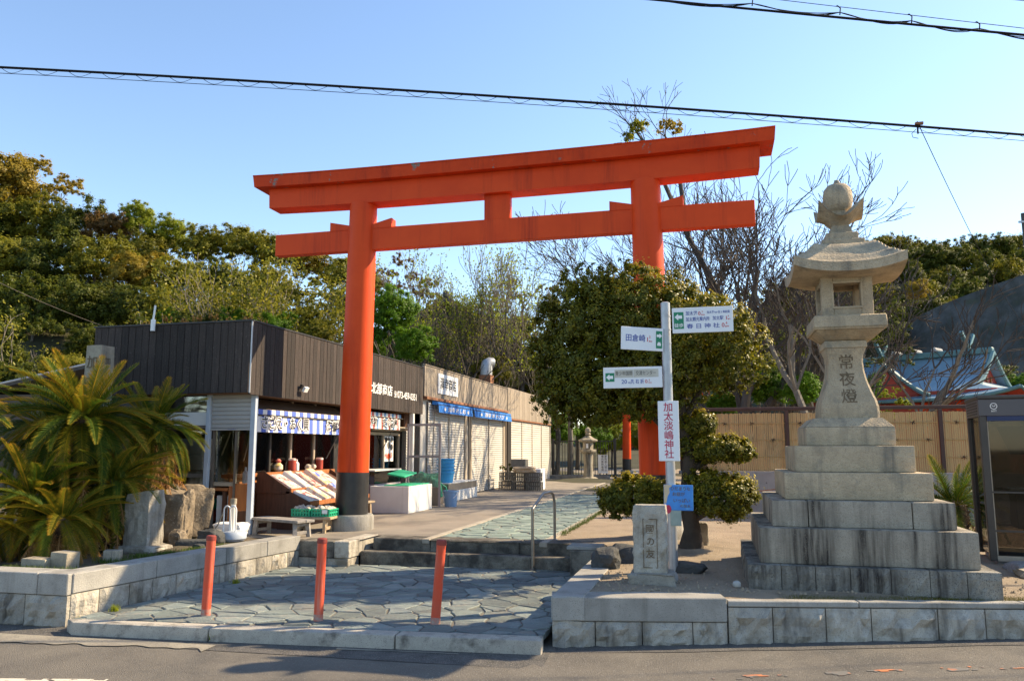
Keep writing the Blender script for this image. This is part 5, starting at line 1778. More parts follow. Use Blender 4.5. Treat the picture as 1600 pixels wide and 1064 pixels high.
bucket('grey-blue plastic bucket on the ground beside the screen door', -.03, 4.72, UZ, .155, .33, 'bucketgrey')
for k in range(5):
    bucket(('lowest light-blue bucket of the nested stack by the shutters', 'second lowest light-blue bucket of the nested stack', 'middle light-blue bucket of the nested stack', 'second highest light-blue bucket of the nested stack', 'topmost light-blue bucket of the nested stack by the shutters')[k], -.66, 6.22, .822 + k * .075, .20, .24, 'bucketblue', 'nested light-blue buckets', False)
ho = MB().tube([(-.30, 4.70, .90), (-.22, 4.66, .86), (-.14, 4.72, .80), (-.10, 4.75, .62), (-.05, 4.75, .52)], .014, 8).build('hose', M['crategreen'], smooth=True, loc=(-.2, 4.7, .5))
tag(ho, 'short green hose hanging into the grey-blue bucket', 'hose')
tk2 = thing('fish_tank', 'low white tank with a glass front along the cream shutters under the blue buckets', 'tank', (-.74, 7.0, UZ))
cbox(-.96, -.48, 5.88, 8.10, UZ, .64).build('tank_body', M['whitepaint'], tk2, bevel=.008)
cbox(-.95, -.49, 5.90, 8.08, .642, .80).build('glass_front', M['steel'], tk2)
cbox(-.96, -.48, 5.88, 8.10, .802, .82).build('rim', M['whitepaint'], tk2)
nb = inst('fishing_net', rock_mesh('fishing_net', .26, .34, .26, 8, M['netgreen'], .4, 4, .35), None, (-.72, 5.10, .80))
tag(nb, 'green fishing net heaped behind the screen door', 'net')
simple('net_stand', 'low box under the green fishing net', 'box', -.95, -.46, 4.75, 5.5, UZ, .66, 'frame')

# ---- second shop
s2 = thing('shuttered_shop', 'grey plank-fronted shop with two blue awnings and closed cream shutters', 'shop', (-2.5, 9.3, UZ))
cbox(-5.0, -1.10, 5.66, 13.06, 3.30, 3.38).build('roof', M['roofgrey'], s2)
cbox(-1.60, -1.08, 5.66, 13.06, UZ, 3.29).build('wall', M['shutter'], s2)
cbox(FX - .06, FX - .02, 5.66, 13.06, 2.78, 3.46).build('fascia', M['greywood'], s2)
planks(s2, 'y', 5.66, 13.06, 2.77, 3.47, FX - .02, 1, 'greywood', 21, .122)
cbox(FX - .05, FX + .02, 5.65, 13.07, 3.472, 3.495).build('coping', M['greywood'], s2, bevel=.004)
cbox(FX - .10, FX + .05, 5.72, 13.06, 2.70, 2.765).build('trim', M['rustwood'], s2, bevel=.006)
cbox(-1.25, -1.10, 5.66, 5.98, UZ, 2.69).build('post', M['greywood'], s2)
for (y0, y1) in ((6.0, 7.42), (7.46, 8.72), (9.36, 10.98), (11.02, 12.60)):
    slat_sheet('y', y0, y1, UZ + .012, 2.66, -1.05, 1).build('roller_shutter', M['shutter'], s2)
for y, w_, mt in ((7.44, .02, 'paleframe'), (8.80, .07, 'paleframe'), (9.28, .06, 'paleframe'), (11.0, .02, 'paleframe'), (12.70, .08, 'paleframe'), (12.92, .06, 'frame')):
    cbox(-1.06, -1.0, y - w_, y + w_, UZ, 2.69).build('mullion', M[mt], s2, bevel=.004)
for y in (8.93, 9.08):
    MB().tube([(-.96, y, 2.62), (-.96, y, 1.35), (-.99, y + .05, 1.2)], .014, 8).build('pole', M['paleframe'], s2, smooth=True)
MB().tube([(-.95, 6.22, 2.6), (-.95, 6.1, 1.2)], .012, 8).build('pole', M['frame'], s2, smooth=True)
sb = cbox(FX + .008, FX + .022, 6.52, 8.02, 2.885, 3.365).build('name_board', M['signwhite'], s2)
lettering('満幸商店', .30, M['ink_black'], s2, (FX + .024, 7.27, 3.12), (0, 1, 0), width=1.22, name='shop_name', bold=.014)
for lab, y0, y1, tx in (('blue shop awning with white print, the nearer one left of the poles', 6.18, 8.86, '満幸 めし処'), ('blue shop awning with white print, the farther one over the end shutters', 9.02, 13.0, '満幸 丼 わさび')):
    t = thing('blue_awning', lab, 'awning', (-.9, (y0 + y1) / 2, 2.6), 'blue awnings of the shuttered shop')
    MB().extr([(-1.0, y0, 2.69), (-.86, y0, 2.66), (-.86, y0, 2.60), (-1.0, y0, 2.60)], (0, y1 - y0, 0)).build('hood', M['blueawning'], t)
    MB().extr([(-.852, y0 + .02, 2.59), (-.846, y0 + .02, 2.59), (-.83, y0 + .02, 2.42), (-.836, y0 + .02, 2.42)], (0, y1 - y0 - .04, 0)).build('valance', M['blueawning'], t)
    MB().tube([(-.86, y0, 2.60), (-.86, y1, 2.60)], .012, 8).build('roller_bar', M['darkframe'], t)
    L = y1 - y0
    lettering(tx, .13, M['ink_white'], t, (-.829, (y0 + y1) / 2, 2.505), (0, 1, 0), (.09, 0, 1), width=L * .52)
    for s_ in (-1, 1):
        yc = (y0 + y1) / 2 + s_ * L * .34
        MB().add([(-.829, yc, 2.45), (-.829, yc + .075, 2.505), (-.829, yc, 2.56), (-.829, yc - .075, 2.505)], [(0, 1, 2, 3)]).build('emblem', M['ink_white'], t)

# vent duct on the roof
vd = thing('vent_duct', 'silver bent vent duct on a brown box, on the roof of the shuttered shop', 'vent', (-2.0, 14.6, 3.4))
cbox(-2.22, -1.82, 13.98, 14.4, 3.2, 4.02).build('duct_box', M['rustwood'], vd)
MB().tube([(-2.02, 14.2, 4.02), (-2.02, 14.2, 4.32), (-2.0, 14.23, 4.40), (-1.94, 14.29, 4.45), (-1.85, 14.38, 4.45)], [.20, .20, .20, .19, .18], 20).build('duct_elbow', M['galv'], vd, smooth=True)

# ---- third shop
s3 = thing('end_shop', 'weathered plank-fronted end shop with plain cream shutters, farthest along the path', 'shop', (-2.5, 16.6, UZ))
cbox(-5.0, -1.10, 13.14, 20.0, 3.30, 3.38).build('roof', M['roofgrey'], s3)
cbox(-1.60, -1.12, 13.14, 20.0, UZ, 3.29).build('wall', M['darkframe'], s3)
cbox(FX - .06, FX - .02, 13.14, 20.0, 2.56, 3.50).build('fascia', M['greywood'], s3)
planks(s3, 'y', 13.14, 20.0, 2.55, 3.52, FX - .02, 1, 'greywood', 31, .13)
cbox(FX - .08, FX + .02, 13.14, 20.0, 2.50, 2.545).build('trim', M['rustwood'], s3)
for k in range(4):
    slat_sheet('y', 13.60 + k * 1.58, 13.60 + k * 1.58 + 1.54, UZ + .012, 2.49, -1.06, 1, .075).build('roller_shutter', M['shutter'], s3)
    cbox(-1.07, -1.02, 13.60 + k * 1.58 + 1.54, 13.60 + k * 1.58 + 1.58, UZ, 2.49).build('mullion', M['paleframe'], s3)
cbox(-1.11, -1.0, 13.14, 13.58, UZ, 2.495).build('post', M['darkframe'], s3)
cbox(-3.0, -1.02, 20.0, 20.05, UZ, 3.3).build('wall', M['shutter'], s3)
# crates piled in front of the end shop
for k, (x, y, z, lab) in enumerate(((-.62, 11.6, UZ, 'dark crate at the bottom left of the pile before the end shutters'), (-.15, 11.3, UZ, 'dark crate at the bottom middle of the pile before the end shutters'), (.30, 11.2, UZ, 'dark crate at the bottom right of the pile before the end shutters'),
                                    (-.60, 11.6, .66, 'dark crate on the left of the upper row of the pile'), (-.16, 11.3, .66, 'dark crate in the middle of the upper row of the pile'), (.28, 11.2, .66, 'dark crate on the right of the upper row of the pile'))):
    crate(lab, x, y, z, .19, .2, .24, 'ink_grey', 'dark crates piled before the end shop')
simple('foam_box', 'white polystyrene box behind the dark crates', 'box', -.1, .42, 11.50, 12.1, UZ, 1.0, 'foam')
simple('grey_bin', 'dark grey plastic tub on top of the crate pile', 'tub', -.40, .02, 11.2, 11.6, 1.06, 1.28, 'ink_grey')
bgm = inst('sack', rock_mesh('sack', .33, .2, .085, 9, M['stoolwood'], .25, 4, .4), None, (.02, 11.12, .985))
tag(bgm, 'tan sack lying across the top of the dark crates', 'sack')
rg = np.random.default_rng(3)
pl = thing('planter', 'low green plants growing on the pile of crates', 'planter', (-.35, 11.4, 1.0))
o = bpy.data.objects.new('foliage', leaf_cloud('foliage', [(0, 0, .06, .5, .18, .10)], 900, .05, 4, LF['dark'], 18))
COL.objects.link(o)
o.parent = pl

# ==================================================================
#  RIGHT SIDE: CONCRETE WALL, BAMBOO FENCE, PHONE BOOTH, SHRINE HALL
# ==================================================================
cwl = thing('concrete_wall', 'low grey concrete wall under the yellow bamboo fence', 'wall', (9, 4.0, UZ))
for k in range(7):
    x0 = 5.25 + k * 1.25
    cbox(x0, x0 + 1.245, 4.0, 4.22, UZ - .05, 1.18).build('wall_panel', M['concrete'], cwl, bevel=.006)
    for xx in (.3, .95):
        for zz in (.62, .98):
            MB().tube([(x0 + xx, 4.002, zz), (x0 + xx, 3.997, zz)], .014, 8).build('form_hole', M['ink_grey'], cwl)
bf = thing('bamboo_fence', 'yellow bamboo screen fence with brown posts and rail, behind the lantern', 'fence', (9, 4.1, 1.18))
FX0, FX1 = 5.12, 13.9
cbox(FX0 - .05, FX1, 4.07, 4.16, 2.28, 2.345).build('top_rail', M['brownrail'], bf, bevel=.01)
cbox(FX0, FX1, 4.10, 4.13, 1.19, 1.22).build('bottom_rail', M['brownrail'], bf)
px_ = [5.14, 6.60, 7.86, 9.13, 10.4, 11.65, 12.9]
for x in px_:
    cbox(x - .032, x + .032, 4.025, 4.072, 1.18, 2.279).build('post', M['brownrail'], bf, bevel=.005)
rnd = random.Random(8)
for a, b in zip(px_[:-1], px_[1:]):
    mb = MB()
    x = a + .05
    while x < b - .03:
        r = .016 + rnd.uniform(-.002, .002)
        mb.tube([(x, 4.10 + rnd.uniform(-.003, .003), 1.19), (x + rnd.uniform(-.003, .003), 4.10, 2.24 - rnd.uniform(0, .015))], r, 7)
        x += .0345
    mb.v = [(vx, 4.10 + (vy - 4.10) * .4, vz) for vx, vy, vz in mb.v]
    o = mb.build('bamboo_panel', M['bamboo'], bf, smooth=True)
    o['kind'] = 'stuff'
    for z in (1.45, 1.75, 2.05):
        MB().tube([(a + .05, 4.078, z), ((a + b) / 2, 4.078, z - .004), (b - .04, 4.078, z)], .006, 6).build('cross_pole', M['bamboo'], bf)
        for f in ((.22, .62) if z != 1.75 else (.38, .85)):
            x = a + (b - a) * (f + rnd.uniform(-.05, .05))
            kn_ = MB()
            for q in range(6):
                an = q * 1.05 + rnd.random()
                kn_.tube([(x, 4.066, z), (x + .045 * math.cos(an) * rnd.uniform(.6, 1.2), 4.045, z + .035 * math.sin(an) - .008)], .0055, 4)
            kn_.build('twine_knot', M['twine'], bf)
rp = MB().tube([(5.9, 3.2, .86), (6.6, 3.5, .93), (7.6, 3.7, .90), (8.6, 3.4, .93)], .008, 6).build('rope', M['orangewood'], loc=(7.2, 3.5, .9))
tag(rp, 'thin orange rope strung in front of the concrete wall', 'rope')

# ---- phone booth
BX, BY, BZ = 8.07, -1.60, .43
pb = thing('phone_booth', 'dark framed glass telephone booth with a green phone at the right edge', 'phone booth', (BX, BY, BZ))
bw, bd, bh = 1.0, .86, 1.72
fp = .035
for (x, y) in ((0, 0), (bw, 0), (0, bd), (bw, bd)):
    x0, y0 = BX + x - (fp * 2 if x else 0), BY + y - (fp * 2 if y else 0)
    cbox(x0, x0 + fp * 2, y0, y0 + fp * 2, BZ, BZ + bh - .21).build('corner_post', M['booth'], pb, bevel=.006)
MB().box(BX - .01, BX + bw + .01, BY - .01, BY + bd + .01, BZ + bh - .03, BZ + bh + .012).build('roof', M['booth'], pb, bevel=.01)
MB().box(BX, BX + bw, BY, BY + bd, BZ + bh - .21, BZ + bh - .031).build('header', M['boothsign'], pb, bevel=.005)
cbox(BX + .075, BX + bw - .075, BY + .004, BY + .03, BZ + bh - .262, BZ + bh - .212).build('header_band', M['boothblue'], pb)
for k in range(5):
    cbox(BX - .004, BX + .002, BY + .08, BY + bd - .08, BZ + bh - .19 + k * .03, BZ + bh - .175 + k * .03).build('vent_slot', M['darkframe'], pb)
ring = MB()
cxr, czr = BX + .145, BZ + bh - .105
for k in range(28):
    a0, a1 = 2 * math.pi * k / 28, 2 * math.pi * (k + 1) / 28
    ring.add([(cxr + r * math.cos(a), BY - .0025, czr + r * math.sin(a)) for a, r in ((a0, .034), (a0, .028), (a1, .028), (a1, .034))], [(0, 3, 2, 1)])
for k in range(14):
    a0, a1 = math.pi * (1.0 + k / 14 * 1.0), math.pi * (1.0 + (k + 1) / 14 * 1.0)
    ring.add([(cxr + r * math.cos(a), BY - .0025, czr + .012 + r * math.sin(a)) for a, r in ((a0, .018), (a0, .013), (a1, .013), (a1, .018))], [(0, 3, 2, 1)])
ring.build('emblem', M['ink_white'], pb)
lettering('NTT', .026, M['ink_white'], pb, (cxr, BY - .0025, czr - .054))
for x0, x1, y, zz in ((BX + .072, BX + bw - .072, BY + .03, (BZ + .06, BZ + bh - .264)), (BX + .072, BX + bw - .072, BY + bd - .03, (BZ + .06, BZ + bh - .212))):
    cbox(x0, x1, y, y + .008, *zz).build('glass_pane', M['boothglass'], pb)
for x in (BX + .03, BX + bw - .04):
    cbox(x, x + .008, BY + .072, BY + bd - .072, BZ + .06, BZ + bh - .212).build('glass_pane', M['boothglass'], pb)
for y in (BY + .012, BY + bd - .04):
    for z in (.0, .30, .70):
        cbox(BX + .072, BX + bw - .072, y, y + .014, BZ + z, BZ + z + (.055 if z == 0 else .018)).build('rail', M['booth' if z else 'paleframe'], pb)
cbox(BX + .0725, BX + .082, BY + .02, BY + .05, BZ + .06, BZ + bh - .265).build('door_stile', M['paleframe'], pb)
cbox(BX + .075, BX + bw - .075, BY + .05, BY + bd - .05, BZ - .04, BZ + .01).build('floor', M['concrete'], pb)
cbox(BX + .35, BX + bw - .08, BY + .42, BY + bd - .06, BZ + .30, BZ + .705).build('shelf_cabinet', M['booth'], pb, bevel=.01)
cbox(BX + .30, BX + bw - .08, BY + .38, BY + bd - .05, BZ + .71, BZ + .73).build('shelf', M['galv'], pb)
mb = MB().extr([(BX + .56, BY + .44, BZ + .735), (BX + .56, BY + .72, BZ + .735), (BX + .56, BY + .72, BZ + 1.08), (BX + .56, BY + .56, BZ + 1.08), (BX + .56, BY + .44, BZ + .86)], (.30, 0, 0))
ph = mb.build('telephone', M['phonegreen'], pb, bevel=.012)
cbox(BX + .60, BX + .82, BY + .55, BY + .558, BZ + 1.0, BZ + 1.06).build('display', M['ink_grey'], ph)
MB().tube([(BX + .53, BY + .50, BZ + .82), (BX + .515, BY + .50, BZ + .90), (BX + .53, BY + .56, BZ + 1.04)], .022, 10).build('handset', M['phonegreen'], ph, smooth=True)
MB().extr([(BX + .40, BY + .80, BZ + 1.1), (BX + .9, BY + .80, BZ + 1.1), (BX + .9, BY + .80, BZ + 1.42), (BX + .28, BY + .80, BZ + 1.42)], (0, .01, 0)).build('notice_panel', M['boothsign'], pb)
# the booth is turned a little towards the road
for ob in (pb,):
    ob.rotation_euler[2] = R(-8)
bs = thing('booth_step', 'flat rough stone step in front of the telephone booth', 'step', (8.4, -2.1, UZ))
inst('step_stone', rock_mesh('step_stone', .42, .22, .06, 3, M['greyrock'], .15, 3, .6), bs, (8.55, -2.02, UZ + .01))
inst('step_stone', rock_mesh('step_stone', .30, .16, .05, 7, M['cutstone'], .15, 3, .6), bs, (8.36, -2.42, UZ + .01))
wp = thing('short_post', 'short white-topped brown post standing at the right edge by the booth', 'post', (8.60, -2.95, UZ))
MB().lathe(8.60, -2.95, [(.06, UZ), (.06, UZ + .07)], 16).build('foot', M['brownrail'], wp, smooth=True)
MB().lathe(8.60, -2.95, [(.065, UZ + .071), (.065, UZ + .18), (.05, UZ + .20)], 16).build('cap', M['foam'], wp, smooth=True)


# ---- shrine hall with a curved copper roof
HY = YAW - R(50)
rzh = Matrix.Rotation(HY, 3, 'Z')
hall = survey(1562, 690, 37.5) - rzh @ Vector((1.6, 0, 0))
sh = thing('shrine_hall', 'shrine hall with a pale verdigris copper roof and red gables, behind the bamboo fence', 'shrine', (hall.x, hall.y, UZ))
rzh = Matrix.Rotation(HY, 3, 'Z')


def hp(a, b, z):
    v = rzh @ Vector((a, b, 0))
    return (hall.x + v.x, hall.y + v.y, z if z < 4 else z - .88)


# hipped skirt roof
m = MB()
rows, cols = 8, 10
ring_in = [(-4.4, -1.6), (1.0, -1.6), (1.0, 1.6), (-4.4, 1.6)]
ring_out = [(-6.2, -4.0), (3.9, -4.0), (3.9, 4.0), (-6.2, 4.0)]
zin, zout = 5.75, 4.72
vidx = {}
for s_ in range(4):
    a0, a1 = ring_in[s_], ring_in[(s_ + 1) % 4]
    b0, b1 = ring_out[s_], ring_out[(s_ + 1) % 4]
    o = len(m.v)
    for j in range(rows + 1):
        f = j / rows
        for i in range(cols + 1):
            t_ = i / cols
            pa = (a0[0] + (a1[0] - a0[0]) * t_, a0[1] + (a1[1] - a0[1]) * t_)
            pb2 = (b0[0] + (b1[0] - b0[0]) * t_, b0[1] + (b1[1] - b0[1]) * t_)
            x, y = pa[0] + (pb2[0] - pa[0]) * f, pa[1] + (pb2[1] - pa[1]) * f
            e = abs(t_ * 2 - 1)
            m.v.append(hp(x, y, zin + (zout - zin) * (1 - (1 - f) ** 1.5) + .42 * e ** 4 * f ** 2))
    for j in range(rows):
        for i in range(cols):
            a = o + j * (cols + 1) + i
            m.f.append((a, a + 1, a + cols + 2, a + cols + 1))
m2 = MB()
m2.v = [(x, y, z - .16) for x, y, z in m.v]
m2.f = [tuple(reversed(f)) for f in m.f]
m.build('skirt_roof', M['copper'], sh, smooth=True)
m2.build('eave_underside', M['shrinered'], sh, smooth=True)
for s_ in range(4):
    b0, b1 = ring_out[s_], ring_out[(s_ + 1) % 4]
    pts = []
    for i in range(cols * 2 + 1):
        t_ = i / (cols * 2)
        e = abs(t_ * 2 - 1)
        pts.append(hp(b0[0] + (b1[0] - b0[0]) * t_, b0[1] + (b1[1] - b0[1]) * t_, zout + .42 * e ** 4 - .05))
    MB().tube(pts, .085, 6).build('eave_edge', M['coppertrim'], sh, smooth=True)
# upper gabled roof
for sd in (-1, 1):
    m = MB()
    for j in range(rows + 1):
        f = j / rows
        for i in range(cols + 1):
            x = -5.0 + 6.6 * i / cols
            u_ = abs(i / cols * 2 - 1)
            m.v.append(hp(x, sd * 2.2 * f, 7.0 + (5.28 - 7.0) * (1 - (1 - f) ** 1.35) + .10 * u_ ** 3))
    N = len(m.v)
    m.v += [(x, y, z - .13) for x, y, z in m.v]
    for j in range(rows):
        for i in range(cols):
            a = j * (cols + 1) + i
            m.f += [(a, a + 1, a + cols + 2, a + cols + 1), (N + a, N + a + cols + 1, N + a + cols + 2, N + a + 1)]
        for a in (j * (cols + 1), j * (cols + 1) + cols):
            m.f.append((a, a + cols + 1, N + a + cols + 1, N + a))
    m.build('gable_roof', M['copper'], sh, smooth=True)
for x in (-4.55, 1.15):
    MB().extr([hp(x, -1.75, 5.3), hp(x, 1.75, 5.3), hp(x, 0, 6.75)], rzh @ Vector((.1, 0, 0))).build('gable_panel', M['shrinered'], sh)
    for sd in (-1, 1):
        pts = [hp(x + (.47 if x > 0 else -.47), sd * 2.2 * f, 7.0 + (5.28 - 7.0) * (1 - (1 - f) ** 1.35) + .08) for f in [k / 8 for k in range(9)]]
        MB().tube(pts, .11, 6).build('barge_board', M['coppertrim'], sh, smooth=True)
    for k in range(3):
        MB().obox(hp(x + (.12 if x > 0 else -.02), -.5 + k * .5, 5.65), .08, .10, .55, rzh).build('gable_strut', M['orangewood'], sh)
MB().obox(hp(-1.7, 0, 7.15), 6.7, .34, .30, rzh).build('ridge', M['coppertrim'], sh, bevel=.04)
for k, x in enumerate((-3.7, .55)):
    for sd in (-1, 1):
        p0, p1 = Vector(hp(x, -sd * .35, 6.95)), Vector(hp(x, sd * .75, 8.1))
        MB().obox((p0 + p1) / 2, .16, .15, (p1 - p0).length, (p1 - p0).to_track_quat('Z', 'Y').to_matrix()).build('roof_finial', M['coppertrim'], sh)
for k in range(3):
    MB().tube([hp(-2.9 + k * 1.0, -.42, 7.38), hp(-2.9 + k * 1.0, .42, 7.38)], .12, 10).build('ridge_billet', M['plaster'], sh, smooth=True)
MB().obox(hp(-1.15, 0, 2.3), 8.2, 6.2, 3.9, rzh).build('wall', M['shrinered'], sh)
for k in range(6):
    MB().obox(hp(-4.9 + k * 1.5, -3.12, 2.3), .22, .1, 3.9, rzh).build('column', M['vermilion'], sh)
# small side roof to the left with its own red gable
sp2 = survey(1398, 690, 39)
sg = thing('side_hall', 'small copper-roofed side hall with a red gable, left of the main shrine hall', 'shrine', (sp2.x, sp2.y, UZ))
rz2 = Matrix.Rotation(YAW - R(35), 3, 'Z')


def gp(a, b, z):
    v = rz2 @ Vector((a, b, 0))
    return (sp2.x + v.x, sp2.y + v.y, z)


for sd in (-1, 1):
    m = MB()
    for j in range(7):
        f = j / 6
        for y in (-1.6, 3.2):
            m.v.append(gp(sd * 1.9 * f, y, 5.6 + (4.05 - 5.6) * (1 - (1 - f) ** 1.35)))
    N = len(m.v)
    m.v += [(x, y, z - .14) for x, y, z in m.v]
    for j in range(6):
        m.f += [(2 * j, 2 * j + 1, 2 * j + 3, 2 * j + 2), (N + 2 * j, N + 2 * j + 2, N + 2 * j + 3, N + 2 * j + 1), (2 * j, 2 * j + 2, N + 2 * j + 2, N + 2 * j)]
    m.build('roof_slope', M['copper'], sg, smooth=True)
    MB().tube([gp(sd * 1.9 * k / 6, -1.62, 5.6 + (4.05 - 5.6) * (1 - (1 - k / 6) ** 1.35)) for k in range(7)], .10, 6).build('barge_board', M['coppertrim'], sg, smooth=True)
MB().extr([gp(-1.5, -1.35, 4.1), gp(1.5, -1.35, 4.1), gp(0, -1.35, 5.35)], rz2 @ Vector((0, .1, 0))).build('gable_panel', M['shrinered'], sg)
MB().obox(gp(0, .8, 2.2), 2.8, 4.2, 3.8, rz2).build('wall', M['shrinered'], sg)

# ---- utility pole at the far right
up0 = survey(1634, 700, 33)
upl = thing('utility_pole', 'rust-red steel utility pole with a grey top at the right edge', 'utility pole', (up0.x, up0.y, UZ))
MB().tube([(up0.x, up0.y, UZ), (up0.x, up0.y, 8.6)], [.15, .14], 14).build('lower_pole', M['rustpole'], upl, smooth=True)
MB().tube([(up0.x, up0.y, 8.6), (up0.x - .03, up0.y, 11.7)], [.13, .11], 14).build('upper_pole', M['roofgrey'], upl, smooth=True)
MB().obox((up0.x + .2, up0.y, 11.3), 1.0, .08, .08, Matrix.Rotation(YAW, 3, 'Z')).build('crossarm', M['galv'], upl)
for k in (-.2, .25, .6):
    MB().lathe(up0.x + .2 + k * CX, up0.y + k * CY, [(.03, 11.34), (.07, 11.40), (.05, 11.48), (.07, 11.55), (.02, 11.62)], 10).build('insulator', M['foam'], upl, smooth=True)

# ==================================================================
#  BACK OF THE PATH
# ==================================================================
ifn = thing('iron_fence', 'black iron railing fence across the end of the shop yard', 'fence', (.2, 20.4, UZ))
mb = MB()
for k in range(23):
    x = -.95 + k * .11
    cbox(x - .012, x + .012, 20.38, 20.404, UZ + .12, 1.86).build('picket', M['ironfence'], ifn)
cbox(-1.0, 1.52, 20.36, 20.42, 1.862, 1.90).build('top_rail', M['ironfence'], ifn)
cbox(-1.0, 1.52, 20.36, 20.42, UZ + .08, UZ + .12).build('bottom_rail', M['ironfence'], ifn)
for x in (-1.0, 1.50):
    cbox(x - .05, x + .05, 20.33, 20.43, UZ, 1.98).build('post', M['ironfence'], ifn)
cbox(-1.1, 1.3, 20.0, 20.3, UZ - .05, UZ + .14).build('base_kerb', M['greyrock'], ifn)
l2x, l2y = .66, 18.9
sl2 = thing('stone_lantern', 'small mossy stone lantern in front of the black iron fence', 'stone lantern', (l2x, l2y, UZ))
MB().lathe(l2x, l2y, [(.36, UZ), (.36, UZ + .08), (.26, UZ + .12)], 6).build('base', M['cutstone'], sl2)
MB().lathe(l2x, l2y, [(.19, UZ + .12), (.165, UZ + .5), (.185, UZ + .98)], 20).build('shaft', M['cutstone'], sl2, smooth=True)
MB().lathe(l2x, l2y, [(.20, UZ + .98), (.31, UZ + 1.06), (.32, UZ + 1.13), (.28, UZ + 1.15)], 6).build('platform', M['cutstone'], sl2)
MB().lathe(l2x, l2y, [(.20, UZ + 1.15), (.20, UZ + 1.42)], 6).build('fire_box', M['cutstone'], sl2)
MB().add([(l2x - .04, l2y - .205, UZ + 1.2), (l2x + .04, l2y - .205, UZ + 1.2), (l2x + .04, l2y - .205, UZ + 1.37), (l2x - .04, l2y - .205, UZ + 1.37)], [(0, 1, 2, 3)]).build('paper_window', M['foam'], sl2)
MB().lathe(l2x, l2y, [(.27, UZ + 1.42), (.37, UZ + 1.47), (.36, UZ + 1.52), (.22, UZ + 1.58), (.10, UZ + 1.67)], 6).build('roof', M['cutstone'], sl2)
MB().lathe(l2x, l2y, [(.06, UZ + 1.67), (.12, UZ + 1.72), (.08, UZ + 1.77), (.12, UZ + 1.83), (.10, UZ + 1.93), (.01, UZ + 2.0)], 16).build('jewel', M['cutstone'], sl2, smooth=True)
nt_ = thing('notice_board', 'small white notice with black vertical characters beside the stone lantern', 'notice', (1.0, 20.2, UZ))
cbox(.86, 1.24, 20.14, 20.16, .62, 1.34).build('panel', M['signwhite'], nt_)
for i, s_ in enumerate(('車両進入禁止', '境内参拝者用')):
    for j, ch in enumerate(s_):
        lettering(ch, .105, M['ink_black'], nt_, (1.16 - i * .13, 20.137, 1.27 - j * .105))
for x in (.90, 1.20):
    cbox(x - .02, x + .02, 20.165, 20.19, UZ, 1.3).build('leg', M['frame'], nt_)
rbh = survey(985, 702, 60)
rb = thing('far_hall', 'low dark-roofed red hall far up the path beyond the small torii', 'building', (rbh.x, rbh.y, UZ))
MB().box(rbh.x - 3, rbh.x + 6, rbh.y, rbh.y + 4, UZ, 2.3).build('wall', M['shrinered'], rb)
MB().extr([(rbh.x - 3.6, rbh.y - .8, 2.2), (rbh.x - 3.6, rbh.y + 2, 3.6), (rbh.x - 3.6, rbh.y + 4.8, 2.2)], (10.2, 0, 0)).build('roof', M['roofgrey'], rb)

# old hall behind the bare trees: dark gabled roof over white plaster
oh = survey(742, 690, 38)
oh_t = thing('old_hall', 'old dark-roofed hall with white plaster band, half hidden behind bare trees', 'building', (oh.x, oh.y, UZ))
ohr = Matrix.Rotation(YAW, 3, 'Z')


def op(a, b, z):
    v = ohr @ Vector((a, b, 0))
    return (oh.x + v.x, oh.y + v.y, z)


MB().obox(op(0, 2.5, 2.9), 7.0, 5.0, 5.2, ohr).build('wall', M['interior'], oh_t)
MB().obox(op(.2, -.03, 5.0), 6.8, .06, .75, ohr).build('plaster_band', M['plaster'], oh_t)
MB().obox(op(.2, -.05, 4.5), 7.0, .08, .12, ohr).build('beam', M['darkwood'], oh_t)
for k in range(5):
    MB().obox(op(-3 + k * 1.5, -.05, 3.3), .16, .08, 2.2, ohr).build('pillar', M['darkwood'], oh_t)
for sgn in (-1, 1):
    q = [op(-1.4, -.9, 8.9), op(-1.4 + sgn * 5.2, -.9, 5.55), op(-1.4 + sgn * 5.2, -.9, 5.3), op(-1.4, -.9, 8.6)]
    MB().extr(q, ohr @ Vector((0, 6.8, 0))).build('roof_slope', M['roofgrey'], oh_t)
MB().obox(op(-1.4, 2.5, 8.95), .3, 6.9, .35, ohr).build('ridge', M['roofgrey'], oh_t, bevel=.08)
MB().extr([op(-4.6, -.5, 5.4), op(2.6, -.5, 5.4), op(-1.4, -.5, 8.4)], ohr @ Vector((0, .1, 0))).build('gable_panel', M['darkwood'], oh_t)
MB().extr([op(-4.2, -1.4, 5.35), op(4.6, -1.4, 5.35), op(4.6, -.06, 5.75), op(-4.2, -.06, 5.75)], (0, 0, -.14)).build('lower_eave', M['roofgrey'], oh_t)

# small dark-roofed hut left of the shop, behind the palms
hu = survey(92, 700, 17)
hut = thing('hut', 'small hut with a dark metal roof peeping out behind the sago palms', 'building', (hu.x, hu.y, UZ))


def up_(a, b, z):
    return (hu.x + a * CX - b * CY, hu.y + a * CY + b * CX, z)


MB().obox(up_(-.6, 1.0, 1.6), 2.2, 2.0, 2.3, ohr).build('wall', M['interior'], hut)
MB().extr([up_(-2.0, -.3, 2.75), up_(.9, -.3, 3.42), up_(.9, 2.4, 3.42), up_(-2.0, 2.4, 2.75)], (0, 0, -.06)).build('roof', M['roofgrey'], hut)
MB().tube([up_(-2.0, -.31, 2.77), up_(.9, -.31, 3.44)], .025, 6).build('roof_edge', M['galv'], hut)
MB().obox(up_(-1.5, -.25, 2.45), .5, .05, .16, ohr).build('window', M['post'], hut)

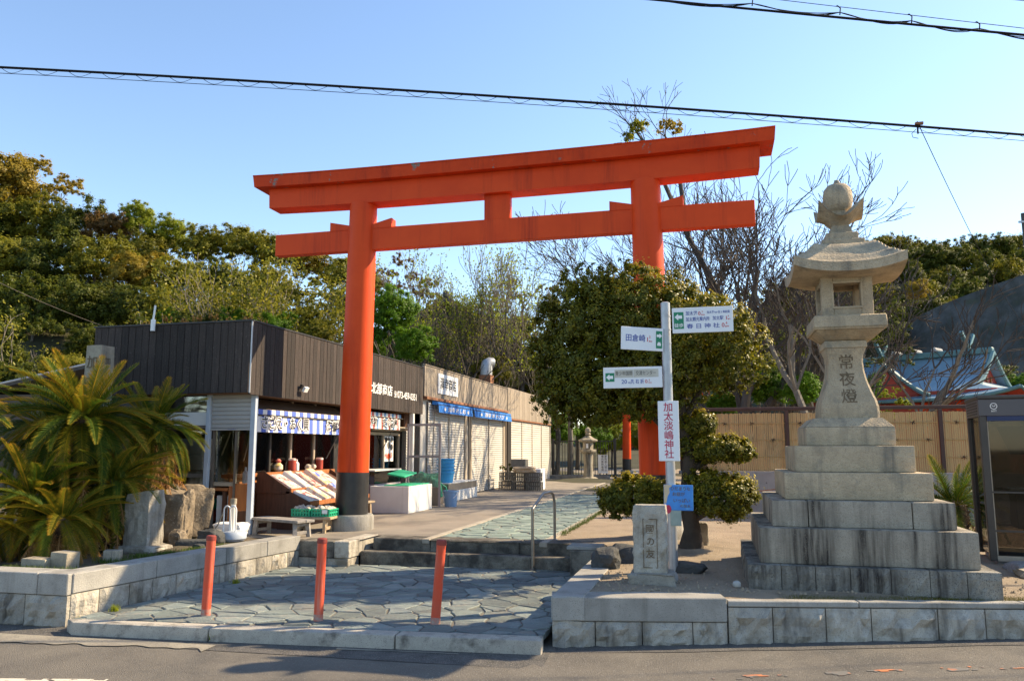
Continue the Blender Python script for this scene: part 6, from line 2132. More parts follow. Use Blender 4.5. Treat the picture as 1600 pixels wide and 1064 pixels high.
# antenna post on the dark shop's roof
an = thing('vent_pipe', 'short white pipe standing on the roof edge of the dark shop', 'pipe', (-2.62, -1.2, 3.3))
MB().tube([(-2.62, -1.31, 3.30), (-2.62, -1.31, 3.47)], .033, 12).build('sleeve', M['foam'], an, smooth=True)
MB().tube([(-2.62, -1.31, 3.47), (-2.60, -1.31, 3.68)], .014, 10).build('pipe', M['foam'], an, smooth=True)

# cliff of sprayed concrete on the right-hand hill
m = MB()
nx, ny = 90, 50
for j in range(ny + 1):
    for i in range(nx + 1):
        px_a = 1395 + 330 * i / nx
        ytop = 520 - 130 * (i / nx) ** .75
        f = j / ny
        py_a = 640 + (ytop - 640) * f
        d_ = 70 + 7 * f - 10 * (i / nx)
        p = survey(px_a, py_a, d_)
        b = noise.noise(Vector((p.x * .35, p.z * .12, 3))) * 1.4 + noise.noise(Vector((p.x * 1.1, p.z * .8, 8))) * .45
        m.v.append((p.x + CY * b, p.y - CX * b, p.z))
for j in range(ny):
    for i in range(nx):
        a = j * (nx + 1) + i
        m.f.append((a, a + 1, a + nx + 2, a + nx + 1))
tag(m.build('cliff', M['cliff'], smooth=True), kind='structure')

# ==================================================================
#  OVERHEAD CABLES
# ==================================================================
def cable(name, label, a, b, sag, r, group=None, wrap=None, mat='cable', n=60, extra=None):
    t = thing(name, label, 'cable', (a + b) / 2, group)
    pts = [a.lerp(b, i / n) - Vector((0, 0, sag * 4 * (i / n) * (1 - i / n))) for i in range(n + 1)]
    MB().tube(pts, r, 6).build('line', M[mat], t, smooth=True)
    if wrap:
        pr, pd, hang = wrap
        L = (b - a).length
        k = int(L / pd)
        w_ = MB()
        q = []
        for i in range(k * 10 + 1):
            f = i / (k * 10)
            ph_ = (i % 10) / 10
            c = a.lerp(b, f) - Vector((0, 0, sag * 4 * f * (1 - f)))
            q.append(c + Vector((0, .01 * math.cos(ph_ * 6.28), .01 - hang * (.5 - .5 * math.cos(ph_ * 6.28)))))
        w_.tube(q, pr, 4)
        w_.build('wrapping_wire', M[mat], t, smooth=True)
        MB().tube([p - Vector((0, 0, hang * .92)) for p in pts], pr * 1.2, 5).build('lower_wire', M[mat], t, smooth=True)
    return t


A, B = survey(-260, 93, 9.2), survey(1900, 236, 9.2)
A, B = A + (A - B) * .25 - Vector((0, 0, .11)), B + (B - A) * .25 - Vector((0, 0, .11))
cable('overhead_cable', 'long black overhead cable with a looped wrapping wire, running above the torii', A, B, -.20, .0155, 'overhead cables', (.0035, .42, .085))
A, B = survey(900, -14, 8.6), survey(1760, 66, 7.8)
A, B = A + (A - B) * .5, B + (B - A) * 1.2
cable('overhead_cable', 'thick black overhead cable in the upper right corner with hanging loops', A, B, .03, .014, 'overhead cables')
hk = [survey(x, y, 8.3) for x, y in ((985, -6), (1175, 6), (1312, 20), (1424, 33), (1530, 45), (1650, 58), (1780, 69), (1920, 82), (2080, 97), (2260, 114))]
cb = thing('slack_cable', 'slack black cable hanging in loops under the thick cable, upper right corner', 'cable', hk[2], 'overhead cables')
for q in range(3):
    pts = []
    for a, b in zip(hk[:-1], hk[1:]):
        for i in range(12):
            f = i / 12
            pts.append(a.lerp(b, f) - Vector((0, 0, (.06 + .035 * q) * 4 * f ** (1 + .3 * q) * (1 - f) * .8)))
    MB().tube(pts, .005, 5).build('loop_line', M['cable'], cb, smooth=True)
for p in hk[1:-1]:
    MB().tube([p + Vector((0, 0, -.03)), p + Vector((.01, 0, .05)), p + Vector((-.02, 0, .085)), p + Vector((-.03, 0, .08))], .007, 6).build('hanger', M['cable'], cb, smooth=True)
A, B = survey(1120, -12, 8.8), survey(1760, 62, 8.2)
A, B = A + (A - B) * .8, B + (B - A) * 1.6
cable('overhead_cable', 'thin wire just above the thick cable, upper right corner', A, B, .01, .004, 'overhead cables')
A, B = survey(1545, -4, 8), survey(1700, 12, 8)
A, B = A + (A - B) * 3, B + (B - A) * 6
cable('overhead_cable', 'thin wire crossing the very top right corner', A, B, .0, .004, 'overhead cables')
J = survey(1433, 190, 9.2)
c1 = cable('drop_wire', 'thin service wire dropping from the long cable past the stone lantern', J, Vector((up0.x, up0.y, 6.4)), .55, .0055, 'overhead cables')
MB().obox(J + Vector((.02, 0, -.03)), .09, .04, .03).build('clamp', M['rustwood'], c1)
MB().tube([J + Vector((-.02, 0, -.10)), J + Vector((-.07, 0, -.15)), J + Vector((-.06, 0, -.2)), J + Vector((.0, 0, -.22))], .004, 5).build('loop', M['cable'], c1)
MB().tube([J + Vector((0, 0, -.05)), J + Vector((0, 0, -.16))], .010, 6).build('strain_clip', M['cable'], c1)
A, B = survey(-80, 402, 20), survey(168, 512, 24)
cable('service_wire', 'thin grey wire sloping down before the dark wooded hill at left', A, B, .1, .010, 'overhead cables', None, 'bark')

# ==================================================================
#  PLANTS
# ==================================================================
# ---- the pruned tree between the torii and the signpost
TX, TY = 4.99, -.98
pt = thing('pruned_tree', 'dense clipped evergreen tree with cushion-shaped pads, behind the signpost', 'tree', (TX, TY, UZ))


def leaf_part(name, parent, mesh):
    o = bpy.data.objects.new(name, mesh)
    COL.objects.link(o)
    o.parent = parent
    o.location = -ORG[_top(parent).name]
    return o


Y_ = -1.0
crown = [(3.78, Y_, 3.05, .82, .66, .80), (4.45, Y_, 3.28, .85, .66, .66), (5.15, Y_, 2.98, .72, .62, .60), (4.00, Y_, 2.42, .92, .66, .55),
         (4.95, Y_ + .05, 2.58, .84, .64, .46), (3.50, Y_, 2.20, .48, .5, .36), (3.70, Y_, 3.72, .40, .42, .30), (5.62, Y_, 2.74, .46, .5, .46), (4.2, Y_, 3.80, .45, .4, .22), (4.55, Y_, 2.25, .62, .55, .34), (3.55, Y_, 2.75, .55, .55, .6), (4.3, Y_, 2.9, .9, .5, .8)]
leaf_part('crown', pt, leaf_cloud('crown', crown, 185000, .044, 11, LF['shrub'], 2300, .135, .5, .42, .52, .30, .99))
for nm_, bl, n_, sd in (('left', [(4.30, Y_, 1.01, .46, .40, .27), (4.62, Y_ + .05, 1.0, .34, .32, .24), (4.1, Y_, .9, .25, .26, .18)], 17000, 1),
                        ('right', [(5.38, Y_, 1.03, .42, .40, .31), (5.18, Y_, 1.15, .28, .3, .22), (5.55, Y_, .95, .2, .25, .2)], 15000, 2),
                        ('middle', [(5.38, Y_ + .1, 1.60, .40, .34, .17), (5.62, Y_ + .1, 1.55, .2, .24, .13), (5.10, Y_ + .1, 1.62, .28, .3, .22)], 12000, 3),
                        ('upper', [(5.10, Y_ + .1, 1.90, .26, .3, .17)], 5000, 4)):
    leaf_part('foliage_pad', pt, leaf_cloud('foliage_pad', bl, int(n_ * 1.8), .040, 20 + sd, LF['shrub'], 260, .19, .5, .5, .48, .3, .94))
mb = MB()
mb.tube([(TX, TY, UZ - .05), (TX + .02, TY, .62), (TX - .03, TY, .95), (TX + .02, TY + .04, 1.5), (TX - .08, TY, 2.1), (TX - .2, TY, 2.7)], [.17, .105, .095, .085, .075, .05], 12)
mb.build('trunk', M['darkbark'], pt, smooth=True)
for pts, r in (([(TX - .02, TY, 1.65), (4.78, TY, 1.78), (4.62, TY, 1.95), (4.40, TY, 2.2), (4.1, TY, 2.6)], .055), ([(TX, TY, .72), (5.15, TY, .80), (5.32, TY, .95)], .05), ([(TX - .02, TY, .80), (4.75, TY, .88), (4.45, TY, .98)], .045),
               ([(TX, TY + .03, 1.3), (5.2, TY + .06, 1.45), (5.4, TY + .1, 1.55)], .04), ([(TX - .1, TY, 2.2), (4.8, TY, 2.7), (4.6, TY, 3.2)], .045), ([(TX, TY, 2.0), (5.2, TY, 2.4), (5.4, TY, 2.8)], .04)):
    MB().tube(pts, [r * (1 - .5 * k / len(pts)) for k in range(len(pts))], 9).build('branch', M['darkbark'], pt, smooth=True)

# ---- sago palms
def frond_mesh(name, L, droop, seed, mat, n=56, lw=.165, dead=False, width=.0105):
    rg = np.random.default_rng(seed)
    # rachis lies along +X, arching down in Z
    def P(t):
        return np.array([L * t * (1 - .12 * droop * t), 0, L * (.32 * t - droop * t * t)])
    V, T = [], []
    for sd in (-1, 1):
        for i in range(n):
            t = .10 + .90 * (i + rg.random() * .4) / n
            p = P(t)
            tn = P(min(1, t + .02)) - P(t - .02)
            tn /= np.linalg.norm(tn)
            prof = math.sin(math.pi * (0.12 + .86 * t)) ** .6
            l = lw * prof * rg.uniform(.85, 1.1)
            nb = np.array([-tn[2], 0, tn[0]])
            d = np.array([0, sd * 1.0, 0]) * .80 + tn * (.55 + .5 * t) + nb * (.42 if not dead else -.2)
            d += rg.normal(size=3) * (.05 if not dead else .25)
            d /= np.linalg.norm(d)
            tip = p + d * l - np.array([0, 0, l * (.10 if not dead else .35)])
            wv = tn * width
            V.append([p - wv * .5, p + wv * .5, (p + tip) / 2 + wv * .55 + nb * l * .05, (p + tip) / 2 - wv * .55 + nb * l * .05])
            V.append([(p + tip) / 2 - wv * .55 + nb * l * .05, (p + tip) / 2 + wv * .55 + nb * l * .05, tip + wv * .08, tip - wv * .08])
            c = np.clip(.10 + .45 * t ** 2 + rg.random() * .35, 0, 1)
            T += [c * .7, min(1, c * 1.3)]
    for k in range(10):
        t0, t1 = k / 10, (k + 1) / 10
        a, b = P(t0), P(t1)
        w0 = np.array([0, .010 * (1 - t0 * .7), 0])
        w1 = np.array([0, .010 * (1 - t1 * .7), 0])
        V.append([a - w0, a + w0, b + w1, b - w1])
        u0 = np.array([0, 0, .010])
        V.append([a - w0 - u0, b - w1 - u0, b + w1, a + w0])
        T += [.7, .7]
    return quads_mesh(name, np.array(V, float), np.array(T), mat)


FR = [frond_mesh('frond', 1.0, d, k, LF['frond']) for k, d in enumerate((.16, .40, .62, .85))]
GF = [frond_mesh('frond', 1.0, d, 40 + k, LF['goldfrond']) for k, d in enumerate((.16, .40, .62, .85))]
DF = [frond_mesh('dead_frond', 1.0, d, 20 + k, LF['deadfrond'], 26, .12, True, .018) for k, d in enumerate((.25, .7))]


def palm(label, x, y, zb, zc, rl, n, seed, nd=14, up=72, tr=.13, lo=-38, gold=.3):
    rnd = random.Random(seed)
    t = thing('sago_palm', label, 'sago palm', (x, y, zb), 'sago palms in the left bed')
    m = MB()
    k = 10
    pts = [(x + .03 * math.sin(i * 1.3 + seed), y + .03 * math.cos(i + seed), zb - .05 + (zc - zb + .05) * i / k) for i in range(k + 1)]
    m.tube(pts, [tr * (1.1 + .18 * (i % 2)) for i in range(k + 1)], 12)
    # old leaf bases stand out of the trunk as short scales
    for q in range(int(70 * (zc - zb))):
        a = q * 2.4
        z = zb + (zc - zb) * rnd.random()
        d = Vector((math.cos(a), math.sin(a), .7)).normalized()
        p = Vector((x, y, z)) + Vector((math.cos(a), math.sin(a), 0)) * tr * 1.0
        m.tube([p, p + d * .07], [.022, .012], 4)
    m.build('trunk', M['palmtrunk'], t)
    for i in range(n):
        f = i / n
        el = R(lo + (up - lo) * (1 - f) ** 1.0 + rnd.uniform(-9, 9)) - R(16)
        az = i * 2.39996 + rnd.uniform(-.25, .25)
        k = 0 if el > R(42) else 1 if el > R(18) else 2 if el > R(-8) else 3
        s_ = rl * rnd.uniform(.82, 1.12) * (.80 if el > R(52) else 1)
        inst('frond', (GF if rnd.random() < gold else FR)[k], t, (x + .05 * math.cos(az), y + .05 * math.sin(az), zc), (rnd.uniform(-.3, .3), -el, az), (s_, s_, s_))
    for i in range(nd):
        az = i * 2.39996 + rnd.random()
        s_ = rl * rnd.uniform(.5, .95)
        inst('dead_frond', DF[i % 2], t, (x + .1 * math.cos(az), y + .1 * math.sin(az), zc - .05 - rnd.random() * min(.5, (zc - zb) * .5)), (rnd.uniform(-.5, .5), R(rnd.uniform(48, 80)), az), (s_,) * 3)
    return t


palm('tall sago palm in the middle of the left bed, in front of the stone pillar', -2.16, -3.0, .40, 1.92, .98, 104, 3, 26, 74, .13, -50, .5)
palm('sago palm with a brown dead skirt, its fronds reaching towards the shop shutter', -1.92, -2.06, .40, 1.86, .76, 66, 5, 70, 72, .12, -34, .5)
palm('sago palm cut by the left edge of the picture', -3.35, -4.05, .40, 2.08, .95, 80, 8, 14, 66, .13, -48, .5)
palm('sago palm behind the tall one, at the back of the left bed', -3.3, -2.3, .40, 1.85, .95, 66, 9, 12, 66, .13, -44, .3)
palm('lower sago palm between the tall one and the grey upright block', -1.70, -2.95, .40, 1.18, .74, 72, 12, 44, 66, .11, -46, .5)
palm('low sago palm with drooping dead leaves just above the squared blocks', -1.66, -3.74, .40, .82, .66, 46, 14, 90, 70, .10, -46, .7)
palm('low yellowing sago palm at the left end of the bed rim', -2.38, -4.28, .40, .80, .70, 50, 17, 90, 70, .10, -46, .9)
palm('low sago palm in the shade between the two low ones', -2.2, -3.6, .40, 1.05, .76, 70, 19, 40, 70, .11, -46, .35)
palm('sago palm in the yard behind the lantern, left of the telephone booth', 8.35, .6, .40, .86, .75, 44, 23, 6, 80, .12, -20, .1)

# ---- broadleaf trees: a few crowns and trunks, shared by many trees
def crown_unit(seed, n, leaf, kind, clumps, tight, shape='round', bare=.0):
    rnd = random.Random(seed)
    bl = []
    if shape == 'round':
        bl.append((0, 0, 0, .62, .62, .55))
        for k in range(9):
            a = k * 2.4
            r = rnd.uniform(.35, .62)
            bl.append((r * math.cos(a), r * math.sin(a), rnd.uniform(-.5, .5), rnd.uniform(.28, .45), rnd.uniform(.28, .45), rnd.uniform(.25, .40)))
    else:
        for k in range(16):
            a = k * 2.4
            r = .85 * math.sqrt(rnd.random())
            bl.append((r * math.cos(a), r * math.sin(a), rnd.uniform(-.6, .8), rnd.uniform(.14, .30), rnd.uniform(.14, .30), rnd.uniform(.12, .24)))
    return leaf_cloud('crown', bl, n, leaf, seed, LF[kind], clumps, tight, .6, .45, .15, .3, .97)


CR = {}
for kind in ('dark', 'olive', 'bronze', 'yellow', 'bright', 'lime', 'brown'):
    CR[kind] = [crown_unit(100 + 7 * i + len(kind), 27000 if i < 2 else 13000, .054 if i < 2 else .048, kind, 240 if i < 2 else 150, .27 if i < 2 else .30, 'round' if i < 2 else 'loose') for i in range(3)]


def trunk_unit(seed):
    rnd = random.Random(seed)
    m = MB()
    tips = []
    m.tube([(0, 0, 0), (.02, .01, .3), (0, .03, .60)], [.035, .028, .022], 8)
    for k in range(5):
        a = k * 1.256 + rnd.random()
        branch_rec(m, rnd, Vector((0, .03, .58)), Vector((math.cos(a) * .7, math.sin(a) * .7, .7)).normalized(), .15, .013, 2, tips, .7, .3, kids=(2, 3), minr=.004)
    return m.mesh('trunk', M['bark'], smooth=True)


TRK = [trunk_unit(k) for k in range(3)]
_tree_n = [0]


def tree(px, py, D, hw, kind, label, group=None, var=None, ratio=.85, name='tree', trunk=True):
    """crown top sighted at (px,py); D metres ahead; hw = crown half-width as sighted"""
    _tree_n[0] += 1
    i = _tree_n[0]
    rnd = random.Random(i * 13)
    top = survey(px, py, D)
    r = hw * D / FPX
    rz = r * ratio
    zg = UZ + hill_z(top.x, top.y) - .1
    t = thing(name, label, 'tree' if name == 'tree' else name.replace('_', ' '), (top.x, top.y, zg), group)
    v = var if var is not None else rnd.choice((0, 0, 1, 1, 1, 2))
    if group and 'wooded hill' in group:
        r, rz = r * 1.12, rz * 1.15
    cz = top.z - rz * .98
    inst('crown', CR[kind][v], t, (top.x, top.y, cz), (0, 0, rnd.random() * 6.28), (r, r, rz))
    if trunk:
        h = max(.6, cz - zg + rz * .15)
        inst('trunk', TRK[i % 3], t, (top.x, top.y, zg), (0, 0, rnd.random() * 6), (min(h, 4.0), min(h, 4.0), h))
    return t


G1 = 'trees massed on the wooded hill behind the dark shop'
L1 = dict(dark='dark evergreen tree in the dense mass on the wooded hill at left', olive='olive-green tree in the dense mass on the wooded hill at left', bronze='bronze-leaved tree on the crest of the wooded hill at left',
          lime='yellow-green young-leaved tree on the crest of the wooded hill', brown='reddish-brown tree in the mass on the wooded hill at left', bright='fresh green tree in the mass low behind the dark shop', yellow='yellowish tree in the mass on the wooded hill at left')
for k in ('dark', 'olive', 'bronze', 'lime', 'brown', 'bright', 'yellow'):
    L1[k] = (L1[k], G1 + ', ' + k)
left = [(12, 208, 46, 84, 'bronze'), (88, 240, 45, 48, 'bronze'), (-75, 225, 46, 70, 'olive'), (55, 296, 43, 62, 'olive'), (125, 304, 43, 55, 'dark'), (-15, 300, 42, 60, 'dark'), (180, 322, 42, 42, 'brown'), (218, 308, 42, 34, 'lime'), (262, 326, 41, 42, 'lime'), (232, 345, 40, 48, 'olive'),
        (318, 345, 40, 45, 'olive'), (375, 338, 40, 45, 'olive'), (430, 352, 40, 45, 'olive'), (480, 368, 40, 42, 'bronze'), (530, 388, 40, 42, 'olive'), (575, 405, 40, 36, 'olive'),
        (0, 345, 37, 80, 'olive'), (85, 352, 37, 65, 'dark'), (155, 352, 37, 60, 'olive'), (215, 378, 36, 55, 'bronze'), (290, 390, 36, 55, 'olive'), (360, 400, 36, 52, 'dark'), (430, 402, 36, 52, 'olive'), (500, 420, 36, 48, 'olive'), (560, 440, 36, 45, 'dark'),
        (-20, 410, 32, 75, 'dark'), (60, 415, 32, 70, 'dark'), (135, 418, 32, 65, 'dark'), (205, 430, 32, 58, 'dark'), (275, 435, 31, 55, 'olive'), (345, 448, 31, 52, 'dark'), (415, 450, 31, 50, 'olive'), (485, 462, 31, 48, 'olive'),
        (-10, 485, 27, 65, 'dark'), (75, 480, 27, 58, 'dark'), (150, 490, 27, 50, 'dark'), (200, 500, 24, 40, 'dark'), (255, 470, 26, 40, 'bright'), (310, 480, 25, 38, 'dark'), (425, 475, 25, 42, 'bright'), (490, 490, 25, 40, 'olive'), (370, 470, 26, 40, 'bright'),
        (20, 545, 23, 55, 'dark'), (110, 540, 22, 42, 'olive'), (170, 530, 21, 36, 'dark')]
for px, py, D, hw, kd_ in left:
    tree(px, py, D, hw, kd_, *L1[kd_])
for px, py in ((225, 500), (262, 492), (292, 496), (335, 488), (362, 494), (385, 490), (308, 490), (410, 498)):
    tree(px, py, 21, 15, 'brown', 'reddish-brown shrub showing above the roof edge of the dark shop', 'reddish shrubs behind the dark shop roof', 2, 1.6, 'shrub', False)

# middle, behind the shops
tree(615, 434, 25, 56, 'bright', 'bright green leafy tree just right of the torii pillar, above the dark shop', None, 0, 1.0)
tree(646, 500, 24, 46, 'bright', 'bright green bush below the leafy tree, just above the shop fascia', None, 1, .9)
tree(585, 500, 25, 35, 'bright', 'bright green bush half behind the left torii pillar', None, 1, 1.0)
tree(635, 394, 33, 42, 'brown', 'thin brown-leaved tree behind the bright green one', None, 2, 1.0)
tree(590, 412, 34, 35, 'brown', 'thin brown-leaved tree close to the left torii pillar', None, 2, 1.0)
tree(850, 436, 38, 40, 'olive', 'olive tree left of the pruned tree top', None, 2, 1.1)
tree(812, 480, 37, 40, 'olive', 'olive tree above the silver vent duct, in front of the old hall', None, 0, .9)
for px, py, D, hw, kd_ in ((700, 560, 29, 38, 'dark'), (765, 545, 28, 40, 'olive'), (822, 545, 37, 32, 'dark'), (838, 590, 38, 30, 'olive'), (650, 560, 28, 32, 'dark'), (792, 570, 34, 30, 'dark'), (720, 590, 29, 32, 'olive')):
    tree(px, py, D, hw, kd_, 'dark shrub in the low hedge above the shuttered shop roof', 'shrubs behind the shuttered shops', 0, .9, 'shrub', False)
for px, py, D, hw, kd_ in ((665, 430, 33, 36, 'olive'), (735, 470, 35, 40, 'brown'), (790, 430, 36, 42, 'olive'), (700, 490, 34, 30, 'brown'), (760, 500, 33, 28, 'olive')):
    tree(px, py, D, hw, kd_, 'thin-crowned tree among those standing before the old dark-roofed hall', 'thin trees before the old hall', 2, 1.1)
# at the end of the path
for px, py, D, hw, kd_, lab in ((872, 630, 40, 40, 'bright', 'fresh green bush left of the small stone lantern, beyond the iron fence'), (925, 640, 42, 38, 'bright', 'fresh green bush directly behind the small stone lantern'), (955, 648, 46, 36, 'lime', 'yellow-green bush beside the far torii pillar'),
                                (1003, 640, 48, 40, 'lime', 'yellow-green bush right of the far torii pillar'), (900, 560, 44, 60, 'dark', 'dark tree behind the bushes at the end of the path'), (980, 575, 52, 60, 'dark', 'dark tree beyond the far torii'), (1040, 600, 46, 50, 'bright', 'fresh green bush hidden behind the pruned tree')):
    tree(px, py, D, hw, kd_, lab, None, 0, 1.0)
st_ = thing('slender_tree', 'slender straight tree trunk standing in the iron fence line', 'tree', (-.40, 20.9, UZ))
MB().tube([(-.40, 20.9, UZ), (-.36, 20.9, 1.6), (-.40, 20.9, 3.6)], [.13, .11, .09], 10).build('trunk', M['palebark'], st_, smooth=True)
inst('crown', CR['dark'][1], st_, (-.4, 20.9, 4.3), (0, 0, 1), (1.3, 1.3, 1.0))
# behind the bamboo fence
for px, py, D, hw, kd_, lab in ((1195, 560, 21, 50, 'bright', 'fresh green bush above the fence, nearest the pruned tree'), (1255, 572, 20, 42, 'bright', 'fresh green bush above the fence, left of the lantern stem'), (1130, 590, 22, 42, 'bright', 'fresh green bush low behind the pruned tree'), (1225, 540, 23, 36, 'lime', 'yellow-green bush behind the fresh green ones'),
                                (1245, 468, 27, 34, 'lime', 'tall yellow-green willowy tree left of the lantern platform'), (1285, 500, 28, 30, 'lime', 'yellow-green willowy tree close behind the lantern stem'), (1390, 600, 27, 30, 'lime', 'low yellow-green bush right of the lantern stem'), (1350, 575, 30, 34, 'bright', 'fresh green bush right behind the lantern stem'),
                                (1440, 568, 52, 40, 'dark', 'dark green tree behind the shrine roof ridge, left end'), (1500, 545, 54, 34, 'bronze', 'rounded bronze tree behind the shrine roof'), (1555, 560, 54, 34, 'dark', 'dark green tree behind the right gable of the shrine roof'), (1595, 575, 52, 30, 'bright', 'fresh green tree at the right edge beside the shrine roof'), (1400, 560, 50, 34, 'bright', 'fresh green tree left of the shrine roof ridge'),
                                (1430, 432, 24, 26, 'bronze', 'yellowish leafy tree top right of the lantern roof')):
    tree(px, py, D, hw, kd_, lab, None, 2 if kd_ == 'lime' else 0, 1.2 if kd_ == 'lime' else .9, 'tree', py > 440)
G2 = 'trees in the thicket between the torii and the lantern'
for px, py, D, hw, kd_ in ((1240, 425, 38, 60, 'olive'), (1175, 450, 37, 55, 'olive'), (1310, 440, 40, 50, 'dark'), (1150, 500, 34, 50, 'olive'), (1220, 500, 33, 50, 'dark'), (1290, 520, 32, 50, 'olive'), (1370, 470, 42, 45, 'dark'), (1090, 480, 36, 50, 'olive'), (1340, 400, 46, 45, 'olive'), (1385, 520, 40, 40, 'dark')):
    tree(px, py, D, hw, kd_, *{'olive': ('olive-green tree in the thicket between the torii and the tall lantern', G2 + ', olive'), 'dark': ('dark tree in the thicket between the torii and the tall lantern', G2 + ', dark')}[kd_])
G3 = 'trees on the far shaded hill at right'
rnd = random.Random(77)
for row, (D, y0, x0, x1, stp) in enumerate(((97, 362, 1290, 1640, 30), (92, 380, 1300, 1640, 33), (87, 404, 1280, 1640, 34), (82, 432, 1270, 1560, 35), (78, 458, 1270, 1500, 36), (74, 490, 1280, 1430, 38))):
    x = x0
    while x < x1:
        kd_ = rnd.choice(('dark', 'dark', 'olive')) if row else rnd.choice(('dark', 'olive'))
        tree(x, y0 + rnd.uniform(-9, 9) + (18 if x < 1330 and row == 0 else 0), D, rnd.uniform(30, 42), kd_, *{'olive': ('olive tree in the mass on the far hill above the grey cliff', G3 + ', olive'), 'dark': ('dark tree in the mass on the far hill above the grey cliff', G3 + ', dark')}[kd_], rnd.randint(0, 1), .95, 'tree', row == 0)
        x += stp * rnd.uniform(.85, 1.15)

# ---- bare trees
def bare_tree(label, px, pyb, D, limbs, lvl, seed, mat='palebark', thin='twig', r0=.14, spread=.62, upw=.35, kids=(2, 4), leaf=None, base_z=None, shrink=.7, extra=()):
    rnd = random.Random(seed)
    b = survey(px, pyb, D)
    zg = UZ + hill_z(b.x, b.y) - .1 if base_z is None else base_z
    t = thing('bare_tree', label, 'tree', (b.x, b.y, zg))
    big, small, tips = MB(), MB(), []

    class Split:
        def tube(s_, pts, rad, n=5, cap=False):
            (big if rad[0] > .028 else small).tube(pts, rad, n, cap)
    sp_ = Split()
    for (dx, dy, dz, L, rr) in limbs:
        d = (_fx * dx + _fy * dy + Vector((0, 0, dz))).normalized()
        branch_rec(sp_, rnd, Vector((b.x + rnd.uniform(-.1, .1), b.y + rnd.uniform(-.1, .1), zg)), d, L, rr, lvl, tips, spread, upw, kids=kids, shrink=shrink, minr=.0085)
    for pts in extra:
        n_ = len(pts)
        big.tube(pts, [.07 * (1 - k / n_) + .014 for k in range(n_)], 7, cap=False)
        for k in range(1, n_):
            for q in range(3):
                branch_rec(sp_, rnd, pts[k], (pts[k] - pts[k - 1]).normalized() + Vector((rnd.gauss(0, .6), rnd.gauss(0, .6), rnd.uniform(0, .6))), .8, .018, 2, tips, .6, .2, kids=(2, 3), minr=.007)
    big.build('trunk', M[mat], t, smooth=True)
    if small.v:
        small.build('twigs', M[thin], t)
    if leaf:
        kind, n_, s_, rad = leaf
        rg = np.random.default_rng(seed)
        Tp = np.array([tuple(p) for p in tips])
        idx = rg.integers(0, len(Tp), n_)
        P = Tp[idx] + rg.normal(size=(n_, 3)) * rad
        a = rg.normal(size=(n_, 3))
        a /= np.linalg.norm(a, axis=1)[:, None]
        c = np.cross(a, rg.normal(size=(n_, 3)))
        c /= np.linalg.norm(c, axis=1)[:, None]
        V = np.stack([P - a * s_, P + c * s_ * .5, P + a * s_, P - c * s_ * .5], 1)
        leaf_part('young_leaves', t, quads_mesh('young_leaves', V, rg.random(n_), LF[kind]))
    return t


zk = bare_tree('large bare zelkova with several grey trunks, behind the right torii pillar', 1148, 640, 21, [(-.36, 0, 1, 3.5, .20), (.04, .1, 1, 3.7, .19), (.30, -.05, 1, 3.4, .17), (-.70, .1, .9, 3.5, .15), (-.12, -.1, 1, 3.8, .16), (.62, .1, .9, 3.1, .13), (-.55, .2, 1, 3.9, .13)], 5, 4, 'zelkova', upw=.22, spread=.72, kids=(3, 4), shrink=.66,
          extra=[[survey(1130, 470, 21), survey(1075, 370, 21), survey(1035, 280, 21.2), survey(1008, 225, 21.4), survey(993, 205, 21.5)], [survey(1075, 370, 21), survey(1062, 280, 21.5), survey(1040, 215, 21.8)]])
for kd_, n_, spots in (('yellow', 900, ((992, 204), (1000, 192), (986, 214))), ('bronze', 700, ((1038, 200), (1052, 192), (1062, 204)))):
    bl = []
    for px, py in spots:
        c = survey(px, py, 21.5)
        bl.append((c.x, c.y, c.z, .26, .26, .20))
    leaf_part('leaf_tuft', zk, leaf_cloud('leaf_tuft', bl, n_, .085, 61, LF[kd_], 26, .42))
bare_tree('bare tree with a pale trunk leaning left, beside the lantern', 1296, 660, 18, [(-.42, .1, 1, 2.8, .13), (-.05, .2, 1, 2.6, .10)], 5, 9, upw=.3, spread=.65, kids=(2, 4), shrink=.64)
bare_tree('bare tree rising behind the lantern roof', 1275, 640, 25, [(.0, .0, 1, 3.2, .13), (.3, .1, 1, 2.8, .11), (-.25, .1, 1, 3.1, .11)], 5, 12, 'bark', upw=.40, spread=.62, kids=(2, 4), shrink=.64)
bare_tree('bare crooked tree right of the lantern with pale limbs', 1408, 650, 21, [(.04, 0, 1, 2.5, .13), (-.40, .1, .9, 2.1, .09), (.18, .1, 1, 2.2, .09)], 4, 15, upw=.25, spread=.7, kids=(2, 4))
bare_tree('small bare leaning trunk just right of the lantern stem', 1352, 660, 17, [(-.10, 0, 1, 2.2, .10), (.3, .1, 1, 1.8, .07)], 3, 19, upw=.3, spread=.6, kids=(2, 3))
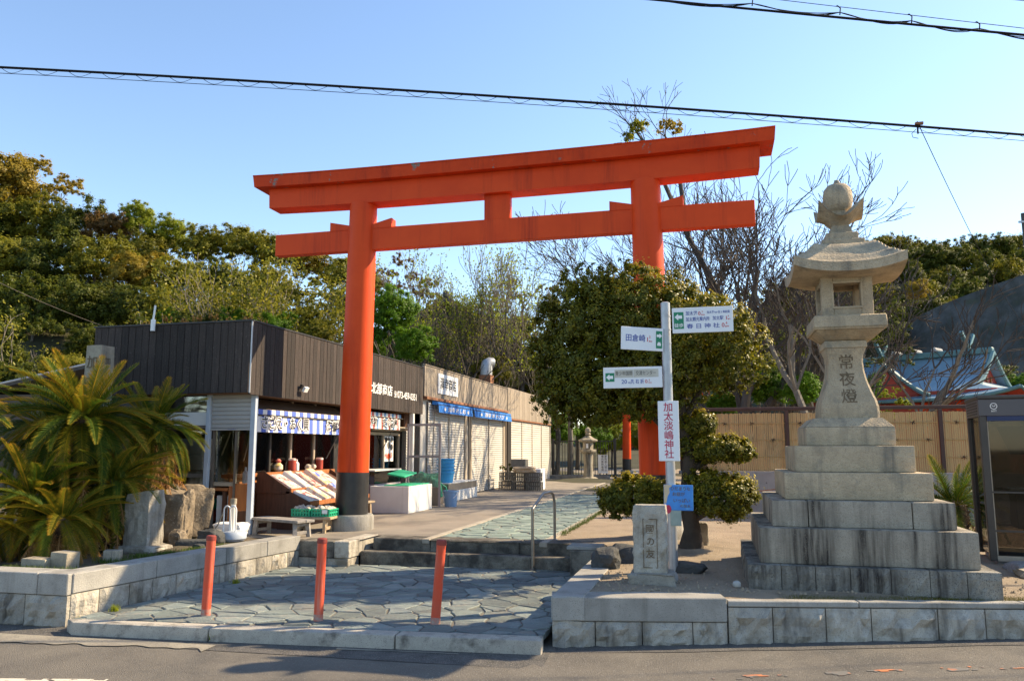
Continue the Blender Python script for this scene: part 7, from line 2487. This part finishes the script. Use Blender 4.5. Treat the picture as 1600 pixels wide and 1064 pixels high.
bare_tree('slim tree with pale green buds, left one behind the shuttered shop', 712, 640, 29, [(.0, 0, 1, 3.4, .10), (-.25, 0, 1, 3.0, .07), (.22, 0, 1, 3.0, .07), (-.4, .1, 1, 2.5, .05)], 4, 22, 'bark', 'bark', upw=.65, spread=.45, kids=(3, 5), leaf=('lime', 5200, .055, .16))
bare_tree('slim tree with pale green buds, right one before the old hall', 775, 640, 30, [(.0, 0, 1, 3.3, .10), (.28, 0, 1, 2.9, .06), (-.2, 0, 1, 3.0, .06), (.45, .1, 1, 2.4, .05)], 4, 25, 'bark', 'bark', upw=.6, spread=.48, kids=(3, 5), leaf=('lime', 4200, .055, .16))
bare_tree('bare crooked tree with spreading grey limbs above the shop name board', 688, 640, 26, [(-.35, 0, 1, 2.2, .15), (.5, 0, .85, 2.3, .12), (.1, 0, 1, 2.3, .13), (-.7, .1, .8, 2.0, .08)], 4, 28, 'bark', 'twig', upw=.22, spread=.75, kids=(2, 3))
bare_tree('leaning sparse tree on the slope above the dark shop, left of the torii', 398, 560, 26, [(-.45, 0, 1, 2.8, .09), (-.15, 0, 1, 3.0, .09), (.25, 0, 1, 2.8, .08), (-.8, 0, .8, 2.5, .06)], 4, 31, 'palebark', 'palebark', upw=.3, spread=.55, kids=(2, 4), leaf=('olive', 6500, .07, .22))
bare_tree('sparse pale-limbed tree on the slope close to the left torii pillar', 470, 560, 27, [(-.2, 0, 1, 2.6, .08), (.2, 0, 1, 2.8, .08), (.5, 0, .9, 2.3, .06)], 4, 34, 'palebark', 'palebark', upw=.3, spread=.6, kids=(2, 4), leaf=('olive', 5500, .07, .22))
bare_tree('pale dead-looking tree leaning in the dark trees at far left', 95, 600, 24, [(-.3, 0, 1, 2.3, .08), (.15, 0, 1, 2.0, .07)], 3, 37, 'palebark', 'palebark', upw=.2, spread=.7, kids=(2, 3), leaf=('olive', 700, .06, .2))
bare_tree('bare tree top showing left of the pruned tree', 868, 640, 34, [(-.1, 0, 1, 3.4, .09), (.15, 0, 1, 3.6, .09)], 4, 41, 'bark', 'bark', upw=.6, spread=.4, kids=(2, 4))
